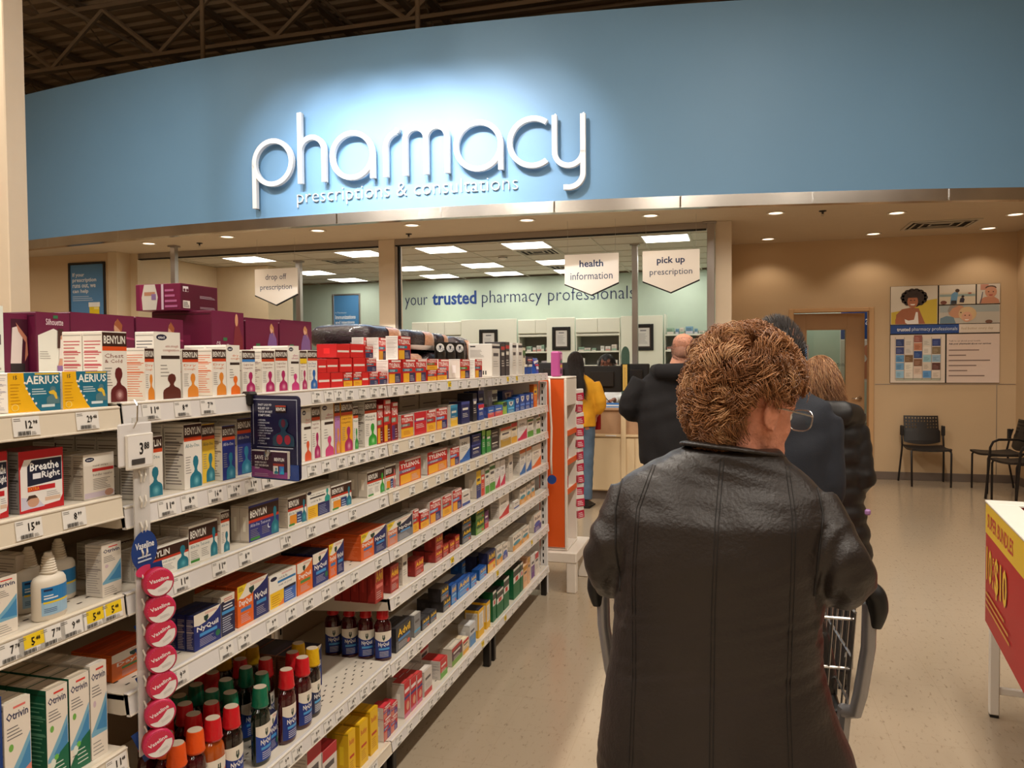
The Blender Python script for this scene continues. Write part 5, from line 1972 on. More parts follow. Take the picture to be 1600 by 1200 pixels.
def carton_meshes(ty):
    """(body mesh, printed front mesh), both on the unit box"""
    if ty in _cm:
        return _cm[ty]
    front, body, side, top, desc, cat = TY[ty]
    b = MB()
    b.col = lin(body)
    b.box((-1, -.5, 0), (-.006, .5, 1), .012)
    # near side and top: tuck flaps, text, barcodes
    S = Face(b, (-1, -.5, 0), (1, 0, 0), (0, 0, 1), (0, -1, 0), .0015)
    dk = tuple(int(v * .72) for v in body)
    if side == 'silh':
        S.R(.1, .05, .45, .98, (150, 36, 84))
        S.poly([(.16, .02), (.46, .02), (.50, .5), (.44, .98), (.20, .98), (.14, .5)], (222, 216, 206))
        S.R(.2, .56, .44, .7, (196, 140, 110))
        S.R(.36, .4, .46, .62, (150, 120, 170))
        S.R(.58, .02, .63, .98, (224, 200, 216))
        S.L(.66, .1, .95, .9, 4, (196, 110, 160), .4)
    elif side == 'panel':
        S.R(.06, .28, .94, .9, (228, 222, 212))
        S.L(.12, .32, .88, .86, 11, (110, 104, 100), .25)
    elif side == 'brace':
        S.R(.08, .90, .3, .94, (40, 40, 44))
        S.L(.08, .60, .7, .84, 6, (150, 146, 142), .3)
        for i in range(6):
            S.R(.2 + i * .1, .06, .25 + i * .1, .18, (40, 38, 38))
            S.k -= 1
    elif side is not None:
        S.R(.04, .94, .96, .955, dk)
        S.L(.08, .08, .92, .90, 18, side, .32)
        S.R(.06, .70, .94, .715, side)
        S.R(.06, .52, .94, .54, side)
    else:
        S.R(.03, .03, .97, .045, dk)
        S.R(.03, .95, .97, .965, dk)
        S.R(.35, .3, .65, .7, tuple(min(255, int(v * 1.12) + 8) for v in body))
    T = Face(b, (-1, -.5, 1), (1, 0, 0), (0, 1, 0), (0, 0, 1), .0015)
    if top is not None:
        T.R(.012, .012, .988, .988, top)
    tk = tuple(int(v * .75) for v in (top or body))
    T.R(.06, .02, .08, .98, tk)
    T.R(.5, .0, .52, 1, tk)
    T.R(.60, .15, .86, .85, tuple(min(255, int(v * 1.1) + 10) for v in (top or body)))
    bm_ = b.mesh('carton', PRINT)
    b = MB()
    F = Face(b, (-.006, -.5, 0), (0, 1, 0), (0, 0, 1), (1, 0, 0), .0009)
    # print keeps a hair's breadth from the edges
    class G:
        pass
    front(F)
    fm = b.mesh('printed_front', PRINT)
    _cm[ty] = (bm_, fm)
    return _cm[ty]


count = {}
for s, z, rows in PRODUCTS:
    for r in rows:
        if r[0] in TY:
            count[(s, TY[r[0]][4])] = count.get((s, TY[r[0]][4]), 0) + 1
_seen = {}


def put_carton(ty, s, x, y0, y1, zb, h, d, n=1, xmin=-1.62, rz=0.0, placed=None):
    front, body, side, top, desc, cat = TY[ty]
    bm_, fm = carton_meshes(ty)
    k = (s, desc)
    i = _seen.get(k, 0)
    _seen[k] = i + 1
    base = desc + ', ' + SHN[s]
    if count.get(k, 1) > 1:
        base += ', ' + ORD[i] + ' from left'
    w = y1 - y0 - .0012
    jit = random.Random(int(y0 * 1000) + len(s))
    for q in range(n):
        xf = x - q * (d + .002)
        if xf - d < xmin:
            break
        c = bpy.data.objects.new('pack' if cat == 'pack' else 'carton', bm_)
        COL.objects.link(c)
        a = 0 if w > .12 or n > 1 else jit.uniform(-.008, .008)
        c.location = (xf - jit.uniform(0, .002), (y0 + y1) / 2, zb)
        c.rotation_euler = (0, 0, a)
        c.scale = (d, w, h)
        tag(c, base + (', front one' if n > 1 and q == 0 else (', ' + ORD[q] + ' deep' if q else '')), cat, desc + ' on the ' + SHN[s].split(',')[0])
        f = bpy.data.objects.new('printed_front', fm)
        if q == 0:
            COL.objects.link(f)
            f.parent = c
        else:
            bpy.data.objects.remove(f)
        if placed is not None:
            placed.append((xf - d, xf, y0, y1, zb, zb + h))


for s, z, rows in PRODUCTS:
    for (ty, x, y0, y1, dz_, h, d, n) in rows:
        if ty in TY:
            put_carton(ty, s, x, y0, y1, z + dz_ + .0006, h, d, n)
# ================================================================ SIGNS
M['letter'] = mat('sign_letter_white', (240, 238, 236), rough=0.4)
M['sign_white'] = mat('sign_board_white', (232, 222, 210), rough=0.45)
M['navy_ink'] = mat('navy_ink', (26, 40, 84), rough=0.5)
M['blue_ink'] = mat('blue_ink', (24, 60, 128), rough=0.5)


def stroke_letter(paths, w, parent):
    """thick 2D strokes (x, z) extruded and bent onto the curved fascia"""
    b = MB()
    for pts, closed in paths:
        n = len(pts)
        L, R = [], []
        for i in range(n):
            p = Vector(pts[i])
            a = Vector(pts[i - 1]) if (i > 0 or closed) else None
            c = Vector(pts[(i + 1) % n]) if (i < n - 1 or closed) else None
            t = Vector((0, 0))
            if a is not None:
                t += (p - a).normalized()
            if c is not None:
                t += (c - p).normalized()
            t.normalize()
            nn = Vector((-t.y, t.x)) * (w / 2)
            L.append(p + nn)
            R.append(p - nn)
        rings = []
        for l, r in zip(L, R):
            yl, yr = fas_y(l.x) - .05, fas_y(r.x) - .05
            rings.append([(l.x, yl, l.y), (r.x, yr, r.y), (r.x, yr - .05, r.y), (l.x, yl - .05, l.y)])
        b.ring_loft(rings, closed=closed)
    o = b.build('letter', M['letter'], parent, smooth='auto')
    # stand-off pins to the wall
    b = MB()
    for pts, closed in paths:
        for i in (0, len(pts) // 2, len(pts) - 1):
            x, z = pts[i]
            z += .02 if i == 0 else (-.0)
            y = fas_y(x)
            b.tube([(x, y - .052, z), (x, y + .002, z)], .006, 5)
    b.build('standoff_pin', M['steel'], o)
    return o


def arc(cx, cz, r, a0, a1, n=26):
    return [(cx + r * math.cos(math.radians(a0 + (a1 - a0) * i / n)), cz + r * math.sin(math.radians(a0 + (a1 - a0) * i / n))) for i in range(n + 1)]


e = empty('wall_sign', (0, 0, 0), 0, 'large white raised pharmacy lettering on the curved blue fascia', 'sign')
zb, W_, r0, zc = 3.495, .052, .236, 3.752
LET = [
    [(arc(-4.888, zc, r0, 0, 360, 40)[:-1], True), ([(-5.124, zc), (-5.124, 3.262)], False)],
    [([(-4.543, zb), (-4.543, 4.262)], False), (arc(-4.397, 3.838, .146, 180, 0, 18) + [(-4.251, zb)], False)],
    [(arc(-3.915, zc, r0, 0, 360, 40)[:-1], True), ([(-3.679, zc), (-3.679, zb)], False)],
    [([(-3.528, zb), (-3.528, 3.80)] + arc(-3.366, 3.80, .162, 180, 104, 10)[1:] + [], False), ([(-3.405, 3.9575), (-3.385, 3.992)], False)],
    [([(-3.306, zb), (-3.306, 3.868)] + arc(-3.191, 3.868, .115, 180, 0, 16)[1:] + [(-3.076, zb)], False), (arc(-2.961, 3.868, .115, 180, 0, 16) + [(-2.846, zb)], False)],
    [(arc(-2.512, zc, r0, 0, 360, 40)[:-1], True), ([(-2.276, zc), (-2.276, zb)], False)],
    [(arc(-1.945, zc, r0, 54, 306, 34), False)],
    [([(-1.724, 4.005), (-1.724, 3.64)] + arc(-1.582, 3.64, .142, 180, 360, 18)[1:], False), ([(-1.440, 4.005), (-1.440, 3.42)] + arc(-1.58, 3.42, .14, 0, -100, 12)[1:] + [(-1.635, 3.282)], False)],
]
for L in LET:
    stroke_letter(L, W_, e)


def text_raw(s, offset=0.0, res=2):
    cu = bpy.data.curves.new('t', 'FONT')
    cu.body = s
    cu.resolution_u = res
    cu.offset = offset
    o = bpy.data.objects.new('t', cu)
    me = o.to_mesh()
    pts = [(v.co.x, v.co.y) for v in me.vertices]
    fs = [tuple(p.vertices) for p in me.polygons]
    o.to_mesh_clear()
    bpy.data.objects.remove(o)
    bpy.data.curves.remove(cu)
    return pts, fs


def raised_text(s, x0, x1, z0, hx, offset, depth, ys, material, parent):
    """raised lettering, one mesh per letter; hx = height of an x; ys(x) = wall surface"""
    px, _ = text_raw('x')
    xh = max(p[1] for p in px)
    full, _ = text_raw(s)
    fx0, fx1 = min(p[0] for p in full), max(p[0] for p in full)
    kx, kz = (x1 - x0) / (fx1 - fx0), hx / xh
    for i, ch in enumerate(s):
        if ch == ' ':
            continue
        pre, _ = text_raw(s[:i + 1])
        one, fs = text_raw(ch, offset)
        one0, _ = text_raw(ch)
        sh = max(p[0] for p in pre) - max(p[0] for p in one0)
        P = [((p[0] + sh - fx0) * kx + x0, p[1] * kz + z0) for p in one]
        b = MB()
        n = len(P)
        b.v = [(p[0], ys(p[0]) - depth, p[1]) for p in P] + [(p[0], ys(p[0]), p[1]) for p in P]
        edges = {}
        for f in fs:
            b.face(f)
            for a, c in zip(f, f[1:] + f[:1]):
                edges[(a, c)] = edges.get((a, c), 0) + 1
        for (a, c) in edges:
            if (c, a) not in edges:
                b.face((c, a, a + n, c + n))
        b.build('letter', material, parent, fix=False)


e = empty('wall_sign', (0, 0, 0), 0, 'small white lettering prescriptions and consultations under the large lettering', 'sign')
raised_text('prescriptions & consultations', -4.634, -2.116, 3.300, .098, -.024, .02, lambda x: fas_y(x) - .004, M['letter'], e)
e = empty('wall_sign', (0, 0, 0), 0, 'navy lettering your trusted pharmacy professionals on the mint wall', 'sign')
raised_text('your', -5.92, -5.46, 2.600, .150, -.012, .006, lambda x: YB - .0005, M['navy_ink'], e)
raised_text('trusted', -5.36, -4.51, 2.602, .150, .024, .006, lambda x: YB - .0005, M['blue_ink'], e)
raised_text('pharmacy', -4.40, -3.27, 2.604, .150, -.012, .006, lambda x: YB - .0005, M['navy_ink'], e)
raised_text('professionals', -3.16, -1.62, 2.606, .150, -.012, .006, lambda x: YB - .0005, M['navy_ink'], e)

# fixtures of the spots that light the lettering
for i, x in enumerate((-4.55, -3.95, -3.35, -2.75, -2.15)):
    t = empty('spotlight', (x, 5.25, 5.18), 0, 'sign spotlight on a drop rod above the frame, %s from the left' % ORD[i], 'spotlight', 'spotlights for the lettering')
    b = MB()
    b.lathe([(.001, .16), (.05, .15), (.07, .10), (.08, -.05), (.085, -.06), (.075, -.06), (.07, -.04), (.001, -.03)], 16)
    h = b.build('can', M['black_metal'], t, smooth='auto')
    h.rotation_euler = (math.radians(-25), 0, 0)
    b = MB()
    b.tube([(0, 0, .1), (0, 0, 2.11)], .012, 6)
    b.build('drop_rod', M['black_metal'], t)
    spot_lamp('sign_spot', (x, 5.29, 5.10), (x + .05, 7.63, 3.66), SIGN_W * (.5, .9, 1.1, .9, .5)[i], (.96, .98, 1.0), math.radians(48), 1.0, .04)
# housings of the store strip lamps
sl0 = None
for i, (x, y) in enumerate(STRIPS):
    lab = 'long strip lamp hung over the aisles, number %s counted from the fascia' % ORD[i]
    if sl0 is None:
        sl0 = empty('strip_lamp', (x, y, 5.56), 0, lab, 'lamp', 'strip lamps over the aisles')
        b = MB()
        b.box((-.09, -1.2, -.005), (.09, 1.2, .07), .01)
        b.build('housing', M['white_paint'], sl0)
        for s_ in (-.9, .9):
            b = MB()
            b.tube([(0, s_, .07), (0, s_, 1.74)], .006, 5)
            b.build('hanger', M['steel'], sl0)
        b = MB()
        b.box((-.08, -1.15, -.012), (.08, 1.15, -.006))
        b.build('diffuser', M['lamp_on'], sl0)
    else:
        copy_tree(sl0, None, (x, y, 5.56))['label'] = lab


def hanging_sign(xc, y, l1, l2, label, bold):
    e = empty('hanging_sign', (xc, y, 2.25), 0, label, 'sign', 'white pointed signs hung from the soffit')
    pts = [(-.295, .125), (0, 0), (.295, .125), (.295, .44), (-.295, .44)]
    Mx = Matrix(((1, 0, 0, 0), (0, 0, 1, 0), (0, 1, 0, 0), (0, 0, 0, 1)))
    b = MB()
    b.prism(pts, -.008, .008, Mx)
    b.build('board', M['sign_white'], e)
    b = MB()
    for s in (-1, 1):
        q = [(s * .295, .125), (0, 0), (0, -.014), (s * .295, .111)]
        b.prism(q, -.012, .012, Mx)
    b.build('edge_trim', M['slot'], e)
    b = MB()
    F = Face(b, (-.295, -.0085, 0), (1, 0, 0), (0, 0, 1), (0, -1, 0), .0006)
    wd = {'drop off': .29, 'health': .26, 'pick up': .29}[l1]
    F.T(l1, .295 - wd / 2, .285 if l1 != 'health' else .30, .295 + wd / 2, .375, (34, 48, 84), bold, 2)
    b.build('lettering', PRINT, e, fix=False)
    b = MB()
    F.mb = b
    wd2 = .44 if l2 != 'information' else .46
    F.T(l2, .295 - wd2 / 2, .165, .295 + wd2 / 2, .245, (60, 70, 96), False, 2)
    b.build('lettering', PRINT, e, fix=False)
    for s in (-.26, .26):
        b = MB()
        b.tube([(s, 0, .44), (s, 0, ZS - 2.25)], .0016, 5)
        b.build('wire', M['steel'], e)


hanging_sign(-5.36, 8.3, 'drop off', 'prescription', 'hanging drop off prescription sign above the maroon cartons', False)
hanging_sign(-1.47, 8.3, 'health', 'information', 'hanging health information sign before the mint lettering', True)
hanging_sign(-0.625, 8.3, 'pick up', 'prescription', 'hanging pick up prescription sign beside the right pillar', True)


def framed_poster(x0, x1, z0, z1, y, label, draw, fm):
    e = empty('framed_poster', ((x0 + x1) / 2, y, z0), 0, label, 'poster')
    w, h = x1 - x0, z1 - z0
    b = MB()
    for lo, hi in (((-w / 2, 0), (-w / 2 + .03, h)), ((w / 2 - .03, 0), (w / 2, h)), ((-w / 2 + .03, 0), (w / 2 - .03, .03)), ((-w / 2 + .03, h - .03), (w / 2 - .03, h))):
        b.box((lo[0], -.024, lo[1]), (hi[0], -.001, hi[1]), .004)
    b.build('frame', fm, e)
    b = MB()
    F = Face(b, (-w / 2 + .03, -.008, .03), (w - .06, 0, 0), (0, 0, h - .06), (0, -1, 0), .0006)
    draw(F)
    b.build('poster_print', PRINT, e, fix=False)
    return e


def poster_runs(F):
    F.R(0, 0, 1, 1, (84, 132, 176))
    for i, (t, w) in enumerate((('If your', .36), ('prescription', .72), ('runs out, we', .70), ('can help', .48))):
        F.T(t, .06, .80 - i * .085, .06 + w, .875 - i * .085, (226, 226, 226), True, 2)
    F.L(.06, .44, .72, .53, 3, (190, 204, 220), .3)
    F.R(.56, .0, .86, .34, (226, 196, 40))
    F.R(.54, .34, .88, .41, (232, 230, 224))
    F.R(.70, .30, .84, .335, (238, 220, 120))


def poster_imm(F):
    F.R(0, 0, 1, 1, (74, 128, 176))
    F.T('In Pharmacies', .05, .56, .5, .60, (220, 226, 232), False)
    F.T('Immunizations', .05, .42, .86, .52, (234, 234, 234), True, 2)
    F.T('and injections', .05, .28, .82, .38, (234, 234, 234), True, 2)
    F.L(.05, .14, .5, .2, 2, (190, 204, 220), .4)


framed_poster(-8.83, -8.21, 2.0, 2.94, 8.62, 'blue framed poster about prescriptions running out, on the left wall', poster_runs, M['black_metal'])
framed_poster(-7.43, -6.84, 2.02, 2.86, YB, 'blue framed immunizations poster on the mint wall', poster_imm, M['frame_metal'])

# large health board on the tan wall: flat prints on separate panels
e = empty('health_board', (1.908, YW, 1.224), 0, 'large white health poster board of photos and leaflets on the tan wall', 'poster')
BW, BH = 1.218, 1.212
b = MB()
b.box((0, -.016, 0), (BW, -.002, BH), .003)
b.build('backing_board', M['slot'], e)


def panel(x0, z0, x1, z1, draw):
    b = MB()
    b.col = lin((226, 212, 196))
    b.box((x0 * BW, -.022, z0 * BH), (x1 * BW, -.0155, z1 * BH), .001)
    F = Face(b, (x0 * BW, -.022, z0 * BH), ((x1 - x0) * BW, 0, 0), (0, 0, (z1 - z0) * BH), (0, -1, 0), .0006)
    draw(F)
    b.build('panel', PRINT, e, fix=False)


def ph_woman(F):
    F.R(.01, .01, .99, .99, (216, 206, 190))
    F.poly([(.01, .01), (.99, .01), (.99, .66), (.78, .62), (.6, .5), (.3, .38), (.01, .32)], (206, 178, 60))
    F.poly([(.10, .01), (.12, .26), (.24, .40), (.42, .44), (.60, .42), (.66, .24), (.74, .01)], (164, 98, 66))
    F.poly([(.32, .01), (.30, .14), (.38, .10), (.50, .12), (.54, .32), (.58, .32), (.60, .01)], (236, 230, 222))
    F.poly([(.10, .01), (.10, .14), (.20, .22), (.24, .10), (.36, .01)], (170, 100, 66))
    for a in range(14):
        t = a / 14 * 2 * PI
        F.E(.50 + .22 * math.cos(t), .70 + .17 * math.sin(t), .075, .075, (48, 34, 28), 10)
        F.k -= 1
    F.k += 1
    F.E(.50, .70, .22, .19, (52, 36, 30))
    F.E(.47, .60, .115, .17, (176, 108, 76))
    F.poly([(.41, .53), (.53, .53), (.50, .50), (.44, .50)], (244, 238, 232))
    F.E(.43, .63, .018, .012, (40, 26, 22), 8)
    F.E(.51, .63, .018, .012, (40, 26, 22), 8)
    F.poly([(.36, .70), (.58, .70), (.56, .80), (.40, .80)], (52, 36, 30))


def ph_beach(F):
    F.R(.01, .01, .99, .99, (214, 200, 176))
    F.R(.01, .40, .99, .52, (150, 168, 164))
    F.R(.01, .60, .99, .99, (222, 212, 196))
    F.poly([(.30, .01), (.32, .30), (.34, .52), (.42, .64), (.52, .60), (.50, .30), (.48, .01)], (110, 156, 190))
    F.poly([(.32, .01), (.33, .2), (.48, .2), (.48, .01)], (50, 50, 56))
    F.E(.50, .70, .06, .09, (70, 50, 40))
    F.poly([(.56, .10), (.58, .30), (.66, .34), (.70, .26), (.68, .08)], (50, 44, 60))
    F.E(.65, .40, .04, .06, (60, 46, 40))
    F.E(.12, .10, .09, .1, (120, 70, 56))
    F.E(.84, .56, .05, .04, (170, 100, 80))


def ph_baby(F):
    F.R(.01, .01, .99, .99, (216, 206, 192))
    F.R(.15, .7, .5, .99, (196, 140, 120))
    F.poly([(.10, .01), (.16, .22), (.34, .34), (.74, .34), (.94, .20), (.98, .01)], (198, 138, 110))
    F.E(.60, .60, .26, .30, (206, 150, 122))
    F.E(.60, .80, .24, .12, (84, 62, 52))
    F.E(.60, .70, .24, .16, (206, 150, 122))
    F.E(.50, .60, .03, .025, (40, 30, 28), 8)
    F.E(.70, .60, .03, .025, (40, 30, 28), 8)
    F.poly([(.50, .46), (.70, .46), (.65, .40), (.55, .40)], (176, 80, 76))
    F.poly([(.16, .01), (.22, .3), (.26, .6), (.23, .6), (.18, .3), (.12, .01)], (70, 80, 100))


def ph_couple(F):
    F.R(.01, .01, .99, .99, (190, 184, 172))
    F.R(.01, .62, .99, .99, (164, 172, 170))
    F.poly([(.01, .01), (.02, .3), (.12, .42), (.24, .36), (.28, .01)], (108, 132, 146))
    F.E(.30, .66, .15, .36, (198, 144, 112))
    F.poly([(.14, .7), (.18, .99), (.34, .99), (.22, .84), (.17, .6)], (150, 140, 130))
    F.E(.47, .52, .15, .40, (212, 180, 136))
    F.E(.46, .36, .09, .28, (216, 164, 136))
    F.poly([(.42, .22), (.50, .22), (.48, .17), (.44, .17)], (240, 232, 226))
    F.E(.36, .60, .015, .03, (60, 40, 36), 8)
    F.E(.43, .44, .012, .025, (60, 40, 36), 8)
    F.E(.50, .44, .012, .025, (60, 40, 36), 8)
    F.E(.82, .08, .06, .1, (120, 84, 66))


def ph_band(F):
    F.R(0, 0, .635, 1, (30, 70, 140))
    F.T('trusted', .06, .28, .185, .72, (232, 232, 232), True, 2)
    F.T('pharmacy professionals', .20, .20, .62, .72, (214, 222, 232), False, 2)
    F.R(.635, .08, .995, .96, (222, 208, 192))
    F.T('feel better every day', .655, .30, .94, .66, (176, 150, 110), False, 1)


def ph_leaf(F):
    F.R(0, 0, 1, 1, (222, 206, 190))
    cs = [[(44, 60, 110), (60, 70, 120), (96, 150, 196), (110, 160, 200), (150, 190, 214)], [(222, 212, 200), (216, 206, 196), (120, 90, 60), (230, 222, 204), (226, 216, 200)],
          [(150, 90, 80), (196, 130, 100), (40, 70, 130), (130, 90, 66), (216, 190, 170)], [(214, 206, 194), (224, 216, 204), (150, 190, 200), (210, 196, 180), (96, 150, 200)], [(44, 60, 120), (130, 110, 80), (150, 180, 200), (90, 50, 44), (222, 206, 190)]]
    for i in range(5):
        for j in range(5):
            x0, y0 = .10 + i * .166, .76 - j * .165 + (.08 if i == 2 else 0)
            F.R(x0, y0, x0 + .15, y0 + .15, cs[i][j])
            F.k -= 1
            F.k += 1
            F.L(x0 + .02, y0 + .03, x0 + .12, y0 + .12, 4, tuple(min(255, v + 60) if sum(cs[i][j]) < 380 else v - 60 for v in cs[i][j]), .3, i * 5 + j)
            F.k -= 2
    F.k += 3
    for i in range(6):
        F.R(.085 + i * .166, .06, .093 + i * .166, .95, (150, 140, 130))


def ph_text(F):
    F.R(0, 0, 1, 1, (222, 200, 186))
    F.T('Talk to us about your health', .04, .835, .64, .875, (110, 90, 86), False, 1)
    F.T('Ask your pharmacist about our services', .04, .775, .84, .82, (70, 60, 66), True, 1)
    for i, w in enumerate((.62, .54, .80, .80, .54, .82)):
        F.L(.04, .66 - i * .105, .04 + w, .685 - i * .105, 1, (130, 110, 104), .8, i)


panel(.003, .605, .438, .997, ph_woman)
panel(.452, .800, .780, .997, ph_beach)
panel(.792, .800, .997, .997, ph_baby)
panel(.452, .605, .997, .790, ph_couple)
panel(.003, .510, .997, .598, ph_band)
panel(.003, .003, .510, .498, ph_leaf)
panel(.524, .003, .997, .498, ph_text)
# loose leaflet pockets standing proud of the leaflet panel
for i in range(5):
    b = MB()
    x = .003 * BW + (.10 + i * .166) * .507 * BW
    b.box((x, -.034, .035), (x + .15 * .507 * BW, -.0225, .06), .001)
    b.build('leaflet_pocket', M['glass'], e)

# ================================================================ CHAIRS
M['shell'] = mat('chair_shell_plastic', (34, 29, 27), rough=0.5)
M['tubeblk'] = mat('chair_tube_black', (32, 28, 27), rough=0.3, metal=0.3)


def waiting_chair(x, y, rz, label, arms=False, shelf=False):
    e = empty('waiting_chair', (x, y, 0), rz, label, 'chair', 'black waiting chairs along the walls')
    # front is -y
    b = MB()
    rings = []
    for i in range(9):
        t = i / 8
        yy = -.22 + .43 * t
        zc_ = .452 - .018 * math.sin(PI * t) + (.012 if i == 0 else 0) - (.02 if i == 0 else 0)
        row = []
        for j in range(9):
            u = j / 8 * 2 - 1
            row.append((u * (.225 - .02 * abs(t - .5)), yy, zc_ + .014 * u * u))
        rings.append(row + [(p[0], p[1], p[2] - .022) for p in reversed(row)])
    b.ring_loft(rings)
    b.build('seat', M['shell'], e, smooth='auto')
    # perforated backrest, built as cells so that its holes are real
    b = MB()
    nx, nz = 23, 17

    def BP(u, v, d):
        w = .205 + .015 * v if v < .42 else .195
        z = .50 + .32 * v
        yy = .205 + .07 * v - .05 * (1 - (u) ** 2) * .6 + .02
        return (u * w, yy + d, z + (-.03 * (1 - u * u) if v < .01 else 0))
    hole = set()
    for i in range(nx):
        for j in range(nz):
            if i % 2 == 1 and j % 2 == 1 and j > 7 and not (abs(i - 11) < 4 and j < 13):
                hole.add((i, j))
    for i in range(nx):
        for j in range(nz):
            if (i, j) in hole:
                q = [(i, j), (i + 1, j), (i + 1, j + 1), (i, j + 1)]
                for (a, c), (a2, c2) in zip(q, q[1:] + q[:1]):
                    u, v, u2, v2 = a / nx * 2 - 1, c / nz, a2 / nx * 2 - 1, c2 / nz
                    b.poly([BP(u, v, -.005), BP(u2, v2, -.005), BP(u2, v2, .005), BP(u, v, .005)])
                continue
            for d, rev in ((-.005, False), (.005, True)):
                q = [BP(i / nx * 2 - 1, j / nz, d), BP((i + 1) / nx * 2 - 1, j / nz, d), BP((i + 1) / nx * 2 - 1, (j + 1) / nz, d), BP(i / nx * 2 - 1, (j + 1) / nz, d)]
                b.poly(q[::-1] if rev else q)
    for j in range(nz):
        for u in (-1, 1):
            b.poly([BP(u, j / nz, -.005), BP(u, j / nz, .005), BP(u, (j + 1) / nz, .005), BP(u, (j + 1) / nz, -.005)])
    for i in range(nx):
        for v in (0, 1):
            b.poly([BP(i / nx * 2 - 1, v, -.005), BP(i / nx * 2 - 1, v, .005), BP((i + 1) / nx * 2 - 1, v, .005), BP((i + 1) / nx * 2 - 1, v, -.005)])
    b.build('backrest', M['shell'], e)
    for s in (-1, 1):
        b = MB()
        b.tube([(s * .21, -.20, 0.003), (s * .215, -.195, .40), (s * .212, -.185, .425), (s * .20, -.15, .432), (s * .20, .16, .432)], .0115, 8)
        b.build('leg', M['tubeblk'], e, smooth='auto')
        b = MB()
        b.tube([(s * .255, .27, 0.003), (s * .235, .19, .40), (s * .232, .185, .46), (s * .232, .215, .60), (s * .23, .245, .70)], .0115, 8)
        b.build('leg', M['tubeblk'], e, smooth='auto')
        b = MB()
        b.box((s * .232 - .02, .19, .58), (s * .232 + .02, .225, .70), .006)
        b.build('back_bracket', M['shell'], e)
        if arms:
            b = MB()
            b.tube([(s * .265, -.235, 0.003), (s * .262, -.20, .40), (s * .262, -.19, .56), (s * .262, -.16, .62), (s * .262, -.10, .645), (s * .258, .10, .645), (s * .245, .20, .62)], .013, 8)
            b.build('armrest', M['tubeblk'], e, smooth='auto')
    b = MB()
    b.tube([(-.2, .12, .43), (.2, .12, .43)], .009, 6)
    b.tube([(-.2, -.12, .43), (.2, -.12, .43)], .009, 6)
    b.build('crossbar', M['tubeblk'], e)
    return e


waiting_chair(2.262, 10.33, .03, 'black perforated waiting chair standing alone under the health board')
waiting_chair(2.93, 10.0, math.radians(-84), 'armless black waiting chair at the right wall behind the armchair')
waiting_chair(2.93, 9.22, math.radians(-76), 'black waiting armchair cut by the right edge', arms=True)

# ================================================================ PROMOTION BIN
M['promo_red'] = mat('promo_red_card', (184, 30, 34), rough=0.5)
e = empty('promotion_bin', (1.045, 3.72, 0), math.radians(-7.5), 'red and yellow promotion bin on white legs at the right edge', 'display bin')
# local: x to the right, -y toward the camera; face towards -x
PL, PWid = 1.05, .62
b = MB()
b.box((.0, -PL, .400), (.012, 0, .912), .002)
b.build('side_panel', M['promo_red'], e)
for lo, hi in (((PWid - .012, -PL, .40), (PWid, 0, .912)), ((.012, -.012, .40), (PWid - .012, 0, .912)), ((.012, -PL, .40), (PWid - .012, -PL + .012, .912))):
    b = MB()
    b.box(lo, hi, .002)
    b.build('side_panel', M['promo_red'], e)
b = MB()
b.box((-.004, -PL - .004, .9125), (PWid + .004, -PL + .10, .922), .002)
b.box((-.004, -.10, .9125), (PWid + .004, .004, .922), .002)
b.box((-.004, -PL + .10, .9125), (.10, -.10, .922), .002)
b.box((PWid - .10, -PL + .10, .9125), (PWid + .004, -.10, .922), .002)
b.build('rim', M['white_paint'], e)
b = MB()
b.box((.012, -PL + .012, .78), (PWid - .012, -.012, .79))
b.build('bin_floor', M['white_paint'], e)
b = MB()
F = Face(b, (-.0005, 0, .40), (0, -1, 0), (0, 0, 1), (-1, 0, 0), .0006)
F.R(0, .385, PL, .510, (232, 190, 36))
F.T('SUPER BUNDLES', .05, .415, .60, .475, (190, 40, 36), True, 2)
F.T('10', .04, .19, .165, .335, (238, 192, 40), True, 2)
for i, ch in enumerate('FOR'):
    F.T(ch, .195, .285 - i * .045, .220, .318 - i * .045, (238, 192, 40), True, 1)
F.T('$10', .245, .17, .50, .335, (238, 192, 40), True, 2)
F.L(.05, .08, .60, .16, 3, (214, 150, 40), .4)
b.build('printed_panel', PRINT, e, fix=False)
for x, y in ((.012, -.03), (PWid - .05, -.03), (.012, -PL + .03), (PWid - .05, -PL + .03)):
    b = MB()
    b.box((x, y - .018, .012), (x + .038, y + .018, .405), .004)
    lg = b.build('leg', M['white_paint'], e)
    b = MB()
    b.box((x + .002, y - .016, .001), (x + .036, y + .016, .013), .002)
    b.build('foot_cap', M['black'], lg)
for yy in (-.04, -PL + .02):
    b = MB()
    b.box((.02, yy, .10), (PWid - .02, yy + .02, .13), .003)
    b.build('stretcher', M['white_paint'], e)
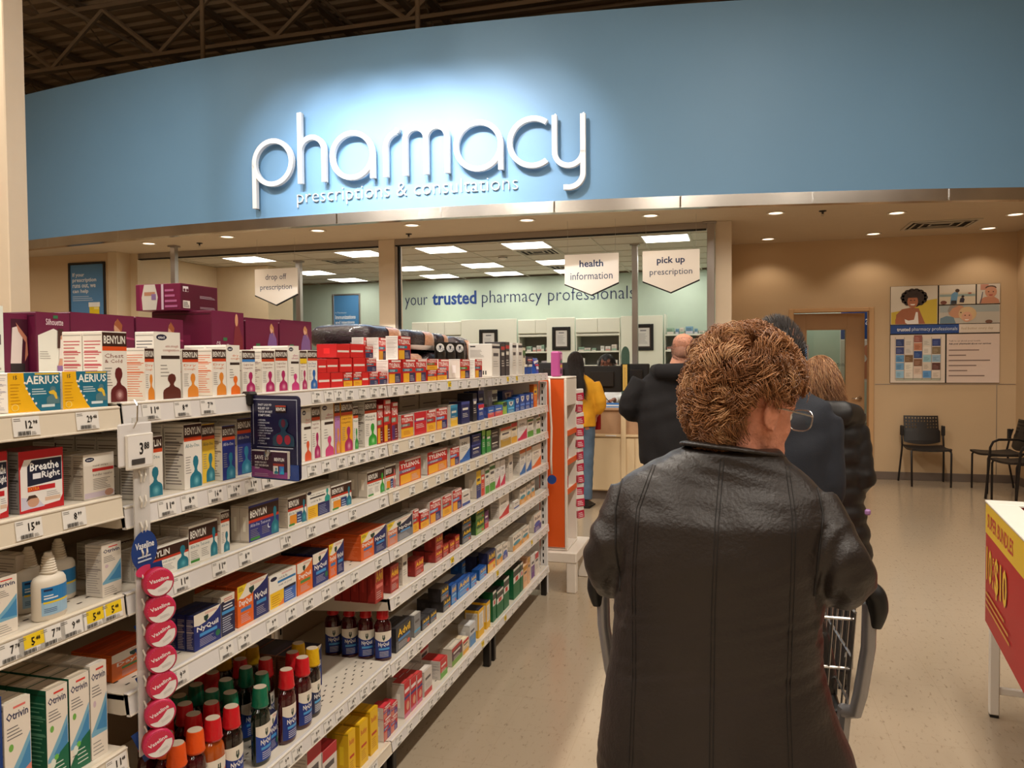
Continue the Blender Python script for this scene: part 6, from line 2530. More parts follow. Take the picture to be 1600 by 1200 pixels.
# snack packs inside
rr = random.Random(3)
pk = None
for i in range(12):
    q = Matrix.Rotation(-math.radians(7.5), 4, 'Z') @ Vector((rr.uniform(.16, .46), -.14 - .07 * i, 0))
    x, y = 1.045 + q.x, 3.72 + q.y
    lab = 'small crinkled bag in the promotion bin, %s from the back' % ORD[i]
    if pk is None:
        b = MB()
        rings = []
        for k in range(7):
            t = k / 6
            w, th = .05 * (1 - .12 * abs(2 * t - 1)), .018 * math.sin(PI * t) + .0015
            rings.append([(w * math.cos(a), -.07 + .14 * t, th * math.sin(a)) for a in [2 * PI * j / 12 for j in range(12)]])
        b.ring_loft(rings)
        M['bag'] = mat('bag_foil', (70, 84, 66), rough=0.3, noise=.5, nscale=14)
        pk = b.build('snack_bag', M['bag'], None, smooth=True)
        b = MB()
        b.box((-.03, -.02, .016), (.03, .03, .0195), .001)
        lb_ = b.build('label_patch', M['white_paint'], pk)
        o = pk
    else:
        o = copy_tree(pk)
    o.location = (x, y, .83 + .008 * (i % 3))
    o.rotation_euler = (rr.uniform(-.15, .15), rr.uniform(-.15, .15), rr.uniform(0, 3))
    tag(o, lab, 'snack bag', 'bags in the promotion bin')

# ================================================================ ORANGE END STAND
M['orange'] = mat('orange_board', (224, 92, 26), rough=0.45, noise=.02)
M['stand_white'] = mat('stand_white_board', (232, 222, 210), rough=0.45)
e = empty('end_stand', (0, 0, 0), 0, 'tall orange and white display stand at the shelf end', 'display stand')
X0, X1, Y0, Y1, Z0, Z1 = -1.95, -1.052, 4.985, 5.32, .285, 1.415
b = MB()
b.box((X0, Y0 - .004, Z0 + .01), (X1 - .018, Y0 + .004, Z1 - .004))
b.build('orange_panel', M['orange'], e)
for lo, hi in (((X1 - .017, Y0 - .006, Z0), (X1, Y0 + .016, Z1)), ((X0, Y1 - .016, Z0), (X1, Y1, Z1)), ((X0, Y0, Z1), (X1, Y1, Z1 + .012)), ((X0, Y0, Z0 - .012), (X1, Y1, Z0))):
    b = MB()
    b.box(lo, hi, .003)
    b.build('white_panel', M['stand_white'], e)
b = MB()
b.box((X1 - .34, Y0 + .016, Z0), (X1 - .325, Y1 - .016, Z1))
b.build('back_panel', M['stand_white'], e)
b = MB()
b.box((X1 - .012, Y0 + .016, 1.235), (X1 - .002, Y1 - .016, 1.412), .002)
b.build('header', M['stand_white'], e)
for z in (1.055, .86, .665):
    b = MB()
    b.box((X1 - .32, Y0 + .017, z - .008), (X1 - .004, Y1 - .017, z), .002)
    s = b.build('shelf', M['stand_white'], e)
    b = MB()
    b.box((X1 - .004, Y0 + .017, z - .022), (X1 + .002, Y1 - .017, z + .016), .002)
    b.build('orange_lip', M['orange'], s)
k = 0
for z in (.861, .666):
    for j in range(2):
        t = empty('small_bottle', (X1 - .06, 5.07 + j * .09, z), 0, 'small dark capped bottle on the %s shelf of the orange stand, %s one' % ('upper' if z > .8 else 'lower', ('near', 'far')[j]), 'bottle', 'bottles on the orange stand')
        b = MB()
        b.lathe([(.001, 0), (.03, 0), (.031, .004), (.031, .075), (.022, .09), (.012, .095)], 14)
        b.build('bottle_body', M['red'], t, smooth='auto')
        b = MB()
        b.lathe([(.001, .095), (.016, .095), (.016, .12), (.001, .121)], 12)
        b.build('cap', M['black'], t)
# white bench under it
e = empty('display_bench', (0, 0, 0), 0, 'low white bench carrying the orange display stand', 'bench')
b = MB()
b.box((-1.97, 4.945, .20), (-.985, 5.44, .27), .006)
b.build('bench_top', M['stand_white'], e)
for x, y in ((-1.055, 4.95), (-1.055, 5.36), (-1.94, 4.95), (-1.94, 5.36)):
    b = MB()
    b.box((x, y, .001), (x + .065, y + .065, .201), .005)
    b.build('leg', M['stand_white'], e)


def clip_pack_mesh():
    b = MB()
    b.col = lin((226, 220, 214))
    b.box((-.012, -.035, -.075), (.012, .035, .0), .004)
    F = Face(b, (.012, -.035, -.075), (0, 1, 0), (0, 0, 1), (1, 0, 0), .0004)
    F.R(.002, .0, .068, .05, (190, 36, 70))
    F.L(.01, .008, .06, .042, 3, (236, 222, 222), .4)
    F2 = Face(b, (-.012, -.035, -.075), (1, 0, 0), (0, 0, 1), (0, -1, 0), .0004)
    F2.R(.014, .004, .024, .05, (190, 36, 70))
    F2.L(.003, .006, .011, .07, 5, (120, 110, 110), .3)
    return b.mesh('clip_pack', PRINT)


CPM = clip_pack_mesh()
e = empty('clip_strip', (0, 0, 0), 0, 'clip strip of crimson packs on the orange stand', 'clip strip')
b = MB()
b.box((-1.066, 5.335, .42), (-1.063, 5.36, 1.36))
b.build('strip', M['clear'], e)
for i in range(11):
    o = bpy.data.objects.new('hanging_pack', CPM)
    COL.objects.link(o)
    z = 1.335 - i * .083
    rr = random.Random(i)
    o.location = (-1.046, 5.345, z)
    o.rotation_euler = (rr.uniform(-.08, .08), rr.uniform(-.12, .05), rr.uniform(-.5, .0) - .25)
    o.scale = (1.5, 1.1, 1.08)
    tag(o, 'crimson and white pack hanging on the orange stand, %s from the top' % ORD[i], 'pack', 'packs hanging on the clip strip')
# narrow strip with a round violet tag on the shelf end
e = empty('hang_strip', (XF + .03, 4.86, 0), 0, 'narrow orange hang strip with a round violet tag at the shelf end', 'hang strip')
b = MB()
b.tube([(0, 0, 1.42), (.004, 0, 1.25), (.012, .004, 1.1), (.008, 0, .9), (.012, 0, .80)], .007, 6)
b.build('strip', M['sign_white'], e, smooth=True)
b = MB()
b.lathe([(.001, -.004), (.03, -.004), (.03, .004), (.001, .004)], 18)
o = b.build('round_tag', M['blue_ink'], e)
o.location = (.014, -.004, .765)
o.rotation_euler = (PI / 2, 0, .5)
# pink pack on the orange stand
b = MB()
b.col = lin((188, 84, 150))
b.box((-.03, -.05, 0), (.03, .05, .17), .01)
F = Face(b, (.03, -.05, 0), (0, 1, 0), (0, 0, 1), (1, 0, 0), .0006)
F.R(.02, .02, .08, .05, (90, 30, 80))
F.R(.02, .06, .08, .08, (230, 190, 90))
F.R(.02, .09, .08, .11, (80, 130, 110))
F.R(.02, .12, .08, .15, (228, 160, 200))
o = b.build('hygiene_pack', PRINT, None, fix=False, loc=(-1.135, 5.06, Z1 + .013))
tag(o, 'pink hygiene pack standing on top of the orange stand', 'pack')
o = copy_obj(o, None, (-1.46, 4.70, 1.4548), (0, 0, -.15), (1.4, 3.0, .95))
tag(o, 'wide pink hygiene pack at the back of the top shelf, far end', 'pack')

# ================================================================ HANGING TIN STRIP, COUPON SIGN
e = empty('clip_strip', (-1.148, 1.285, 0), 0, 'clear clip strip with small round tins beside the price tag', 'clip strip')
b = MB()
b.box((-.0015, -.021, .74), (.0015, .021, 1.425))
b.build('strip', M['milky'], e)
for i in range(12):
    b = MB()
    z = 1.37 - i * .052
    b.tube([(.002, -.008, z), (.006, -.006, z - .012), (.002, -.004, z - .024)], .0022, 5)
    b.tube([(.002, .008, z), (.006, .006, z - .012), (.002, .004, z - .024)], .0022, 5)
    b.build('hook', M['white_paint'], e)
b = MB()
F = Face(b, (.004, 0, 1.155), (0, 1, 0), (0, 0, 1), (1, 0, 0), .0004)
F.E(0, 0, .036, .04, (26, 60, 128), 28)
F.E(0, -.042, .026, .012, (206, 60, 100), 16)
F.T('Vaseline', -.026, .004, .026, .018, (236, 236, 240), True, 2)
F.L(-.02, -.022, .02, -.006, 2, (200, 210, 226), .4)
b.build('header_card', PRINT, e, fix=False)
tin0 = None
for i in range(7):
    z = (1.088, 1.032, .982, .930, .875, .820, .762)[i]
    y = (1.298, 1.302, 1.303, 1.302, 1.303, 1.296, 1.288)[i]
    lab = 'small red and white round lip balm tin, %s from the top of its strip' % ORD[i]
    if tin0 is None:
        tin0 = empty('balm_tin', (0, 0, 0))
        b = MB()
        b.lathe([(.001, -.012), (.027, -.012), (.029, -.010), (.029, -.001), (.0275, .0005)], 32)
        t = b.build('tin_base', M['red'], tin0, smooth='auto')
        b = MB()
        b.lathe([(.0285, .001), (.030, .0015), (.030, .008), (.028, .0105), (.024, .0115), (.001, .0115)], 32)
        b.build('tin_lid', mat('tin_pink', (196, 44, 84), rough=.25), tin0, smooth='auto')
        b = MB()
        F = Face(b, (0, 0, .0115), (1, 0, 0), (0, 1, 0), (0, 0, 1), .0003)
        F.E(0, 0, .0255, .0255, (236, 232, 230), 28)
        pts = [(.0255 * math.cos(a), .0255 * math.sin(a)) for a in [math.radians(-8 + 196 * k / 20) for k in range(21)]]
        F.poly(pts + [(-.012, -.009), (0, -.006), (.014, .001)], (204, 40, 76))
        F.T('Vaseline', -.019, .003, .019, .011, (246, 232, 236), True, 2)
        F.L(-.006, -.016, .014, -.01, 2, (200, 196, 196), .3)
        b.build('lid_print', PRINT_GLOSS, tin0, fix=False)
        b = MB()
        b.box((-.034, -.030, -.018), (.020, .036, -.0165))
        b.build('blue_card', M['blue_ink'], tin0)
        o = tin0
    else:
        o = copy_tree(tin0)
    o.location = (-1.125, y, z)
    # lid faces the aisle, tilted up, script climbing to the right
    o.rotation_euler = Matrix(((0, 0, 1), (1, 0, 0), (0, 1, 0))).to_euler()
    o.rotation_mode = 'QUATERNION'
    o.rotation_quaternion = (Matrix.Rotation(math.radians(-30 - (i * 5) % 9), 3, 'Z') @ Matrix(((0, 0, 1), (1, 0, 0), (0, 1, 0))) @ Matrix.Rotation(math.radians((8, 14, 24, 20, 24, 26, 22)[i]), 3, 'Z')).to_quaternion()
    tag(o, lab, 'balm tin', 'lip balm tins on the clip strip')
e = empty('tag_holder', (-1.139, 1.262, 1.375), 0, 'white price tag holder hooked over the strip at the bay joint', 'price tag')
b = MB()
b.box((-.003, -.045, -.045), (.0, .045, .04), .003)
b.build('back_plate', M['rail'], e)
b = MB()
b.box((.0, -.030, -.052), (.005, .044, .018), .002)
b.build('front_plate', M['white_paint'], e)
b = MB()
F = Face(b, (.005, -.030, -.052), (0, 1, 0), (0, 0, 1), (1, 0, 0), .0004)
F.R(.004, .006, .068, .066, (238, 234, 230))
F.T('3', .034, .028, .044, .052, (30, 28, 28), True, 2)
F.T('88', .046, .038, .060, .052, (30, 28, 28), True, 2)
F.L(.012, .010, .050, .022, 1, (70, 66, 64), .9)
b.build('tag_print', PRINT, e, fix=False)
b = MB()
b.tube([(.004, -.01, .03), (.012, -.008, .045), (.010, -.004, .075), (.0, .0, .085)], .0016, 6)
b.build('wire_hook', M['chrome'], e)

# dark coupon sign clamped to the top rail
e = empty('coupon_sign', (-1.157, 1.672, 1.245), math.radians(-12), 'dark navy symptom sign with a purple coupon pad clamped to the rail', 'sign')
b = MB()
pts = []
for cx_, cz_, a0 in ((.150, .195, 0), (.012, .195, 90), (.012, .012, 180), (.150, .012, 270)):
    pts += [(cx_ + .012 * math.cos(math.radians(a0 + k * 18)), cz_ + .012 * math.sin(math.radians(a0 + k * 18))) for k in range(6)]
Mx = Matrix(((1, 0, 0, 0), (0, 0, 1, 0), (0, 1, 0, 0), (0, 0, 0, 1)))
b.prism(pts, -.002, .002, Mx)
b.build('board', mat('navy_sign_board', (30, 28, 62), rough=.3), e)
b = MB()
F = Face(b, (0, -.0022, 0), (1, 0, 0), (0, 0, 1), (0, -1, 0), .00008)
for q in ((.008, .085, .010, .198), (.152, .030, .154, .198), (.008, .196, .154, .198), (.02, .078, .140, .080)):
    F.R(*q, (170, 176, 196))
for i, t in enumerate(('FAST LIQUID', 'RELIEF OF', 'YOUR WORST', 'SYMPTOMS:')):
    F.T(t, .026, .1805 - i * .0085, .026 + (.046, .037, .048, .042)[i], .1865 - i * .0085, (220, 222, 232), True, 1)
for i, t in enumerate(('FEVER', 'HEADACHE', 'NASAL', 'CONGESTION', 'SORE THROAT', 'DRY COUGH', 'MUCUS', '& PHLEGM', 'PAIN', 'CHILLS')):
    F.T(t, .030, .1440 - i * .0064, .030 + .0042 * len(t), .1478 - i * .0064, (196, 200, 216), True, 1)
    if i not in (3, 7):
        F.E(.0265, .1458 - i * .0064, .0009, .0012, (196, 200, 216), 6)
F.R(.086, .166, .120, .184, (40, 20, 20))
F.R(.086, .180, .120, .183, (190, 60, 40))
F.T('BENYLIN', .088, .170, .118, .178, (240, 236, 232), True, 1)
F.bust(.076, .084, .146, .152, (34, 62, 84), None)
F.E(.098, .100, .010, .012, (150, 40, 60), 14)
F.E(.124, .100, .010, .012, (150, 40, 60), 14)
F.E(.111, .140, .007, .010, (90, 40, 56), 12)
F.R(.002, .002, .160, .012, (40, 66, 136))
F.R(.132, .012, .160, .04, (40, 66, 136))
b.build('sign_print', PRINT_GLOSS, e, fix=False)
b = MB()
b.box((-.022, -.016, .180), (.010, .016, .216), .006)
b.build('clamp', M['black'], e)
p = empty('coupon_pad', (0, 0, 0))
p.parent = e
b = MB()
b.box((.012, -.012, .006), (.130, -.0032, .072))
b.build('paper_stack', M['sign_white'], p)
b = MB()
F = Face(b, (.012, -.0121, .006), (1, 0, 0), (0, 0, 1), (0, -1, 0), .0001)
F.R(0, 0, .118, .066, (60, 26, 50))
F.poly([(0, 0), (.118, 0), (.118, .016), (.08, .013), (.05, .020), (.02, .024), (0, .026)], (136, 60, 126))
F.R(0, .064, .118, .066, (220, 214, 214))
F.T('SAVE $3', .010, .042, .056, .054, (244, 240, 240), True, 2)
F.T('WHEN YOU BUY', .010, .034, .050, .039, (230, 226, 226), True, 1)
F.T('ANY ONE BENYLIN', .010, .027, .056, .032, (230, 226, 226), True, 1)
F.T('SYRUP', .010, .020, .026, .025, (230, 226, 226), True, 1)
F.T('BENYLIN', .076, .042, .108, .050, (244, 240, 240), True, 1)
F.R(.072, .010, .088, .034, (222, 218, 214))
F.R(.092, .010, .108, .034, (60, 110, 190))
F.R(.072, .030, .108, .036, (150, 50, 40))
F.bust(.076, .011, .088, .026, (40, 120, 140), None)
F.bust(.096, .011, .108, .026, (40, 160, 200), None)
F.L(.01, .004, .06, .012, 2, (190, 150, 186), .35)
b.build('coupon_print', PRINT, p, fix=False)
b = MB()
b.lathe([(.001, 0), (.009, 0), (.009, .006), (.006, .008), (.001, .008)], 16)
o = b.build('pad_rivet', M['steel'], p, smooth='auto')
o.rotation_euler = (PI / 2, 0, 0)
o.location = (.068, -.0125, .066)
# ================================================================ BOTTLES
def liquid_mat(name, col, rough=.08):
    return mat(name, col, rough=rough, spec=.6, coat=.6)


M['cap_red'] = mat('cap_red_film', (200, 28, 36), rough=.22, bump=.25, bscale=70, coat=.4)
M['cap_green'] = mat('cap_green_film', (16, 104, 74), rough=.22, bump=.25, bscale=70, coat=.4)
M['cap_orange'] = mat('cap_orange_film', (226, 84, 26), rough=.28, bump=.2, bscale=70)
M['cap_yellow'] = mat('cap_yellow_film', (212, 168, 22), rough=.25, bump=.25, bscale=70)
M['captop'] = mat('cap_top_grey', (196, 180, 160), rough=.45)
M['syrup_dark'] = liquid_mat('syrup_dark', (28, 14, 12))
M['syrup_cherry'] = liquid_mat('syrup_cherry', (66, 10, 16))
M['syrup_amber'] = liquid_mat('syrup_amber', (176, 78, 18))
M['syrup_green'] = liquid_mat('syrup_green', (14, 26, 18))


def bottle_proto(liquid, cap, label):
    """flat oval cough syrup bottle; front +x"""
    r = empty('syrup_bottle', (0, 0, 0))
    sx, sy = .62, 1.0
    b = MB()
    b.lathe([(.001, 0), (.028, 0), (.031, .004), (.031, .012)], 26, sx=sx, sy=sy)
    b.lathe([(.031, .012), (.031, .114), (.0305, .124), (.028, .134), (.022, .143), (.015, .149), (.0125, .160)], 26, sx=sx, sy=sy)
    b.build('bottle_body', liquid, r, smooth='auto')
    b = MB()
    b.lathe([(.0135, .149), (.0205, .150), (.0230, .155), (.0218, .159), (.0190, .198), (.0172, .2015)], 26)
    b.build('cap', cap, r, smooth='auto')
    b = MB()
    b.lathe([(.001, .2005), (.0165, .2005), (.0165, .2022), (.014, .2026), (.001, .2022)], 22)
    b.build('cap_top', M['captop'], r, smooth='auto')
    b = MB()
    base, word, badge, body2 = label

    def W(u, v, k):
        a = (u - .5) * 2.3
        rr_ = .0313 + .00022 * k
        return (sx * rr_ * math.cos(a), rr_ * math.sin(a), .012 + .098 * v)

    def patch(pts, col, k):
        b.col = lin(col)
        b.poly([W(p[0], p[1], k) for p in pts])

    def grid(u0, u1, v0, v1, col, k, n=12):
        b.col = lin(col)
        for i in range(n):
            a, c = u0 + (u1 - u0) * i / n, u0 + (u1 - u0) * (i + 1) / n
            b.poly([W(a, v0, k), W(c, v0, k), W(c, v1, k), W(a, v1, k)])
    grid(0, 1, 0, .74, base, 1)
    n = 12
    b.col = lin((236, 226, 210))
    for i in range(n):
        a, c = i / n, (i + 1) / n
        fa, fc = .72 - .12 * math.sin(PI * a), .72 - .12 * math.sin(PI * c)
        b.poly([W(a, fa, 2), W(c, fc, 2), W(c, .96, 2), W(a, .96, 2)])
    patch([(.44, .84), (.56, .84), (.57, .72), (.5, .62), (.43, .72)], (26, 56, 46), 3)
    pts, tris, asp = text_polys(word, True, 1)
    b.col = lin((244, 240, 236))
    o_ = len(b.v)
    for p in pts:
        b.v.append(W(.22 + .56 * p[0], .40 + .18 * p[1], 3))
    for t in tris:
        b.face(tuple(o_ + i for i in t))
    grid(.24, .80, .30, .37, badge, 3, 6)
    if body2:
        grid(.24, .86, .02, .28, body2, 3, 6)
    for j in range(4):
        grid(.28, .74, .05 + j * .055, .07 + j * .055, (206, 206, 216), 4, 4)
    b.build('label_sleeve', PRINT, r, fix=False)
    return r


NQ = ((24, 52, 132), 'NyQuil', (80, 160, 220), None)
BP_ = {
    'red': (M['syrup_cherry'], M['cap_red'], NQ, 'dark syrup bottle with red cap'),
    'black': (M['syrup_dark'], M['cap_red'], ((24, 52, 132), 'NyQuil', (60, 90, 170), (196, 40, 60)), 'dark syrup bottle with red label panel'),
    'green': (M['syrup_green'], M['cap_green'], ((28, 66, 156), 'NyQuil', (80, 160, 220), None), 'dark syrup bottle with green cap'),
    'orange': (M['syrup_cherry'], M['cap_orange'], ((226, 110, 36), 'DayQuil', (90, 150, 200), None), 'dark syrup bottle with orange cap'),
    'amber': (M['syrup_amber'], M['cap_red'], ((226, 110, 36), 'DayQuil', (90, 150, 200), None), 'amber syrup bottle with red cap'),
    'yellow': (M['syrup_dark'], M['cap_yellow'], ((30, 40, 80), 'NyQuil', (90, 170, 220), (130, 130, 136)), 'dark syrup bottle with yellow cap'),
    'cherry': (M['syrup_cherry'], M['cap_red'], ((24, 60, 150), 'NyQuil', (80, 160, 220), None), 'cherry red syrup bottle with red cap'),
}
protos = {}
# (kind, x, y)
BOT = [('orange', -1.205, 1.438), ('orange', -1.262, 1.470), ('orange', -1.207, 1.503), ('orange', -1.318, 1.480), ('red', -1.330, 1.548), ('red', -1.266, 1.572), ('amber', -1.206, 1.566),
       ('red', -1.264, 1.637), ('red', -1.325, 1.614), ('red', -1.390, 1.560), ('black', -1.202, 1.632), ('green', -1.256, 1.702), ('green', -1.201, 1.752), ('green', -1.250, 1.832), ('green', -1.310, 1.700), ('green', -1.318, 1.768), ('green', -1.375, 1.720),
       ('green', -1.370, 1.650), ('green', -1.316, 1.855), ('red', -1.385, 1.800), ('red', -1.300, 1.926), ('red', -1.370, 1.905), ('red', -1.450, 1.84),
       ('red', -1.198, 1.872), ('red', -1.202, 1.962), ('red', -1.252, 1.990), ('yellow', -1.212, 2.034), ('yellow', -1.275, 2.060), ('yellow', -1.395, 2.0), ('yellow', -1.45, 1.94), ('yellow', -1.46, 2.03)]
nth = {}
for kind, x, y in BOT:
    liq, cap, lab, desc = BP_[kind]
    if kind not in protos:
        o = protos[kind] = bottle_proto(liq, cap, lab)
    else:
        o = copy_tree(protos[kind])
    o.location = (x, y, .4756)
    o.rotation_euler = (0, 0, random.Random(int(y * 999)).uniform(-.22, .12))
    j = nth.get(desc, 0)
    nth[desc] = j + 1
    tag(o, '%s, bottle shelf, %s from left' % (desc, ORD[j]), 'bottle', 'syrup bottles on the bottle shelf')
for q in range(4):
    o = copy_tree(protos['red']) if 'cherry' not in protos else copy_tree(protos['cherry'])
    if 'cherry' not in protos:
        protos['cherry'] = o
    o.location = (-1.208 - q * .066, 2.508, .4636)
    o.rotation_euler = (0, 0, -.95)
    tag(o, 'red capped syrup bottle beside the charcoal cartons on the sixth shelf, %s deep' % ORD[q], 'bottle', 'syrup bottles in the far bay')
# cartons on the bottle shelf
TYX = [('nyquil', -1.205, 1.800, 1.838, .4756, .10, .045, 1), ('dayny_big', -1.295, 2.105, 2.235, .4756, .135, .085, 3)]
for t in TYX:
    put_carton(t[0], '6b', *t[1:5], t[5], t[6], t[7])

# saline bottles at the left edge
M['hdpe'] = mat('white_bottle_plastic', (226, 216, 200), rough=.42)
sal = None
for i, (x, y, rz) in enumerate(((-1.19, 1.100, .0), (-1.262, 1.124, .05), (-1.262, 1.190, -.1))):
    lab = 'white saline squeeze bottle with ribbed nozzle and blue label, %s' % ('nearest the shelf edge', 'behind on the near side', 'behind on the far side')[i]
    if sal is None:
        sal = empty('saline_bottle', (x, y, 1.0746), rz)
        b = MB()
        prof = [(.001, 0), (.030, 0), (.033, .004), (.033, .062), (.032, .070), (.028, .076), (.016, .080), (.012, .081)]
        b.lathe(prof, 30, sx=.62, sy=1.0)
        b.build('bottle_body', M['hdpe'], sal, smooth='auto')
        b = MB()
        pr = [(.012, .080)]
        for k in range(7):
            z = .082 + k * .0044
            r_ = .0135 - k * .0008
            pr += [(r_, z), (r_ + .0012, z + .001), (r_ + .0012, z + .0024), (r_ - .0006, z + .0034)]
        pr += [(.0072, .114), (.006, .118), (.001, .1185)]
        b.lathe(pr, 22)
        b.build('nozzle', M['hdpe'], sal, smooth='auto')
        b = MB()

        def W2(u, v, k):
            a = (u - .5) * 1.9
            rr_ = .0333 + .0002 * k
            return (.62 * rr_ * math.cos(a), rr_ * math.sin(a), .010 + .050 * v)

        def grid2(u0, u1, v0, v1, col, k, n=10):
            b.col = lin(col)
            for i_ in range(n):
                a, c = u0 + (u1 - u0) * i_ / n, u0 + (u1 - u0) * (i_ + 1) / n
                b.poly([W2(a, v0, k), W2(c, v0, k), W2(c, v1, k), W2(a, v1, k)])
        grid2(0, 1, .48, 1, (40, 126, 190), 1)
        grid2(0, 1, 0, .48, (160, 196, 222), 1)
        grid2(.06, 1, .42, .49, (236, 206, 50), 2)
        grid2(.08, .34, .86, .94, (26, 40, 80), 2, 4)
        grid2(.08, .36, .68, .72, (230, 236, 240), 2, 4)
        grid2(.08, .5, .58, .63, (230, 236, 240), 2, 4)
        for j in range(3):
            grid2(.08, .46, .10 + j * .06, .13 + j * .06, (90, 120, 160), 2, 4)
        b.build('label', PRINT, sal, fix=False)
        o = sal
    else:
        o = copy_tree(sal, None, (x, y, 1.0746), (0, 0, rz))
    tag(o, lab, 'bottle', 'saline bottles at the left edge')

# jars, pouch at the far end of the top shelf
for i, (y, z) in enumerate(((4.44, 1.4546), (4.552, 1.4546))):
    e = empty('small_jar', (-1.215, y, z), 0, 'small blue and white denture jar on the top shelf, %s one' % ('near', 'far')[i], 'jar', 'denture jars')
    b = MB()
    b.lathe([(.001, 0), (.036, 0), (.038, .003), (.038, .04), (.034, .044)], 18)
    b.build('jar_body', mat('jar_blue%d' % i, (50, 84, 160), rough=.35), e, smooth='auto')
    b = MB()
    b.lathe([(.036, .044), (.040, .045), (.040, .056), (.037, .058), (.001, .058)], 18)
    b.build('lid', M['white_paint'], e, smooth='auto')
e = empty('refill_pouch', (-1.215, 4.74, 1.4546), 0, 'blue standing refill pouch at the far end of the top shelf', 'pouch')
b = MB()
rings = []
for k in range(8):
    t = k / 7
    w, th = .085 + .025 * t, .028 * (1 - t) ** .7 + .002
    rings.append([(th * math.cos(a), w * math.sin(a), .098 * t) for a in [2 * PI * j / 18 for j in range(18)]])
b.ring_loft(rings)
b.build('pouch_body', mat('pouch_blue', (36, 84, 176), rough=.25), e, smooth='auto')
b = MB()
F = Face(b, (.030, -.06, .015), (0, 1, 0), (-.22, 0, 1), (1, 0, .2), .0008)
F.poly([(.0, .045), (.12, .06), (.12, .07), (.0, .062)], (236, 236, 240))
F.R(.03, .012, .09, .030, (220, 226, 236))
F.R(.01, .034, .11, .042, (206, 50, 50))
b.build('pouch_print', PRINT, e, fix=False)

# soft packs of adult briefs behind the red cartons
M['pack_dark'] = mat('pack_film_dark', (44, 28, 34), rough=.2, noise=.5, nscale=9, bump=.5, bscale=26, coat=.5)
M['pack_skin'] = mat('pack_film_peach', (206, 152, 120), rough=.25, noise=.2, nscale=12, coat=.4)
M['pack_white'] = mat('pack_film_white', (226, 214, 206), rough=.3, noise=.06, nscale=10)


def soft_pack():
    """plump film pack on the unit box (x depth, y width, z height)"""
    r = empty('brief_pack', (0, 0, 0))

    def S(u, v, w, e1=.5, e2=.42):
        f = lambda t, p: math.copysign(abs(t) ** p, t)
        cu, su, cv, sv = math.cos(u), math.sin(u), math.cos(v), math.sin(v)
        return Vector((.5 * w * f(cv, e1) * f(cu, e2), .5 * w * f(cv, e1) * f(su, e2), .5 + .5 * w * f(sv, e1)))
    b = MB()
    N1, N2 = 36, 18
    rr_ = random.Random(2)
    wr = {}
    for w_, nm, m_, c0, c1, r0, r1 in ((1.0, 'film', M['pack_dark'], 0, N1, 0, N2), (1.012, 'photo_patch', M['pack_skin'], 0, 7, 6, 13), (1.022, 'white_strip', M['pack_white'], -8, 4, 5, 8)):
        b = MB()
        ix = {}
        for i in range(c0, c1 + 1):
            for j in range(r0, r1 + 1):
                u, v = 2 * PI * i / N1, -PI / 2 + PI * j / N2
                wv = w_ * (1 + .018 * math.sin(7 * u + 3 * v) * math.cos(3 * v))
                ix[(i, j)] = len(b.v)
                b.v.append(tuple(S(u, v, wv)))
        for i in range(c0, c1):
            for j in range(r0, r1):
                b.face((ix[(i, j)], ix[(i + 1, j)], ix[(i + 1, j + 1)], ix[(i, j + 1)]))
        b.build(nm, m_, r, smooth=True)
    return r


sp = None
PK = [(-1.46, 2.62, 0, .28, .40, .125), (-1.46, 3.04, 0, .28, .42, .125), (-1.46, 3.46, 0, .28, .40, .125), (-1.47, 2.86, .124, .27, .38, .105), (-1.47, 3.24, .124, .27, .36, .10), (-1.46, 3.80, 0, .26, .24, .21), (-1.47, 3.52, .124, .24, .20, .095), (-1.50, 2.28, 0, .16, .10, .10)]
for i, (x, y, z, dx, dy, h) in enumerate(PK[:7]):
    o = sp = soft_pack() if sp is None else sp
    if i:
        o = copy_tree(sp)
    o.location = (x, y, 1.4548 + z)
    o.scale = (dx, dy, h)
    tag(o, ('dark film pack of briefs behind the red cartons, %s' % ('lower layer, first from left', 'lower layer, second from left', 'lower layer, third from left', 'upper layer, near one', 'upper layer, middle one', 'standing upright at the far end', 'upper layer, far one')[i]), 'pack', 'film packs on the top shelf')
# clear blister packs between the film packs and the white brace cartons
bl = None
for i in range(3):
    lab = 'clear blister pack with dark card on the top shelf, %s from left' % ORD[i]
    if bl is None:
        bl = empty('blister_pack', (0, 0, 0))
        b = MB()
        b.box((-.004, -.04, 0), (0, .04, .17), .002)
        b.build('card', M['black'], bl)
        b = MB()
        b.lathe([(.03, 0), (.032, .01), (.028, .10), (.02, .12), (.001, .125)], 14, c=(0.004, 0, .02), sx=.6, a0=-PI / 2, a1=PI / 2)
        b.build('blister', M['clear'], bl, smooth=True)
        b = MB()
        F = Face(b, (.0005, -.036, .125), (0, 1, 0), (0, 0, 1), (1, 0, 0), .0004)
        F.E(.036, .018, .03, .02, (226, 222, 218), 16)
        F.poly([(.026, .028), (.046, .028), (.036, .008)], (40, 44, 60))
        b.build('logo_print', PRINT, bl, fix=False)
        o = bl
    else:
        o = copy_tree(bl)
    o.location = (-1.30 + .008 * (i % 3), 3.34 + .11 * i, 1.4548)
    o.rotation_euler = (0, 0, -.3)
    tag(o, lab, 'blister pack', 'blister packs on the top shelf')
del o

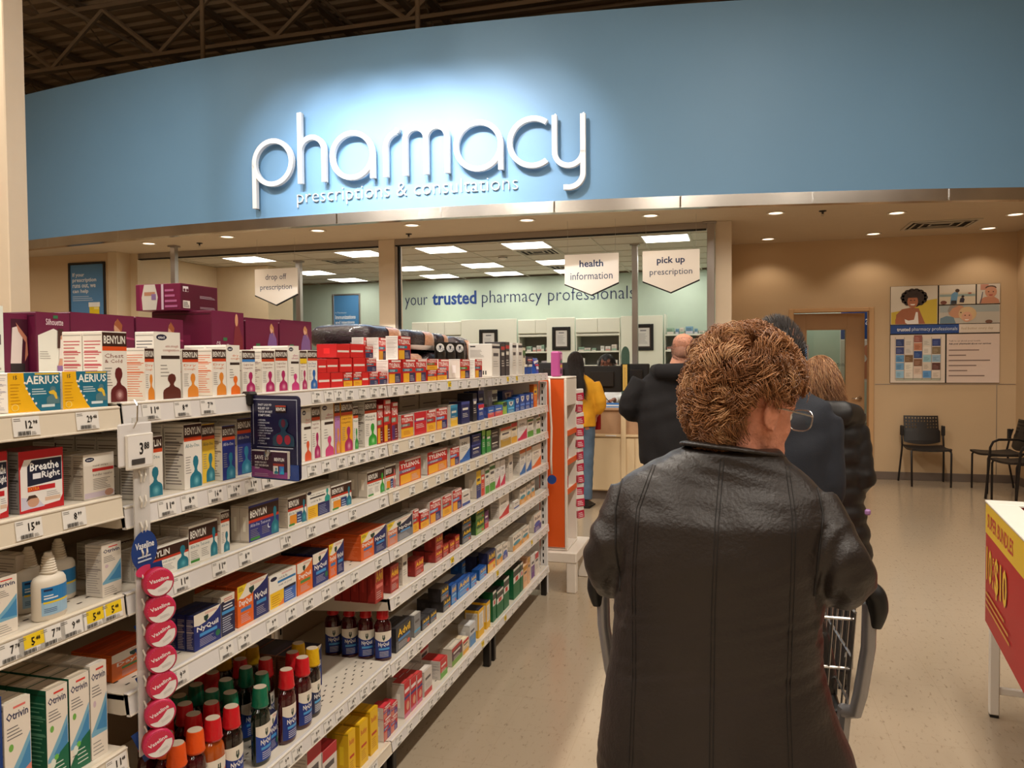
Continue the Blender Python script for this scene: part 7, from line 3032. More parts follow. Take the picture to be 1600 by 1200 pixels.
# ================================================================ PHARMACY COUNTER AND STORES
YC = 8.42
ctr = empty('service_counter', (0, 0, 0), 0, 'long cream and wood service counter of the pharmacy', 'counter')
b = MB()
b.box((-6.6, YC, .10), (-.35, YC + .65, .70), .003)
b.build('carcass', M['cream'], ctr)
x = -6.6
while x < -.4:
    b = MB()
    b.box((x + .006, YC - .012, .11), (min(x + .62, -.35) - .006, YC - .0005, .685), .003)
    b.build('front_panel', M['cream'], ctr)
    x += .62
b = MB()
b.box((-6.6, YC - .03, .70), (-.35, YC + .65, .725), .004)
b.build('bag_ledge', M['cream'], ctr)
b = MB()
b.box((-6.6, YC + .06, .725), (-.35, YC + .65, .985), .003)
b.build('upper_panel', M['wood'], ctr)
b = MB()
b.box((-6.6, YC + .03, .985), (-.35, YC + .75, 1.015), .005)
b.build('worktop', M['wood'], ctr)
b = MB()
b.box((-6.58, YC + .05, .001), (-.37, YC + .62, .10))
b.build('kick_base', M['base'], ctr)
for x in (-1.28, -.72):
    b = MB()
    b.box((x - .06, YC - .036, .706), (x + .06, YC - .0305, .72), .002)
    b.build('ledge_pull', M['rail'], ctr)
# glass divider with a yellow strip, on a cream post
dv = empty('glass_divider', (-1.135, YC + .10, 0), 0, 'tall rounded green glass divider with a yellow strip on the counter', 'divider')
b = MB()
pts = [(-.045, 1.02), (.045, 1.02), (.045, 1.60)] + [(.045 * math.cos(a), 1.60 + .09 * math.sin(a)) for a in [PI * k / 10 for k in range(1, 10)]] + [(-.045, 1.60)]
Mx = Matrix(((1, 0, 0, 0), (0, 0, 1, 0), (0, 1, 0, 0), (0, 0, 0, 1)))
b.prism(pts, -.006, .006, Mx)
b.build('pane', M['glass_green'], dv)
b = MB()
F = Face(b, (-.03, -.0066, 1.20), (1, 0, 0), (0, 0, 1), (0, -1, 0), .0004)
F.poly([(.0, .0), (.025, .012), (.05, .02), (.05, .29), (.0, .29)], (206, 170, 84))
F.L(.018, .04, .032, .26, 14, (150, 110, 50), .5)
b.build('yellow_strip', PRINT, dv, fix=False)
b = MB()
b.box((-.035, -.14, .001), (.02, -.115, 1.03), .004)
b.build('post', M['cream'], dv)
b = MB()
b.box((-.035, -.02, 1.0155), (.035, .02, 1.03), .003)
b.build('bracket', M['steel'], dv)


def monitor(x, y, z, rz, label, w=.46, h=.36):
    e = empty('computer_monitor', (x, y, z), rz, label, 'monitor')
    b = MB()
    b.box((-w / 2, -.03, .16), (w / 2, .03, .16 + h), .012)
    b.build('housing', M['black'], e)
    b = MB()
    b.box((-w * .3, -.06, .22), (w * .3, -.029, .16 + h * .8), .01)
    b.build('rear_bulge', M['black_metal'], e)
    b = MB()
    b.box((-w / 2 + .015, .0302, .18), (w / 2 - .015, .031, .16 + h - .015))
    b.build('screen', mat('screen_glow', (60, 80, 110), rough=.2, emit=(120, 150, 190), estr=.5), e)
    b = MB()
    b.tube([(0, -.01, .012), (0, -.02, .10), (.0, -.03, .20)], .022, 8)
    b.build('stand', M['black_metal'], e)
    b = MB()
    b.lathe([(.001, 0), (.11, 0), (.11, .008), (.02, .016), (.001, .016)], 20)
    b.build('base', M['black'], e, smooth='auto')
    b = MB()
    b.tube([(-.05, -.055, .25), (-.02, -.09, .18), (.06, -.10, .08), (.12, -.05, .012)], .005, 6)
    b.build('cable', M['black'], e)
    return e


monitor(-1.42, YC + .30, 1.016, .05, 'black monitor seen from behind beside the glass divider', .44, .30)
monitor(-1.08, YC + .52, 1.016, -.2, 'black monitor right behind the glass divider', .34, .32)
monitor(-2.02, YC + .45, 1.016, .1, 'black till monitor behind the woman in yellow', .40, .34)
e = empty('counter_sign', (-1.265, YC + .045, 1.0155), 0, 'small blue sign with white lettering on the counter edge', 'sign')
b = MB()
b.box((-.13, -.006, -.03), (.13, .006, .055), .002)
b.build('board', M['blue_ink'], e)
b = MB()
F = Face(b, (-.13, -.0062, -.03), (1, 0, 0), (0, 0, 1), (0, -1, 0), .0004)
F.R(.003, .003, .257, .082, (70, 132, 206))
F.L(.03, .046, .24, .066, 1, (232, 236, 240), .8)
F.L(.02, .018, .25, .036, 1, (232, 236, 240), .8)
b.build('lettering', PRINT, e, fix=False)
e = empty('easel_card', (-1.04, YC + .08, 1.0155), .2, 'white folded easel card on the counter beside the divider', 'card')
for s in (-1, 1):
    b = MB()
    b.poly([(-.045, s * .05, .001), (.045, s * .05, .001), (.02, 0, .13), (-.02, 0, .13)])
    b.poly([(-.045, s * .052, .001), (-.02, s * .002, .13), (.02, s * .002, .13), (.045, s * .052, .001)])
    b.build('card_leaf', M['sign_white'], e)
e = empty('card_terminal', (-.92, YC + .16, 1.0155), .3, 'black card terminal lying on the counter by the man in black', 'card terminal')
b = MB()
b.box((-.05, -.09, 0), (.05, .09, .04), .01)
b.build('housing', M['black'], e)
b = MB()
b.box((-.036, .02, .0402), (.036, .075, .042))
b.build('screen', M['glass_green'], e)
for i in range(3):
    for j in range(4):
        b = MB()
        b.box((-.034 + i * .024, -.075 + j * .021, .0402), (-.016 + i * .024, -.061 + j * .021, .045), .002)
        b.build('key', M['grid'], e)

# store shelves against the mint wall: white cupboards above, steel shelves with small boxes below
M['shelf_dark'] = mat('store_shelf_grey', (150, 150, 140), rough=.45)
M['cup'] = mat('cupboard_white', (232, 230, 216), rough=.4)
HB = []
hb = None
boxk = 0
rr = random.Random(11)
INK = [(232, 228, 222), (226, 214, 204), (236, 234, 228), (214, 206, 214), (206, 140, 130), (120, 160, 190), (226, 196, 150), (150, 180, 160)]


def small_box_mesh(col, col2):
    b = MB()
    b.col = lin(col)
    b.box((-.5, -.5, 0), (.5, .5, 1), .02)
    F = Face(b, (-.5, -.5, 0), (1, 0, 0), (0, 0, 1), (0, -1, 0), .004)
    F.R(.04, .08, .96, .40, col2)
    F.L(.1, .5, .85, .85, 2, tuple(int(v * .6) for v in col), .4)
    return b.mesh('stock_box', PRINT)


SBM = [small_box_mesh(INK[i], INK[(i * 3 + 4) % 8]) for i in range(8)]
UNITS = [(-3.60, -2.97, 'left', 2.26), (-2.58, -1.82, 'middle', 2.26), (-1.09, -.17, 'right', 2.30), (-5.6, -4.65, 'far left', 2.26)]
for x0, x1, nm, zt in UNITS:
    e = empty('stock_shelving', (0, 0, 0), 0, 'stock shelving with white cupboards on the mint wall, %s unit' % nm, 'shelving', 'stock shelving units in the pharmacy')
    yb = YB - .42
    n = max(2, int((x1 - x0) / .26))
    w = (x1 - x0) / n
    if nm != 'right':
        for i in range(n):
            b = MB()
            b.box((x0 + i * w + .003, yb - .02, zt - .24), (x0 + (i + 1) * w - .003, yb, zt - .01), .003)
            b.build('cupboard_door', M['cup'], e)
        b = MB()
        b.box((x0, yb, zt - .25), (x1, YB - .002, zt), .003)
        b.build('cupboard', M['cup'], e)
        b = MB()
        b.box((x0, yb - .012, zt - .30), (x1, yb + .3, zt - .262), .003)
        b.build('light_valance', M['cup'], e)
    for xx in (x0, x1 - .02):
        b = MB()
        b.box((xx, yb, 0.001), (xx + .02, YB - .002, zt - .25 if nm != 'right' else zt), .002)
        b.build('side_panel', M['cup'], e)
    b = MB()
    b.box((x0 + .02, YB - .03, .1), (x1 - .02, YB - .003, zt - .27))
    b.build('back_panel', M['shelf_dark'], e)
    zs = [zt - .56, zt - .80, zt - 1.02, zt - 1.26, zt - 1.5] if nm != 'right' else [zt - .34, zt - .60, zt - .85, zt - 1.1, zt - 1.36]
    for z in zs:
        b = MB()
        b.box((x0 + .02, yb - .01, z - .02), (x1 - .02, YB - .03, z), .003)
        s = b.build('shelf', M['shelf_dark'], e)
        b = MB()
        b.box((x0 + .02, yb - .016, z - .022), (x1 - .02, yb - .0105, z + .006), .001)
        b.build('shelf_edge', M['cup'], s)
    if nm == 'far left':
        continue
    for zi, z in enumerate(zs[:4]):
        x = x0 + .04
        while x < x1 - .10:
            bw, bh = rr.uniform(.05, .12), rr.uniform(.05, .13)
            if x + bw > x1 - .03:
                break
            if rr.random() < .85:
                i = rr.randrange(8)
                o = bpy.data.objects.new('stock_box', SBM[i])
                COL.objects.link(o)
                o.location = (x + bw / 2, yb + .06 + rr.uniform(0, .05), z + .0006)
                o.scale = (bw, .10, bh)
                boxk += 1
                HB.append((o, nm, zi))
            x += bw + rr.uniform(.004, .03)
cnt = {}
for o, nm, zi in HB:
    k = cnt.get((nm, zi), 0)
    cnt[(nm, zi)] = k + 1
    tag(o, 'small pale medicine box in the %s stock unit, %s shelf, %s from left' % (nm, ORD[zi], ORD[k]), 'box', 'medicine boxes in the stock shelving')

# pale wall panels between the units with framed certificates
for i, (x0, x1, fx0, fx1, fz0, fz1) in enumerate(((-4.64, -3.62, -4.30, -3.96, 1.68, 2.10), (-2.96, -2.59, -2.93, -2.61, 1.72, 2.12), (-1.80, -1.11, -1.60, -1.26, 1.70, 2.14))):
    e = empty('partition_panel', (0, 0, 0))
    structure(e)
    b = MB()
    b.box((x0 - (.12 if i == 1 else 0), YB - .46, 0), (x1 + (.0 if i == 1 else 0), YB - .43, 2.28), .004)
    b.build('wall_panel', M['cup'], e)
    x0 = x0 - (.12 if i == 1 else 0)
    f = empty('framed_certificate', ((fx0 + fx1) / 2 - (.05 if i == 1 else 0), YB - .46, fz0), 0, 'black framed certificate in the pharmacy, %s of three' % ('left', 'middle', 'right')[i], 'framed certificate', 'framed certificates on the pharmacy panels')
    w, h = fx1 - fx0, fz1 - fz0
    for lo, hi in (((-w / 2, 0), (-w / 2 + .045, h)), ((w / 2 - .045, 0), (w / 2, h)), ((-w / 2 + .045, 0), (w / 2 - .045, .05)), ((-w / 2 + .045, h - .05), (w / 2 - .045, h))):
        b = MB()
        b.box((lo[0], -.025, lo[1]), (hi[0], -.001, hi[1]), .005)
        b.build('frame', M['black'], f)
    b = MB()
    F = Face(b, (-w / 2 + .045, -.006, .05), (w - .09, 0, 0), (0, 0, h - .10), (0, -1, 0), .0006)
    F.R(0, 0, 1, 1, (70, 52, 44))
    F.R(.08, .06, .92, .96, (214, 208, 204))
    F.L(.18, .20, .82, .72, 9, (150, 144, 146), .3)
    F.R(.3, .80, .7, .86, (120, 114, 120))
    b.build('certificate', PRINT, f, fix=False)

# framed blue card in front of the door
e = empty('sign_stand', (.72, 9.5, 0), 0, 'floor sign stand with a small framed blue picture before the door', 'sign stand')
b = MB()
b.lathe([(.001, .001), (.15, .001), (.15, .012), (.02, .025), (.001, .025)], 24)
b.build('base', M['frame_metal'], e, smooth='auto')
b = MB()
b.tube([(0, 0, .02), (0, 0, 1.33)], .013, 8)
b.build('pole', M['frame_metal'], e, smooth='auto')
b = MB()
for lo, hi in (((-.12, 1.32), (-.10, 1.70)), ((.10, 1.32), (.12, 1.70)), ((-.10, 1.32), (.10, 1.34)), ((-.10, 1.68), (.10, 1.70))):
    b.box((lo[0], -.03, lo[1]), (hi[0], -.012, hi[1]), .003)
b.build('frame', M['frame_metal'], e)
b = MB()
F = Face(b, (-.1, -.02, 1.34), (.2, 0, 0), (0, 0, .34), (0, -1, 0), .0006)
F.R(0, 0, 1, 1, (110, 164, 222))
F.E(.62, .35, .28, .25, (150, 170, 210), 18)
F.bust(.3, .02, .9, .6, (176, 150, 150), None)
b.build('picture_print', PRINT, e, fix=False)
# ================================================================ PEOPLE
from mathutils.bvhtree import BVHTree
TMP = bpy.data.scenes.new('workbench')


def fuse(mb, voxel, smooth=4, disp=None, factor=.5):
    """merges overlapping closed shapes into one continuous skin"""
    me = mb.mesh('fuse', [])
    bm = bmesh.new()
    bm.from_mesh(me)
    bmesh.ops.recalc_face_normals(bm, faces=bm.faces)
    bm.to_mesh(me)
    bm.free()
    o = bpy.data.objects.new('fuse', me)
    TMP.collection.objects.link(o)
    md = o.modifiers.new('r', 'REMESH')
    md.mode = 'VOXEL'
    md.voxel_size = voxel
    md.adaptivity = 0
    sm = o.modifiers.new('s', 'SMOOTH')
    sm.iterations = smooth
    sm.factor = factor
    vl = TMP.view_layers[0]
    vl.update()
    dg = vl.depsgraph
    ev = o.evaluated_get(dg)
    out = bpy.data.meshes.new_from_object(ev, depsgraph=dg)
    bpy.data.objects.remove(o)
    bpy.data.meshes.remove(me)
    if disp:
        n = [v.normal.copy() for v in out.vertices]
        for v, q in zip(out.vertices, n):
            v.co += q * disp(v.co)
    out.polygons.foreach_set('use_smooth', [True] * len(out.polygons))
    return out


def skin(name, me, material, parent):
    me.materials.clear()
    me.materials.append(material)
    me.name = name
    o = bpy.data.objects.new(name, me)
    COL.objects.link(o)
    o.parent = parent
    return o


def interp(tab, t):
    for (a, va), (c, vc) in zip(tab, tab[1:]):
        if t <= c:
            k = (t - a) / (c - a) if c > a else 0
            k = k * k * (3 - 2 * k) * .5 + k * .5
            return va + (vc - va) * k
    return tab[-1][1]


HF = [(0, .060), (.05, .080), (.12, .088), (.17, .083), (.22, .087), (.28, .084), (.36, .086), (.5, .084), (.56, .090), (.65, .092), (.75, .088), (.88, .068), (.96, .038), (1, .002)]
HBK = [(0, .030), (.06, .005), (.14, -.020), (.22, -.045), (.32, -.066), (.45, -.085), (.6, -.098), (.72, -.098), (.84, -.085), (.93, -.058), (1, -.002)]
HWD = [(0, .018), (.06, .038), (.14, .050), (.24, .057), (.36, .064), (.5, .069), (.62, .073), (.74, .072), (.85, .061), (.94, .038), (1, .002)]


def add_head(mb, c, tilt=0.0, yaw=0.0, size=1.0, roll=0.0, jowl=0.0):
    """head around the point c (its middle), looking along +y before yaw; returns its matrix"""
    Hh = .228
    MX = Matrix.Translation(Vector(c)) @ Matrix.Rotation(yaw, 4, 'Z') @ Matrix.Rotation(roll, 4, 'Y') @ Matrix.Rotation(-tilt, 4, 'X') @ Matrix.Scale(size, 4)
    rings = []
    n, k = 40, 34
    g = lambda x, m, s: math.exp(-((x - m) / s) ** 2)
    for i in range(k):
        t = .004 + .992 * i / (k - 1)
        yf, yb, w = interp(HF, t), interp(HBK, t), interp(HWD, t)
        row = []
        for j in range(n):
            a = 2 * PI * j / n
            ca, sa = math.cos(a), math.sin(a)
            x = w * math.copysign(abs(sa) ** .86, sa)
            y = (yf + yb) / 2 + (yf - yb) / 2 * math.copysign(abs(ca) ** .9, ca)
            th = a if a <= PI else a - 2 * PI     # 0 = front
            f = .024 * g(th, 0, .20) * (g(t, .37, .055) + .55 * g(t, .45, .06) + .25 * g(t, .52, .05))
            f += .006 * g(th, 0, .34) * (g(t, .245, .022) + .9 * g(t, .205, .022))
            f += .005 * g(abs(th), .35, .25) * g(t, .56, .03)
            f -= .010 * g(abs(th), .42, .2) * g(t, .50, .04)
            f += .006 * g(abs(th), .8, .3) * g(t, .40, .07)
            f += .004 * g(th, 0, .3) * g(t, .08, .05)
            f += jowl * g(abs(th), .95, .35) * g(t, .14, .1)
            x += f * math.sin(th)
            y += f * math.cos(th)
            row.append(MX @ Vector((x, y, (t - .5) * Hh)))
        rings.append(row)
    mb.ring_loft(rings)
    for s in (-1, 1):                # ears: rim, bowl and lobe
        E0 = Vector((s * .070, -.004, -.006))
        rim = []
        for q in range(11):
            a = math.radians(-115 + 250 * q / 10)
            rim.append(MX @ (E0 + Vector((s * (.010 + .004 * math.sin(a)), -.016 * math.cos(a) - .006, .029 * math.sin(a) + .002))))
        mb.tube(rim, [.0042, .0045, .0048, .0048, .0048, .0048, .0048, .0046, .0044, .0042, .004], 8)
        mb.tube([MX @ (E0 + Vector((s * -.006, .010, .0))), MX @ (E0 + Vector((s * .003, -.006, .0))), MX @ (E0 + Vector((s * .008, -.016, .004)))], [.012, .016, .008], 10, r2=[.020, .022, .012], side=(1, 0, 0))
        mb.tube([MX @ (E0 + Vector((s * .002, .006, -.022))), MX @ (E0 + Vector((s * .006, .002, -.033)))], [.008, .006], 8)
    return MX


def add_hand(mb, wrist, direction, palm_n, curl=.5, thumb_side=1, size=1.0):
    """palm, four fingers and a thumb; curl 0 flat, 1 closed"""
    d = Vector(direction).normalized()
    n = Vector(palm_n)
    n = (n - d * n.dot(d)).normalized()
    sd = d.cross(n) * thumb_side
    w = Vector(wrist)
    k = size
    mb.tube([w - d * .02, w + d * .02 * k, w + d * .055 * k, w + d * .085 * k], [.024 * k, .032 * k, .040 * k, .038 * k], 12, r2=[.018 * k, .016 * k, .015 * k, .012 * k], side=sd)
    for i, (off, ln) in enumerate(((.029, .068), (.010, .078), (-.010, .072), (-.028, .056))):
        p = w + d * .078 * k + sd * off * k
        pts = [w + d * .05 * k + sd * off * k, p]
        a = .15 + curl * .5
        for seg in (.42, .33, .25):
            dirv = d * math.cos(a) + n * math.sin(a)
            p = p + dirv * ln * seg * k
            pts.append(p)
            a += curl * 1.1 + .08
        mb.tube(pts, [.009 * k, .0095 * k, .0088 * k, .008 * k, .0068 * k], 8)
    p = w + d * .025 * k + sd * .030 * k
    pts = [w + d * .02 * k + sd * .015 * k, p]
    for seg, c_ in ((.034, .55), (.026, .35)):
        p = p + (d * (1 - c_ * .4) + sd * c_ + n * curl * .7).normalized() * seg * k
        pts.append(p)
    mb.tube(pts, [.013 * k, .0125 * k, .0105 * k, .0085 * k], 8)


def limb(mb, pts, rad, n=14, r2=None):
    # rounds the joints by sampling a smooth curve through them
    P = [Vector(p) for p in pts]
    out, rr_ = [], []
    for i in range(len(P) - 1):
        p0 = P[max(i - 1, 0)]
        p1, p2 = P[i], P[i + 1]
        p3 = P[min(i + 2, len(P) - 1)]
        for k in range(6):
            t = k / 6
            q = .5 * ((2 * p1) + (p2 - p0) * t + (2 * p0 - 5 * p1 + 4 * p2 - p3) * t * t + (3 * p1 - p0 - 3 * p2 + p3) * t ** 3)
            out.append(q)
            rr_.append(rad[i] + (rad[i + 1] - rad[i]) * t)
    out.append(P[-1])
    rr_.append(rad[-1])
    mb.tube(out, rr_, n)


def torso(mb, rows, n=28, e=.8):
    """rows: (z, x0, x1, y0, y1) of the outline at that height, bottom to top"""
    rings = []
    for z, x0, x1, y0, y1 in rows:
        cx, cy, rx, ry = (x0 + x1) / 2, (y0 + y1) / 2, (x1 - x0) / 2, (y1 - y0) / 2
        rings.append([(cx + rx * math.copysign(abs(math.cos(a)) ** e, math.cos(a)), cy + ry * math.copysign(abs(math.sin(a)) ** e, math.sin(a)), z) for a in [2 * PI * j / n for j in range(n)]])
    mb.ring_loft(rings)


def dense(rows, k=3):
    out = []
    for a, c in zip(rows, rows[1:]):
        for i in range(k):
            t = i / k
            t2 = t * t * (3 - 2 * t) * .4 + t * .6
            out.append(tuple([a[0] + (c[0] - a[0]) * t] + [a[q] + (c[q] - a[q]) * t2 for q in range(1, 5)]))
    out.append(rows[-1])
    return out


# ================================================================ SHOPPING CART
M['cart_tube'] = mat('cart_grey_tube', (150, 148, 150), rough=.35, metal=.6)
M['cart_wire'] = mat('cart_wire', (176, 172, 168), rough=.28, metal=.9)
cart = empty('shopping_cart', (-.005, 1.70, 0), 0, 'grey wire shopping cart pushed by the woman in the leather jacket', 'shopping cart')
HW = .262
b = MB()
b.tube([(-HW + .02, 0, 1.055), (HW - .02, 0, 1.055)], .015, 10)
b.build('handle_bar', M['black'], cart, smooth='auto')
for s in (-1, 1):
    b = MB()
    limb(b, [(s * (HW - .055), 0, 1.058), (s * HW, -.004, 1.062), (s * (HW + .020), -.006, 1.050), (s * (HW + .026), -.006, 1.02), (s * (HW + .022), -.004, .985)], [.017, .020, .022, .020, .012], 14)
    b.build('end_grip', M['black'], cart, smooth='auto')
    b = MB()
    b.tube([(s * (HW + .012), 0, 1.03), (s * (HW + .010), .0, .94), (s * (HW - .004), .004, .84), (s * (HW - .012), .01, .80), (s * (HW - .030), .03, .79)], .0145, 10)
    b.build('side_post', M['cart_tube'], cart, smooth='auto')
    b = MB()                       # lower frame down to the rear wheel and forward to the front wheel
    b.tube([(s * (HW - .03), .03, .80), (s * (HW - .05), .06, .5), (s * (HW - .02), .05, .19)], .014, 8)
    b.tube([(s * (HW - .045), .06, .42), (s * (HW - .08), .5, .30), (s * (HW - .10), .88, .20)], .014, 8)
    b.build('leg_frame', M['cart_tube'], cart, smooth='auto')
    for yy, xx in ((.05, HW - .02), (.88, HW - .10)):
        w = empty('caster', (s * xx, yy, 0))
        w.parent = cart
        b = MB()
        b.box((-.022, -.03, .09), (.022, .03, .20), .004)
        b.build('fork', M['steel'], w)
        b = MB()
        b.lathe([(.02, -.014), (.058, -.014), (.062, -.008), (.062, .008), (.058, .014), (.02, .014)], 20)
        o = b.build('wheel', M['black'], w, smooth='auto')
        o.rotation_euler = (0, PI / 2, 0)
        o.location = (0, 0, .0625)


def wire_panel(name, P, nu, nv, r=.0026):
    """wires in both directions on the quad P00 P10 P11 P01"""
    b = MB()
    A, B_, C_, D_ = [Vector(p) for p in P]
    for i in range(nu + 1):
        t = i / nu
        b.tube([A.lerp(B_, t), D_.lerp(C_, t)], r, 5)
    for j in range(nv + 1):
        t = j / nv
        b.tube([A.lerp(D_, t), B_.lerp(C_, t)], r * 1.25, 5)
    o = b.build(name, M['cart_wire'], cart)
    return o


w0, w1 = HW - .01, HW - .07
wire_panel('wire_side', [(-w0, .03, 1.0), (-w1, .95, .97), (-w1 + .03, .90, .55), (-w0 + .03, .06, .52)], 16, 5)
wire_panel('wire_side', [(w0, .03, 1.0), (w1, .95, .97), (w1 - .03, .90, .55), (w0 - .03, .06, .52)], 16, 5)
wire_panel('wire_front', [(-w1, .95, .97), (w1, .95, .97), (w1 - .03, .90, .55), (-w1 + .03, .90, .55)], 9, 5)
wire_panel('wire_floor', [(-w0 + .03, .06, .52), (w0 - .03, .06, .52), (w1 - .03, .90, .55), (-w1 + .03, .90, .55)], 12, 12)
wire_panel('wire_gate', [(-w0, .05, .98), (w0, .05, .98), (w0 - .03, .09, .54), (-w0 + .03, .09, .54)], 12, 4)
b = MB()
b.box((-w0 + .02, .07, .76), (w0 - .02, .26, .775), .004)
b.build('child_seat', M['black'], cart)
wire_panel('wire_tray', [(-w0 + .05, .10, .26), (w0 - .05, .10, .26), (w1 - .05, .80, .24), (-w1 + .05, .80, .24)], 9, 5)
# black bag standing on the child seat
e = empty('handbag', (.12, 1.87, .7755), .25, 'black handbag standing in the child seat of the cart', 'bag')
b = MB()
rings = []
for k in range(9):
    t = k / 8
    w, th = .11 * (1 - .25 * t * t), .055 * (1 - .55 * t)
    rings.append([(w * math.copysign(abs(math.cos(a)) ** .6, math.cos(a)), th * math.copysign(abs(math.sin(a)) ** .6, math.sin(a)), .16 * t) for a in [2 * PI * j / 24 for j in range(24)]])
b.ring_loft(rings)
M['bagblk'] = mat('bag_black_leather', (30, 27, 27), rough=.4, bump=.2, bscale=90)
b.build('bag_body', M['bagblk'], e, smooth='auto')
b = MB()
b.tube([(-.06, 0, .155), (-.055, 0, .22), (0, 0, .25), (.055, 0, .22), (.06, 0, .155)], .006, 6)
b.build('handle', M['bagblk'], e, smooth=True)
b = MB()
b.box((-.085, -.004, .157), (.085, .004, .166), .001)
b.build('zip', M['steel'], e)

def wrinkle(amp, sx=30, sz=18, ph=0.0):
    def f(p):
        return amp * (math.sin(sx * p.x + 9 * math.sin(7 * p.z + ph) + 5 * p.y) * .5 + math.sin(sz * p.z + 6 * math.sin(9 * p.x + ph) + 11 * p.y) * .6)
    return f


def strands(name, items, width, parent, material, sides=3):
    """items: list of (points, colour)"""
    b = MB()
    for pts, col in items:
        b.col = col
        k = len(pts)
        b.tube(pts, [width * (1 - .75 * (i / (k - 1)) ** 2) for i in range(k)], sides, cap=False)
    o = b.build(name, material, parent, smooth=True, fix=False)
    return o


def hair_mat(name, rough=.38):
    m = print_mat(name, rough)
    bs = m.node_tree.nodes['Principled BSDF']
    bs.inputs['Specular IOR Level'].default_value = .35
    return m


HAIR = hair_mat('hair_strand')
M['skin'] = mat('skin_fair', (214, 152, 124), rough=.5, noise=.10, nscale=26, bump=.12, bscale=120)
M['skin'].node_tree.nodes['Principled BSDF'].inputs['Subsurface Weight'].default_value = .12
M['skin'].node_tree.nodes['Principled BSDF'].inputs['Subsurface Radius'].default_value = (.01, .004, .002)
M['skin_old'] = mat('skin_weathered', (222, 150, 122), rough=.5, noise=.14, nscale=30, bump=.45, bscale=85)
M['skin_tan'] = mat('skin_tan', (186, 128, 98), rough=.5, noise=.08, nscale=24)
M['skin_brown'] = mat('skin_brown', (128, 78, 58), rough=.5, noise=.08, nscale=24)
M['leather'] = mat('jacket_leather', (38, 31, 28), rough=.40, noise=.16, nscale=7, bump=.16, bscale=150, spec=.55)
M['seam'] = mat('jacket_seam_thread', (24, 20, 18), rough=.6)
M['navy_cloth'] = mat('navy_jacket_cloth', (30, 34, 44), rough=.75, noise=.12, nscale=12, bump=.12, bscale=260)
M['puffer'] = mat('black_puffer_nylon', (24, 22, 23), rough=.5, noise=.1, nscale=9)
M['hoodie'] = mat('black_hoodie_fleece', (24, 22, 24), rough=.9, noise=.1, nscale=14, bump=.15, bscale=240)
M['mustard'] = mat('mustard_knit', (220, 158, 34), rough=.85, noise=.06, nscale=16, bump=.3, bscale=200)
M['denim'] = mat('blue_denim', (82, 102, 124), rough=.85, noise=.16, nscale=10, bump=.15, bscale=300)
M['trouser'] = mat('dark_trousers', (34, 32, 34), rough=.8)
M['shoe'] = mat('black_shoe', (28, 25, 24), rough=.45)
M['labcoat'] = mat('white_lab_coat', (222, 220, 214), rough=.8)
M['eye_white'] = mat('eye_white', (236, 230, 224), rough=.25)
M['iris'] = mat('eye_iris', (70, 50, 36), rough=.2)


def eyes(MX, parent):
    for s in (-1, 1):
        b = MB()
        b.lathe([(.0001, -.0115)] + [(.0115 * math.cos(a), .0115 * math.sin(a)) for a in [math.radians(-75 + 15 * q) for q in range(11)]] + [(.0001, .0115)], 14)
        o = b.build('eye', M['eye_white'], parent, smooth=True)
        o.matrix_local = MX @ Matrix.Translation((s * .031, .071, .001))
        b = MB()
        b.lathe([(.0001, .0105), (.0045, .0108), (.0052, .0098), (.0001, .0098)], 12)
        i = b.build('iris', M['iris'], o)
        i.rotation_euler = (-PI / 2, 0, 0)


def shoes(parent, pts, rz=0.0):
    for x, y in pts:
        b = MB()
        rings = []
        for k in range(10):
            t = k / 9
            yy = -.075 + .265 * t
            w = .036 + .012 * math.sin(PI * min(1, t * 1.15)) - (.02 * max(0, t - .85) / .15)
            h = .085 - .05 * min(1, max(0, (t - .25) / .4)) - .02 * max(0, (t - .8) / .2)
            if t < .3:
                h = .085
            rings.append([(w * math.cos(a), yy, .002 + h * (.5 + .5 * math.copysign(abs(math.sin(a)) ** .8, math.sin(a)))) for a in [2 * PI * j / 14 for j in range(14)]])
        b.ring_loft(rings)
        o = b.build('shoe', M['shoe'], parent, smooth='auto')
        o.location = (x, y, 0)
        o.rotation_euler = (0, 0, rz)
        b = MB()
        b.box((-.044, -.076, .0005), (.044, .188, .012), .005)
        b.build('sole', M['slot'], o)


def legs_body(mb, hip_z, spread=.09, r=(.085, .055, .036), y=0.0, foot=True):
    for s in (-1, 1):
        limb(mb, [(s * spread, y, hip_z), (s * spread * 1.05, y + .012, hip_z * .53), (s * spread, y - .012, .075)], r)
        mb.tube([(s * spread, y - .03, .05), (s * spread, y + .06, .04), (s * spread, y + .13, .03)], [.035, .036, .026], 10)


def trousers(mb, hip_z, spread=.09, r=(.105, .075, .060), y=0.0, zb=.06):
    for s in (-1, 1):
        limb(mb, [(s * spread, y, hip_z), (s * spread * 1.05, y + .012, hip_z * .53), (s * spread, y - .01, zb)], r)


# ---------------------------------------------------------------- the woman in the leather jacket (root at her feet, facing +y)
P0 = (-.006, 1.50)
wm = empty('person', (P0[0], P0[1], 0), 0, 'person with curly auburn hair in a dark leather jacket, pushing the cart', 'person')
HC = (.030, .030, 1.438)
HYAW, HTILT = math.radians(-48), math.radians(14)
mb = MB()
HM = add_head(mb, HC, HTILT, HYAW, 1.02, 0, .009)
mb.tube([(.0, -.005, 1.27), (-.002, .0, 1.34), (.0, .02, 1.40)], [.075, .062, .060], 16)
torso(mb, dense([(.72, -.17, .17, -.10, .11), (.86, -.17, .17, -.11, .12), (1.0, -.155, .155, -.10, .11), (1.18, -.16, .15, -.10, .11), (1.27, -.15, .12, -.08, .09), (1.31, -.09, .08, -.06, .06)]))
LA = [(-.185, .0, 1.262), (-.222, -.03, 1.15), (-.222, .05, 1.095), (-.196, .175, 1.078)]
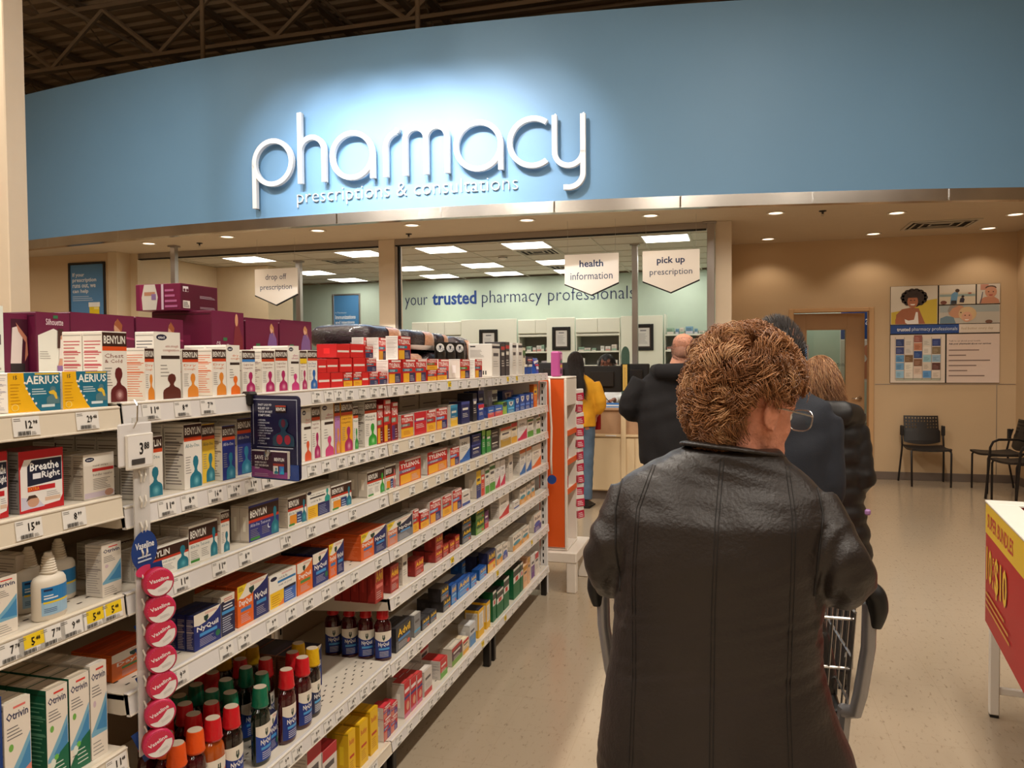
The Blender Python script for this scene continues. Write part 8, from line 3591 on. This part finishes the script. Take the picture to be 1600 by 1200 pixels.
RA = [(.150, .0, 1.262), (.196, -.045, 1.16), (.203, .015, 1.118), (.170, .165, 1.083)]
limb(mb, LA, [.034, .032, .028, .024])
limb(mb, RA, [.034, .032, .028, .024])
add_hand(mb, LA[-1], (.06, 1, -.05), (0, .15, -1), .85, -1, .9)
add_hand(mb, RA[-1], (-.06, 1, -.05), (0, .15, -1), .85, 1, .9)
legs_body(mb, .74)
body = skin('body', fuse(mb, .0048, 3), M['skin_old'], wm)
eyes(HM, wm)
# jacket
mb = MB()
X_ = -P0[0]
rows = [(.742, -.244, .226, -.165, .15), (.80, -.242, .215, -.162, .148), (.89, -.236, .186, -.150, .142), (.98, -.220, .165, -.138, .135), (1.08, -.212, .165, -.135, .135), (1.17, -.214, .172, -.138, .135), (1.235, -.216, .180, -.128, .120), (1.280, -.212, .172, -.105, .098),
        (1.306, -.198, .150, -.090, .084), (1.328, -.162, .126, -.082, .076), (1.348, -.118, .102, -.076, .072), (1.366, -.086, .090, -.070, .068)]
torso(mb, dense(rows, 3), 36, .84)
limb(mb, [(-.176, .0, 1.270), (-.222, -.03, 1.165), (-.226, .045, 1.098), (-.200, .16, 1.080)], [.052, .046, .046, .042], 18)
limb(mb, [(.140, .0, 1.262), (.192, -.045, 1.17), (.198, .005, 1.125), (.172, .145, 1.088)], [.053, .050, .050, .044], 18)


def leather_disp(p):
    d = .0
    d += .0018 * math.sin(16 * p.z + 7 * math.sin(6 * p.x + 1)) * math.sin(9 * p.x + 4 * p.z)
    # sleeve folds
    if abs(p.x + .02) > .165 and p.z < 1.24 and p.z > 1.03:
        d += .0026 * math.sin(70 * p.z + 40 * p.y + 10 * math.sin(22 * p.x))
    if p.z < 1.0:
        d += .006 * math.sin(26 * p.x + 2.2 * p.z) * min(1, (1.0 - p.z) / .2)
    d += .0008 * math.sin(60 * p.x + 30 * math.sin(9 * p.z)) * math.sin(34 * p.z)
    return d


jm = fuse(mb, .0062, 5, leather_disp)
jacket = skin('jacket', jm, M['leather'], wm)
bvh = BVHTree.FromPolygons([tuple(v.co) for v in jm.vertices], [tuple(p.vertices) for p in jm.polygons])


def seam(pts, r=.0016, twin=.0):
    b = MB()
    P = []
    for (x0, z0), (x1, z1) in zip(pts, pts[1:]):
        for k in range(10):
            P.append((x0 + (x1 - x0) * k / 10, z0 + (z1 - z0) * k / 10))
    P.append(pts[-1])
    for dx in ((-twin, twin) if twin else (0,)):
        L_ = []
        for x, z in P:
            h = bvh.ray_cast(Vector((x + dx, -1.0, z)), Vector((0, 1, 0)))
            if h[0] is not None:
                L_.append(h[0] - Vector((0, r * .35, 0)))
        if len(L_) > 2:
            b.tube(L_, r, 6)
    if b.v:
        b.build('seam', M['seam'], jacket, smooth=True)


def seam_welt(pts):
    seam(pts, .0009, .0030)


seam_welt([(-.012, 1.352), (-.020, 1.25), (-.026, 1.10), (-.028, .95), (-.030, .75)])
seam_welt([(-.135, 1.335), (-.160, 1.26), (-.168, 1.12), (-.166, .95), (-.172, .75)])
seam_welt([(.100, 1.338), (.108, 1.26), (.104, 1.12), (.098, .95), (.104, .75)])
seam([(-.198, 1.302), (-.206, 1.25), (-.203, 1.18), (-.196, 1.10)], .0018)
seam([(.152, 1.300), (.158, 1.26), (.150, 1.20), (.142, 1.12)], .0018)
# collar: a low leather band around the neck
mb = MB()
cp = []
for k in range(32):
    a = 2 * PI * k / 32
    cp.append((.004 + .083 * math.cos(a), .0 + .070 * math.sin(a), 1.362 - .010 * math.cos(a) - .010 * math.sin(a)))
mb.tube(cp, [.0055] * 32, 10, closed=True, r2=[.016] * 32, side=(0, 0, 1))
mb.v = [(v[0], v[1], v[2]) for v in mb.v]
col_ = skin('collar', fuse(mb, .0045, 3), M['leather'], jacket)
mb = MB()
trousers(mb, .76, .09, (.11, .08, .065))
mb.tube([(-.05, 0, .74), (.05, 0, .74)], [.11, .11], 16)
skin('trousers', fuse(mb, .012, 3), M['trouser'], wm)
shoes(wm, [(-.09, .0), (.09, .0)])
# glasses: frame, lenses and temples, in the head's own frame
gl = empty('glasses', (0, 0, 0))
gl.parent = wm
gl.matrix_local = HM
b = MB()
for s in (-1, 1):
    pts = [(s * (.036 + .027 * math.copysign(abs(math.cos(a)) ** .7, math.cos(a))), .105, .001 + .020 * math.copysign(abs(math.sin(a)) ** .7, math.sin(a))) for a in [2 * PI * q / 24 for q in range(24)]]
    b.tube(pts, .0013, 6, closed=True)
b.tube([(-.010, .105, .006), (0, .110, .009), (.010, .105, .006)], .0014, 6)
b.build('rim', M['steel'], gl)
for s in (-1, 1):
    b = MB()
    b.poly([(s * (.036 + .026 * math.copysign(abs(math.cos(a)) ** .7, math.cos(a))), .105, .001 + .019 * math.copysign(abs(math.sin(a)) ** .7, math.sin(a))) for a in [2 * PI * q / 24 for q in range(24)]])
    b.build('lens', M['glass'], gl)
    b = MB()
    b.tube([(s * .063, .104, .008), (s * .075, .085, .008), (s * .079, .02, .006), (s * .078, -.004, .004), (s * .076, -.02, -.010)], .0016, 6)
    b.build('temple', M['steel'], gl)

# curly hair: an inner volume and locks of strands rolled into curls
rr = random.Random(21)
HR = Vector((.079, .095, .100))
HO = Vector((0, -.012, .030))


def hair_ok(n):
    """scalp directions in head space that carry hair"""
    if n.y > .30 and n.z < .38:
        return False
    if n.z < .02 and n.y > -.42 and n.x > .2:
        return False
    if n.z < -.15 and n.y > -.12 and n.x < -.2:
        return False
    if n.z < -.88:
        return False
    return True


b = MB()
rings = []
for i in range(25):
    v = -PI / 2 + PI * i / 24
    row = []
    for j in range(40):
        u = 2 * PI * j / 40
        n = Vector((math.cos(v) * math.cos(u), math.cos(v) * math.sin(u), math.sin(v)))
        k = 1.0 if hair_ok(n) else .80
        if n.y > .2 and n.z < .3:
            k = .70
        bump_ = .05 * math.sin(9 * u + 4 * v) * math.cos(7 * v + u) if k == 1.0 else 0
        row.append(HM @ (HO + Vector((n.x * HR.x, n.y * HR.y, n.z * HR.z)) * (k + bump_ + (.06 if k == 1.0 else 0))))
    rings.append(row)
b.ring_loft(rings)
mh = mat('hair_base', (112, 72, 46), rough=.6, noise=.3, nscale=40)
hv = b.build('hair', mh, wm, smooth=True)
CLR = [(132, 86, 54), (152, 104, 66), (172, 122, 82), (142, 94, 58), (188, 142, 100), (120, 78, 48), (162, 112, 72)]
clumps = []
HN = Vector((-.010, -.050, -.118))
while len(clumps) < 330:
    n = Vector((rr.gauss(0, 1), rr.gauss(0, 1), rr.gauss(0, 1))).normalized()
    if not hair_ok(n):
        continue
    if any((n - c[0]).length < .115 for c in clumps):
        if rr.random() < .93:
            continue
    down = Vector((0, -.35, -1))
    d = down - n * down.dot(n)
    t = n.cross(d)
    d = (d.normalized() * rr.uniform(.2, 1) + t.normalized() * rr.uniform(-1.1, 1.1)).normalized()
    clumps.append((n, d, rr.uniform(.011, .024), rr.uniform(.016, .033) * (1.1 if n.z > .3 else 1.0), lin(rr.choice(CLR)), rr.uniform(190, 330)))
items = []
for n, d, rho, lift, col, span in clumps:
    for s in range(38):
        t = n.cross(d).normalized()
        jn = (n + d * rr.gauss(0, .045) + t * rr.gauss(0, .08)).normalized()
        root = HO + Vector((jn.x * HR.x, jn.y * HR.y, jn.z * HR.z * (1.22 if jn.z < -.3 else 1.0)))
        r1, l1 = rho * rr.uniform(.75, 1.2), lift * rr.uniform(.7, 1.15)
        tw = rr.uniform(-.006, .006)
        sp_ = span * rr.uniform(.85, 1.1)
        pts = []
        for k in range(10):
            u = k / 9
            a = math.radians(sp_ * u)
            q = root + d * (r1 * (1 - math.cos(a)) * (1 - .25 * u)) + jn * (l1 * math.sin(min(a, PI * .8)) * (1 - .3 * u) + .008 * u) + t * (tw * u + .0016 * math.sin(6 * u + s * .3))
            pts.append(HM @ q)
        f = rr.uniform(.82, 1.18)
        items.append((pts, (min(1, col[0] * f), min(1, col[1] * f), min(1, col[2] * f), 1)))
hs = strands('hair_strands', items, .00085, hv, HAIR)
hs['kind'] = 'stuff'


# ---------------------------------------------------------------- the others
def ring_hair(MX, parent, n, length, cols, width, region, flow, wave=0.0, name='hair', base=(30, 22, 20), basek=1.03, seed=1, lift=.006, seg=9, ins=.0):
    rr_ = random.Random(seed)
    R3 = Vector((.076, .100, .118))
    O3 = Vector((0, -.006, .0))
    b = MB()
    rings = []
    for i in range(17):
        v = -PI / 2 + PI * i / 16
        row = []
        for j in range(28):
            u = 2 * PI * j / 28
            q = Vector((math.cos(v) * math.cos(u), math.cos(v) * math.sin(u), math.sin(v)))
            k = basek if region(q) else .72
            row.append(MX @ (O3 + Vector((q.x * R3.x, q.y * R3.y, q.z * R3.z)) * k))
        rings.append(row)
    b.ring_loft(rings)
    hv_ = b.build(name, mat('hair_volume', base, rough=.55), parent, smooth=True)
    its = []
    while len(its) < n:
        q = Vector((rr_.gauss(0, 1), rr_.gauss(0, 1), rr_.gauss(0, 1))).normalized()
        if not region(q):
            continue
        p = O3 + Vector((q.x * R3.x, q.y * R3.y, q.z * R3.z))
        L_ = length * rr_.uniform(.8, 1.1)
        st = L_ / (seg - 1)
        ph = rr_.uniform(0, 6)
        pts = [MX @ p]
        cur = p.copy()
        for k in range(1, seg):
            u = k / (seg - 1)
            dd = flow(q, u)
            tgt = cur + dd.normalized() * st
            # stay outside the skull
            e_ = Vector((tgt.x / (R3.x + lift), (tgt.y - O3.y) / (R3.y + lift), tgt.z / (R3.z + lift)))
            if e_.length < 1.0:
                e_.normalize()
                tgt = Vector((e_.x * (R3.x + lift), e_.y * (R3.y + lift) + O3.y, e_.z * (R3.z + lift)))
            cur = tgt
            w_ = Vector((math.cos(ph + 9 * u), math.sin(ph + 9 * u), 0)) * wave * u
            pts.append(MX @ (cur + w_))
        c = rr_.choice(cols)
        f = rr_.uniform(.8, 1.2)
        lc = lin(c)
        its.append((pts, (lc[0] * f, lc[1] * f, lc[2] * f, 1)))
    o = strands('hair_strands', its, width, hv_, HAIR)
    o['kind'] = 'stuff'
    return hv_


def scalp(q):
    return not (q.y > .35 and q.z < .45) and not (q.z < -.1 and q.y > .05) and q.z > -.62


# man in the navy jacket, ahead of the cart
p = empty('person', (.165, 2.86, 0), math.radians(6), 'person with short dark hair in a navy jacket, just ahead of the cart', 'person')
mb = MB()
MX = add_head(mb, (-.012, .03, 1.545), math.radians(8), math.radians(12), 1.04)
mb.tube([(0, -.01, 1.38), (-.01, .01, 1.44), (-.02, .02, 1.50)], [.075, .062, .06], 16)
torso(mb, dense([(.80, -.17, .17, -.10, .11), (1.0, -.165, .165, -.10, .12), (1.2, -.18, .18, -.11, .12), (1.33, -.15, .15, -.08, .08), (1.38, -.09, .09, -.06, .06)]))
LA = [(-.20, 0, 1.34), (-.25, -.02, 1.10), (-.19, .2, .98)]
RA = [(.13, 0, 1.33), (.145, -.03, 1.08), (.12, .16, .95)]
limb(mb, LA, [.034, .040, .030])
limb(mb, RA, [.034, .040, .030])
add_hand(mb, LA[-1], (.3, 1, -.2), (.3, 0, -1), .5, -1)
add_hand(mb, RA[-1], (-.3, 1, -.2), (-.3, 0, -1), .5, 1)
legs_body(mb, .82)
skin('body', fuse(mb, .008, 3), M['skin'], p)
eyes(MX, p)
mb = MB()
torso(mb, dense([(.74, -.215, .185, -.16, .16), (.9, -.21, .18, -.15, .17), (1.08, -.212, .18, -.145, .165), (1.22, -.222, .185, -.14, .15), (1.315, -.222, .18, -.12, .12), (1.375, -.175, .160, -.09, .09), (1.42, -.09, .085, -.07, .07), (1.45, -.078, .072, -.065, .065)]), 32, .85)
limb(mb, [(-.185, 0, 1.325), (-.25, -.02, 1.09), (-.195, .19, .985)], [.078, .068, .05], 16)
limb(mb, [(.128, 0, 1.325), (.140, -.03, 1.07), (.12, .15, .955)], [.074, .066, .05], 16)
skin('jacket', fuse(mb, .010, 4, wrinkle(.004, 22, 16)), M['navy_cloth'], p)
mb = MB()
trousers(mb, .84)
mb.tube([(-.05, 0, .80), (.05, 0, .80)], [.125, .125], 16)
skin('trousers', fuse(mb, .014, 3), M['trouser'], p)
shoes(p, [(-.09, 0), (.09, 0)])
ring_hair(MX, p, 2200, .035, [(44, 36, 34), (60, 52, 48), (34, 28, 26)], .0011, scalp, lambda q, u: q * .5 + Vector((0, .6, .3)), base=(40, 33, 31), seed=3, seg=5)

# woman in the long black puffer coat
p = empty('person', (.405, 3.90, 0), math.radians(-10), 'person with blond-brown hair in a long black quilted coat near the door', 'person')
mb = MB()
MX = add_head(mb, (-.008, .02, 1.425), math.radians(6), math.radians(8), .96)
mb.tube([(0, -.01, 1.25), (-.01, .0, 1.30), (-.02, .01, 1.36)], [.07, .056, .054], 16)
torso(mb, dense([(.70, -.17, .17, -.11, .11), (.9, -.16, .16, -.1, .1), (1.1, -.155, .155, -.1, .11), (1.22, -.15, .15, -.08, .08), (1.27, -.08, .08, -.06, .06)]))
LA = [(-.145, 0, 1.21), (-.18, -.02, 1.0), (-.14, .18, .92)]
RA = [(.145, 0, 1.21), (.18, -.03, 1.0), (.13, .17, .93)]
limb(mb, LA, [.030, .036, .027])
limb(mb, RA, [.030, .036, .027])
add_hand(mb, LA[-1], (.4, 1, -.1), (.3, 0, -1), .6, -1, .92)
add_hand(mb, RA[-1], (-.4, 1, -.1), (-.3, 0, -1), .6, 1, .92)
legs_body(mb, .74)
skin('body', fuse(mb, .008, 3), M['skin'], p)
eyes(MX, p)
mb = MB()
rows = []
z = .50
while z < 1.24:
    for dz_, k in ((0, -.008), (.03, .004), (.06, .004)):
        t = (z + dz_ - .5) / .74
        w = .238 - .062 * min(1, t * 1.8) + .012 * t + k
        rows.append((z + dz_, -w, w, -.16 - k + .02 * t, .17 + k - .03 * t))
    z += .09
rows += [(1.26, -.17, .17, -.12, .12), (1.30, -.12, .12, -.11, .11), (1.335, -.10, .10, -.10, .10)]
torso(mb, rows, 32, .86)
for s in (-1, 1):
    pts, rd = [], []
    for k in range(19):
        t = k / 18
        a, c, e_ = Vector((s * .140, 0, 1.21)), Vector((s * .178, -.03, .98)), Vector((s * .13, .16, .92))
        q = a.lerp(c, t / .6) if t < .6 else c.lerp(e_, (t - .6) / .4)
        pts.append(q)
        rd.append((.066 - .014 * t) + (.002 if k % 3 else -.002))
    mb.tube(pts, rd, 16)
# hood lying on the shoulders, with a furry rim
mb.tube([(-.15, -.02, 1.27), (-.10, -.13, 1.285), (0, -.165, 1.28), (.10, -.13, 1.285), (.15, -.02, 1.27)], [.045, .06, .062, .06, .045], 14)
coat = skin('coat', fuse(mb, .009, 2, wrinkle(.003, 40, 30)), M['puffer'], p)
mb = MB()
trousers(mb, .72, .08, (.1, .07, .06))
skin('trousers', fuse(mb, .014, 3), M['trouser'], p)
shoes(p, [(-.08, 0), (.08, 0)])
b = MB()
b.box((.19, -.16, .835), (.215, -.13, .86), .006)
b.build('pocket_tag', mat('tag_violet', (150, 110, 160), rough=.4), coat)
ring_hair(MX, p, 2600, .125, [(136, 92, 58), (166, 118, 78), (110, 70, 44), (190, 146, 102)], .0011, scalp, lambda q, u: (q * (.35 - .3 * u) + Vector((q.x * .1, -.25, -.85 + .15 * math.sin(5 * u + q.x * 9)))), wave=.008, base=(112, 72, 46), seed=5, basek=1.04, lift=.012)

# bald man in the black hoodie at the counter
p = empty('person', (-.415, 5.55, 0), math.radians(4), 'person with a shaved head in a black hooded top at the counter', 'person')
mb = MB()
MX = add_head(mb, (.085, .02, 1.605), math.radians(6), math.radians(-14), 1.03)
mb.tube([(.03, -.01, 1.42), (.05, .0, 1.48), (.075, .01, 1.56)], [.082, .070, .066], 16)
torso(mb, dense([(.80, -.19, .19, -.12, .12), (1.0, -.19, .19, -.12, .13), (1.22, -.20, .20, -.12, .13), (1.36, -.16, .16, -.08, .08), (1.42, -.09, .09, -.06, .06)]))
LA = [(-.22, 0, 1.38), (-.30, .0, 1.18), (-.10, .24, 1.14)]
RA = [(.22, 0, 1.38), (.30, .0, 1.15), (.10, .24, 1.12)]
limb(mb, LA, [.034, .043, .031])
limb(mb, RA, [.034, .043, .031])
add_hand(mb, LA[-1], (.6, .8, .1), (.4, 0, -1), .55, -1)
add_hand(mb, RA[-1], (-.6, .8, .1), (-.4, 0, -1), .55, 1)
legs_body(mb, .84)
skin('body', fuse(mb, .008, 3), M['skin'], p)
eyes(MX, p)
mb = MB()
torso(mb, dense([(.80, -.225, .225, -.16, .16), (1.0, -.235, .235, -.16, .17), (1.2, -.24, .24, -.15, .15), (1.35, -.235, .235, -.12, .12), (1.42, -.185, .19, -.10, .10), (1.47, -.10, .12, -.085, .085), (1.51, -.06, .125, -.08, .08)]), 32, .85)
limb(mb, [(-.20, 0, 1.385), (-.300, .0, 1.18), (-.12, .215, 1.14)], [.085, .075, .052], 16)
limb(mb, [(.20, 0, 1.375), (.300, .0, 1.15), (.12, .215, 1.12)], [.085, .075, .052], 16)
mb.tube([(-.12, .02, 1.46), (-.08, -.10, 1.455), (.04, -.135, 1.45), (.15, -.09, 1.46), (.18, .03, 1.465)], [.04, .055, .06, .055, .04], 14)
skin('hoodie', fuse(mb, .010, 4, wrinkle(.004, 18, 14, 1.0)), M['hoodie'], p)
mb = MB()
trousers(mb, .84, .1)
mb.tube([(-.05, 0, .80), (.05, 0, .80)], [.13, .13], 16)
skin('trousers', fuse(mb, .014, 3), M['trouser'], p)
shoes(p, [(-.1, 0), (.1, 0)])
ring_hair(MX, p, 2600, .004, [(120, 96, 86), (96, 80, 74)], .0006, lambda q: scalp(q) and q.z < .62, lambda q, u: q, base=(190, 140, 118), basek=.90, seed=8, seg=3, name='stubble')

# woman in the mustard sweater at the counter
p = empty('person', (-1.535, 7.93, 0), math.radians(10), 'person with long dark hair in a mustard sweater and jeans at the counter', 'person')
mb = MB()
MX = add_head(mb, (-.045, .04, 1.51), math.radians(14), math.radians(8), .98)
mb.tube([(0, -.01, 1.34), (-.005, .005, 1.40), (-.01, .02, 1.47)], [.068, .054, .052], 16)
torso(mb, dense([(.82, -.15, .15, -.10, .10), (1.0, -.135, .135, -.09, .09), (1.2, -.15, .15, -.09, .1), (1.32, -.14, .14, -.07, .07), (1.37, -.08, .08, -.05, .05)]))
LA = [(-.16, 0, 1.31), (-.21, .03, 1.10), (-.12, .24, 1.06)]
RA = [(.16, 0, 1.31), (.215, -.03, 1.10), (.165, .05, .955)]
limb(mb, LA, [.042, .036, .026])
limb(mb, RA, [.042, .036, .025])
add_hand(mb, LA[-1], (.5, 1, -.1), (.3, 0, -1), .6, -1, .92)
add_hand(mb, RA[-1], (-.05, .5, -1), (-.9, .3, 0), .55, 1, .92)
legs_body(mb, .84, .075, (.075, .05, .034))
skin('body', fuse(mb, .008, 3), M['skin_tan'], p)
eyes(MX, p)
mb = MB()
torso(mb, dense([(.85, -.155, .165, -.13, .12), (.95, -.158, .168, -.13, .12), (1.1, -.155, .16, -.12, .12), (1.24, -.165, .165, -.11, .11), (1.31, -.155, .155, -.09, .09), (1.36, -.10, .10, -.07, .07), (1.385, -.07, .07, -.06, .06)]), 28, .88)
limb(mb, [(-.15, 0, 1.30), (-.212, .03, 1.10), (-.14, .20, 1.065)], [.062, .062, .05], 14)
limb(mb, [(.15, 0, 1.30), (.215, -.03, 1.11), (.18, .03, 1.00)], [.064, .066, .052], 14)
skin('sweater', fuse(mb, .009, 4, wrinkle(.004, 26, 20, 2.0)), M['mustard'], p)
mb = MB()
trousers(mb, .86, .075, (.092, .062, .05), 0, .085)
mb.tube([(-.05, 0, .84), (.05, 0, .84)], [.105, .105], 16)
skin('jeans', fuse(mb, .009, 3, wrinkle(.002, 20, 60)), M['denim'], p)
shoes(p, [(-.075, 0), (.075, 0)], -.25)
ring_hair(MX, p, 2600, .40, [(34, 24, 22), (44, 32, 28), (26, 18, 17)], .0011, scalp, lambda q, u: (q * (.2 - .2 * u) + Vector((-q.x * .95 * u + .26 * u, -.40 + .3 * u, -1.0))), wave=.006, base=(32, 23, 21), seed=9, lift=.010, seg=12)
e = empty('water_bottle', (-1.385, 8.155, .80), 0, 'red metal water bottle held at the counter by the woman in mustard', 'bottle')
b = MB()
b.lathe([(.001, 0), (.032, 0), (.036, .004), (.036, .15), (.032, .175), (.018, .205), (.017, .215)], 22)
b.build('bottle_body', mat('bottle_red_metal', (150, 26, 32), rough=.25, metal=.4), e, smooth='auto')
b = MB()
b.lathe([(.0175, .214), (.021, .216), (.021, .245), (.018, .25), (.001, .25)], 18)
b.build('cap', M['steel'], e, smooth='auto')

# pharmacist behind the counter, looking down at her screen
p = empty('person', (-1.50, 9.55, 0), PI, 'person with short black hair behind the black monitor in the pharmacy', 'person')
mb = MB()
MX = add_head(mb, (0, .05, 1.50), math.radians(24), 0, .98)
mb.tube([(0, -.01, 1.32), (0, .0, 1.38), (0, .02, 1.44)], [.066, .054, .052], 14)
torso(mb, dense([(.82, -.16, .16, -.10, .10), (1.05, -.15, .15, -.1, .1), (1.3, -.15, .15, -.07, .07), (1.36, -.08, .08, -.05, .05)]))
for s in (-1, 1):
    A_ = [(s * .16, 0, 1.29), (s * .21, .02, 1.07), (s * .11, .27, 1.06)]
    limb(mb, A_, [.042, .036, .026])
    add_hand(mb, A_[-1], (-s * .3, 1, -.1), (0, 0, -1), .45, s, .9)
legs_body(mb, .84, .075)
skin('body', fuse(mb, .009, 3), M['skin_brown'], p)
eyes(MX, p)
mb = MB()
torso(mb, dense([(.70, -.19, .19, -.13, .13), (1.05, -.17, .17, -.12, .12), (1.24, -.175, .175, -.11, .11), (1.32, -.15, .15, -.08, .08), (1.37, -.07, .07, -.06, .06)]), 24)
for s in (-1, 1):
    limb(mb, [(s * .15, 0, 1.28), (s * .21, .02, 1.07), (s * .125, .23, 1.06)], [.06, .055, .045])
skin('lab_coat', fuse(mb, .011, 3), M['labcoat'], p)
mb = MB()
trousers(mb, .84, .075, (.09, .065, .055))
skin('trousers', fuse(mb, .014, 2), M['trouser'], p)
shoes(p, [(-.075, 0), (.075, 0)])
ring_hair(MX, p, 1500, .07, [(26, 21, 20), (38, 31, 29)], .0012, scalp, lambda q, u: q * .3 + Vector((q.x * .3, -.3, -.5)), base=(26, 21, 20), seed=12, seg=6, basek=1.05)
bpy.data.scenes.remove(TMP)
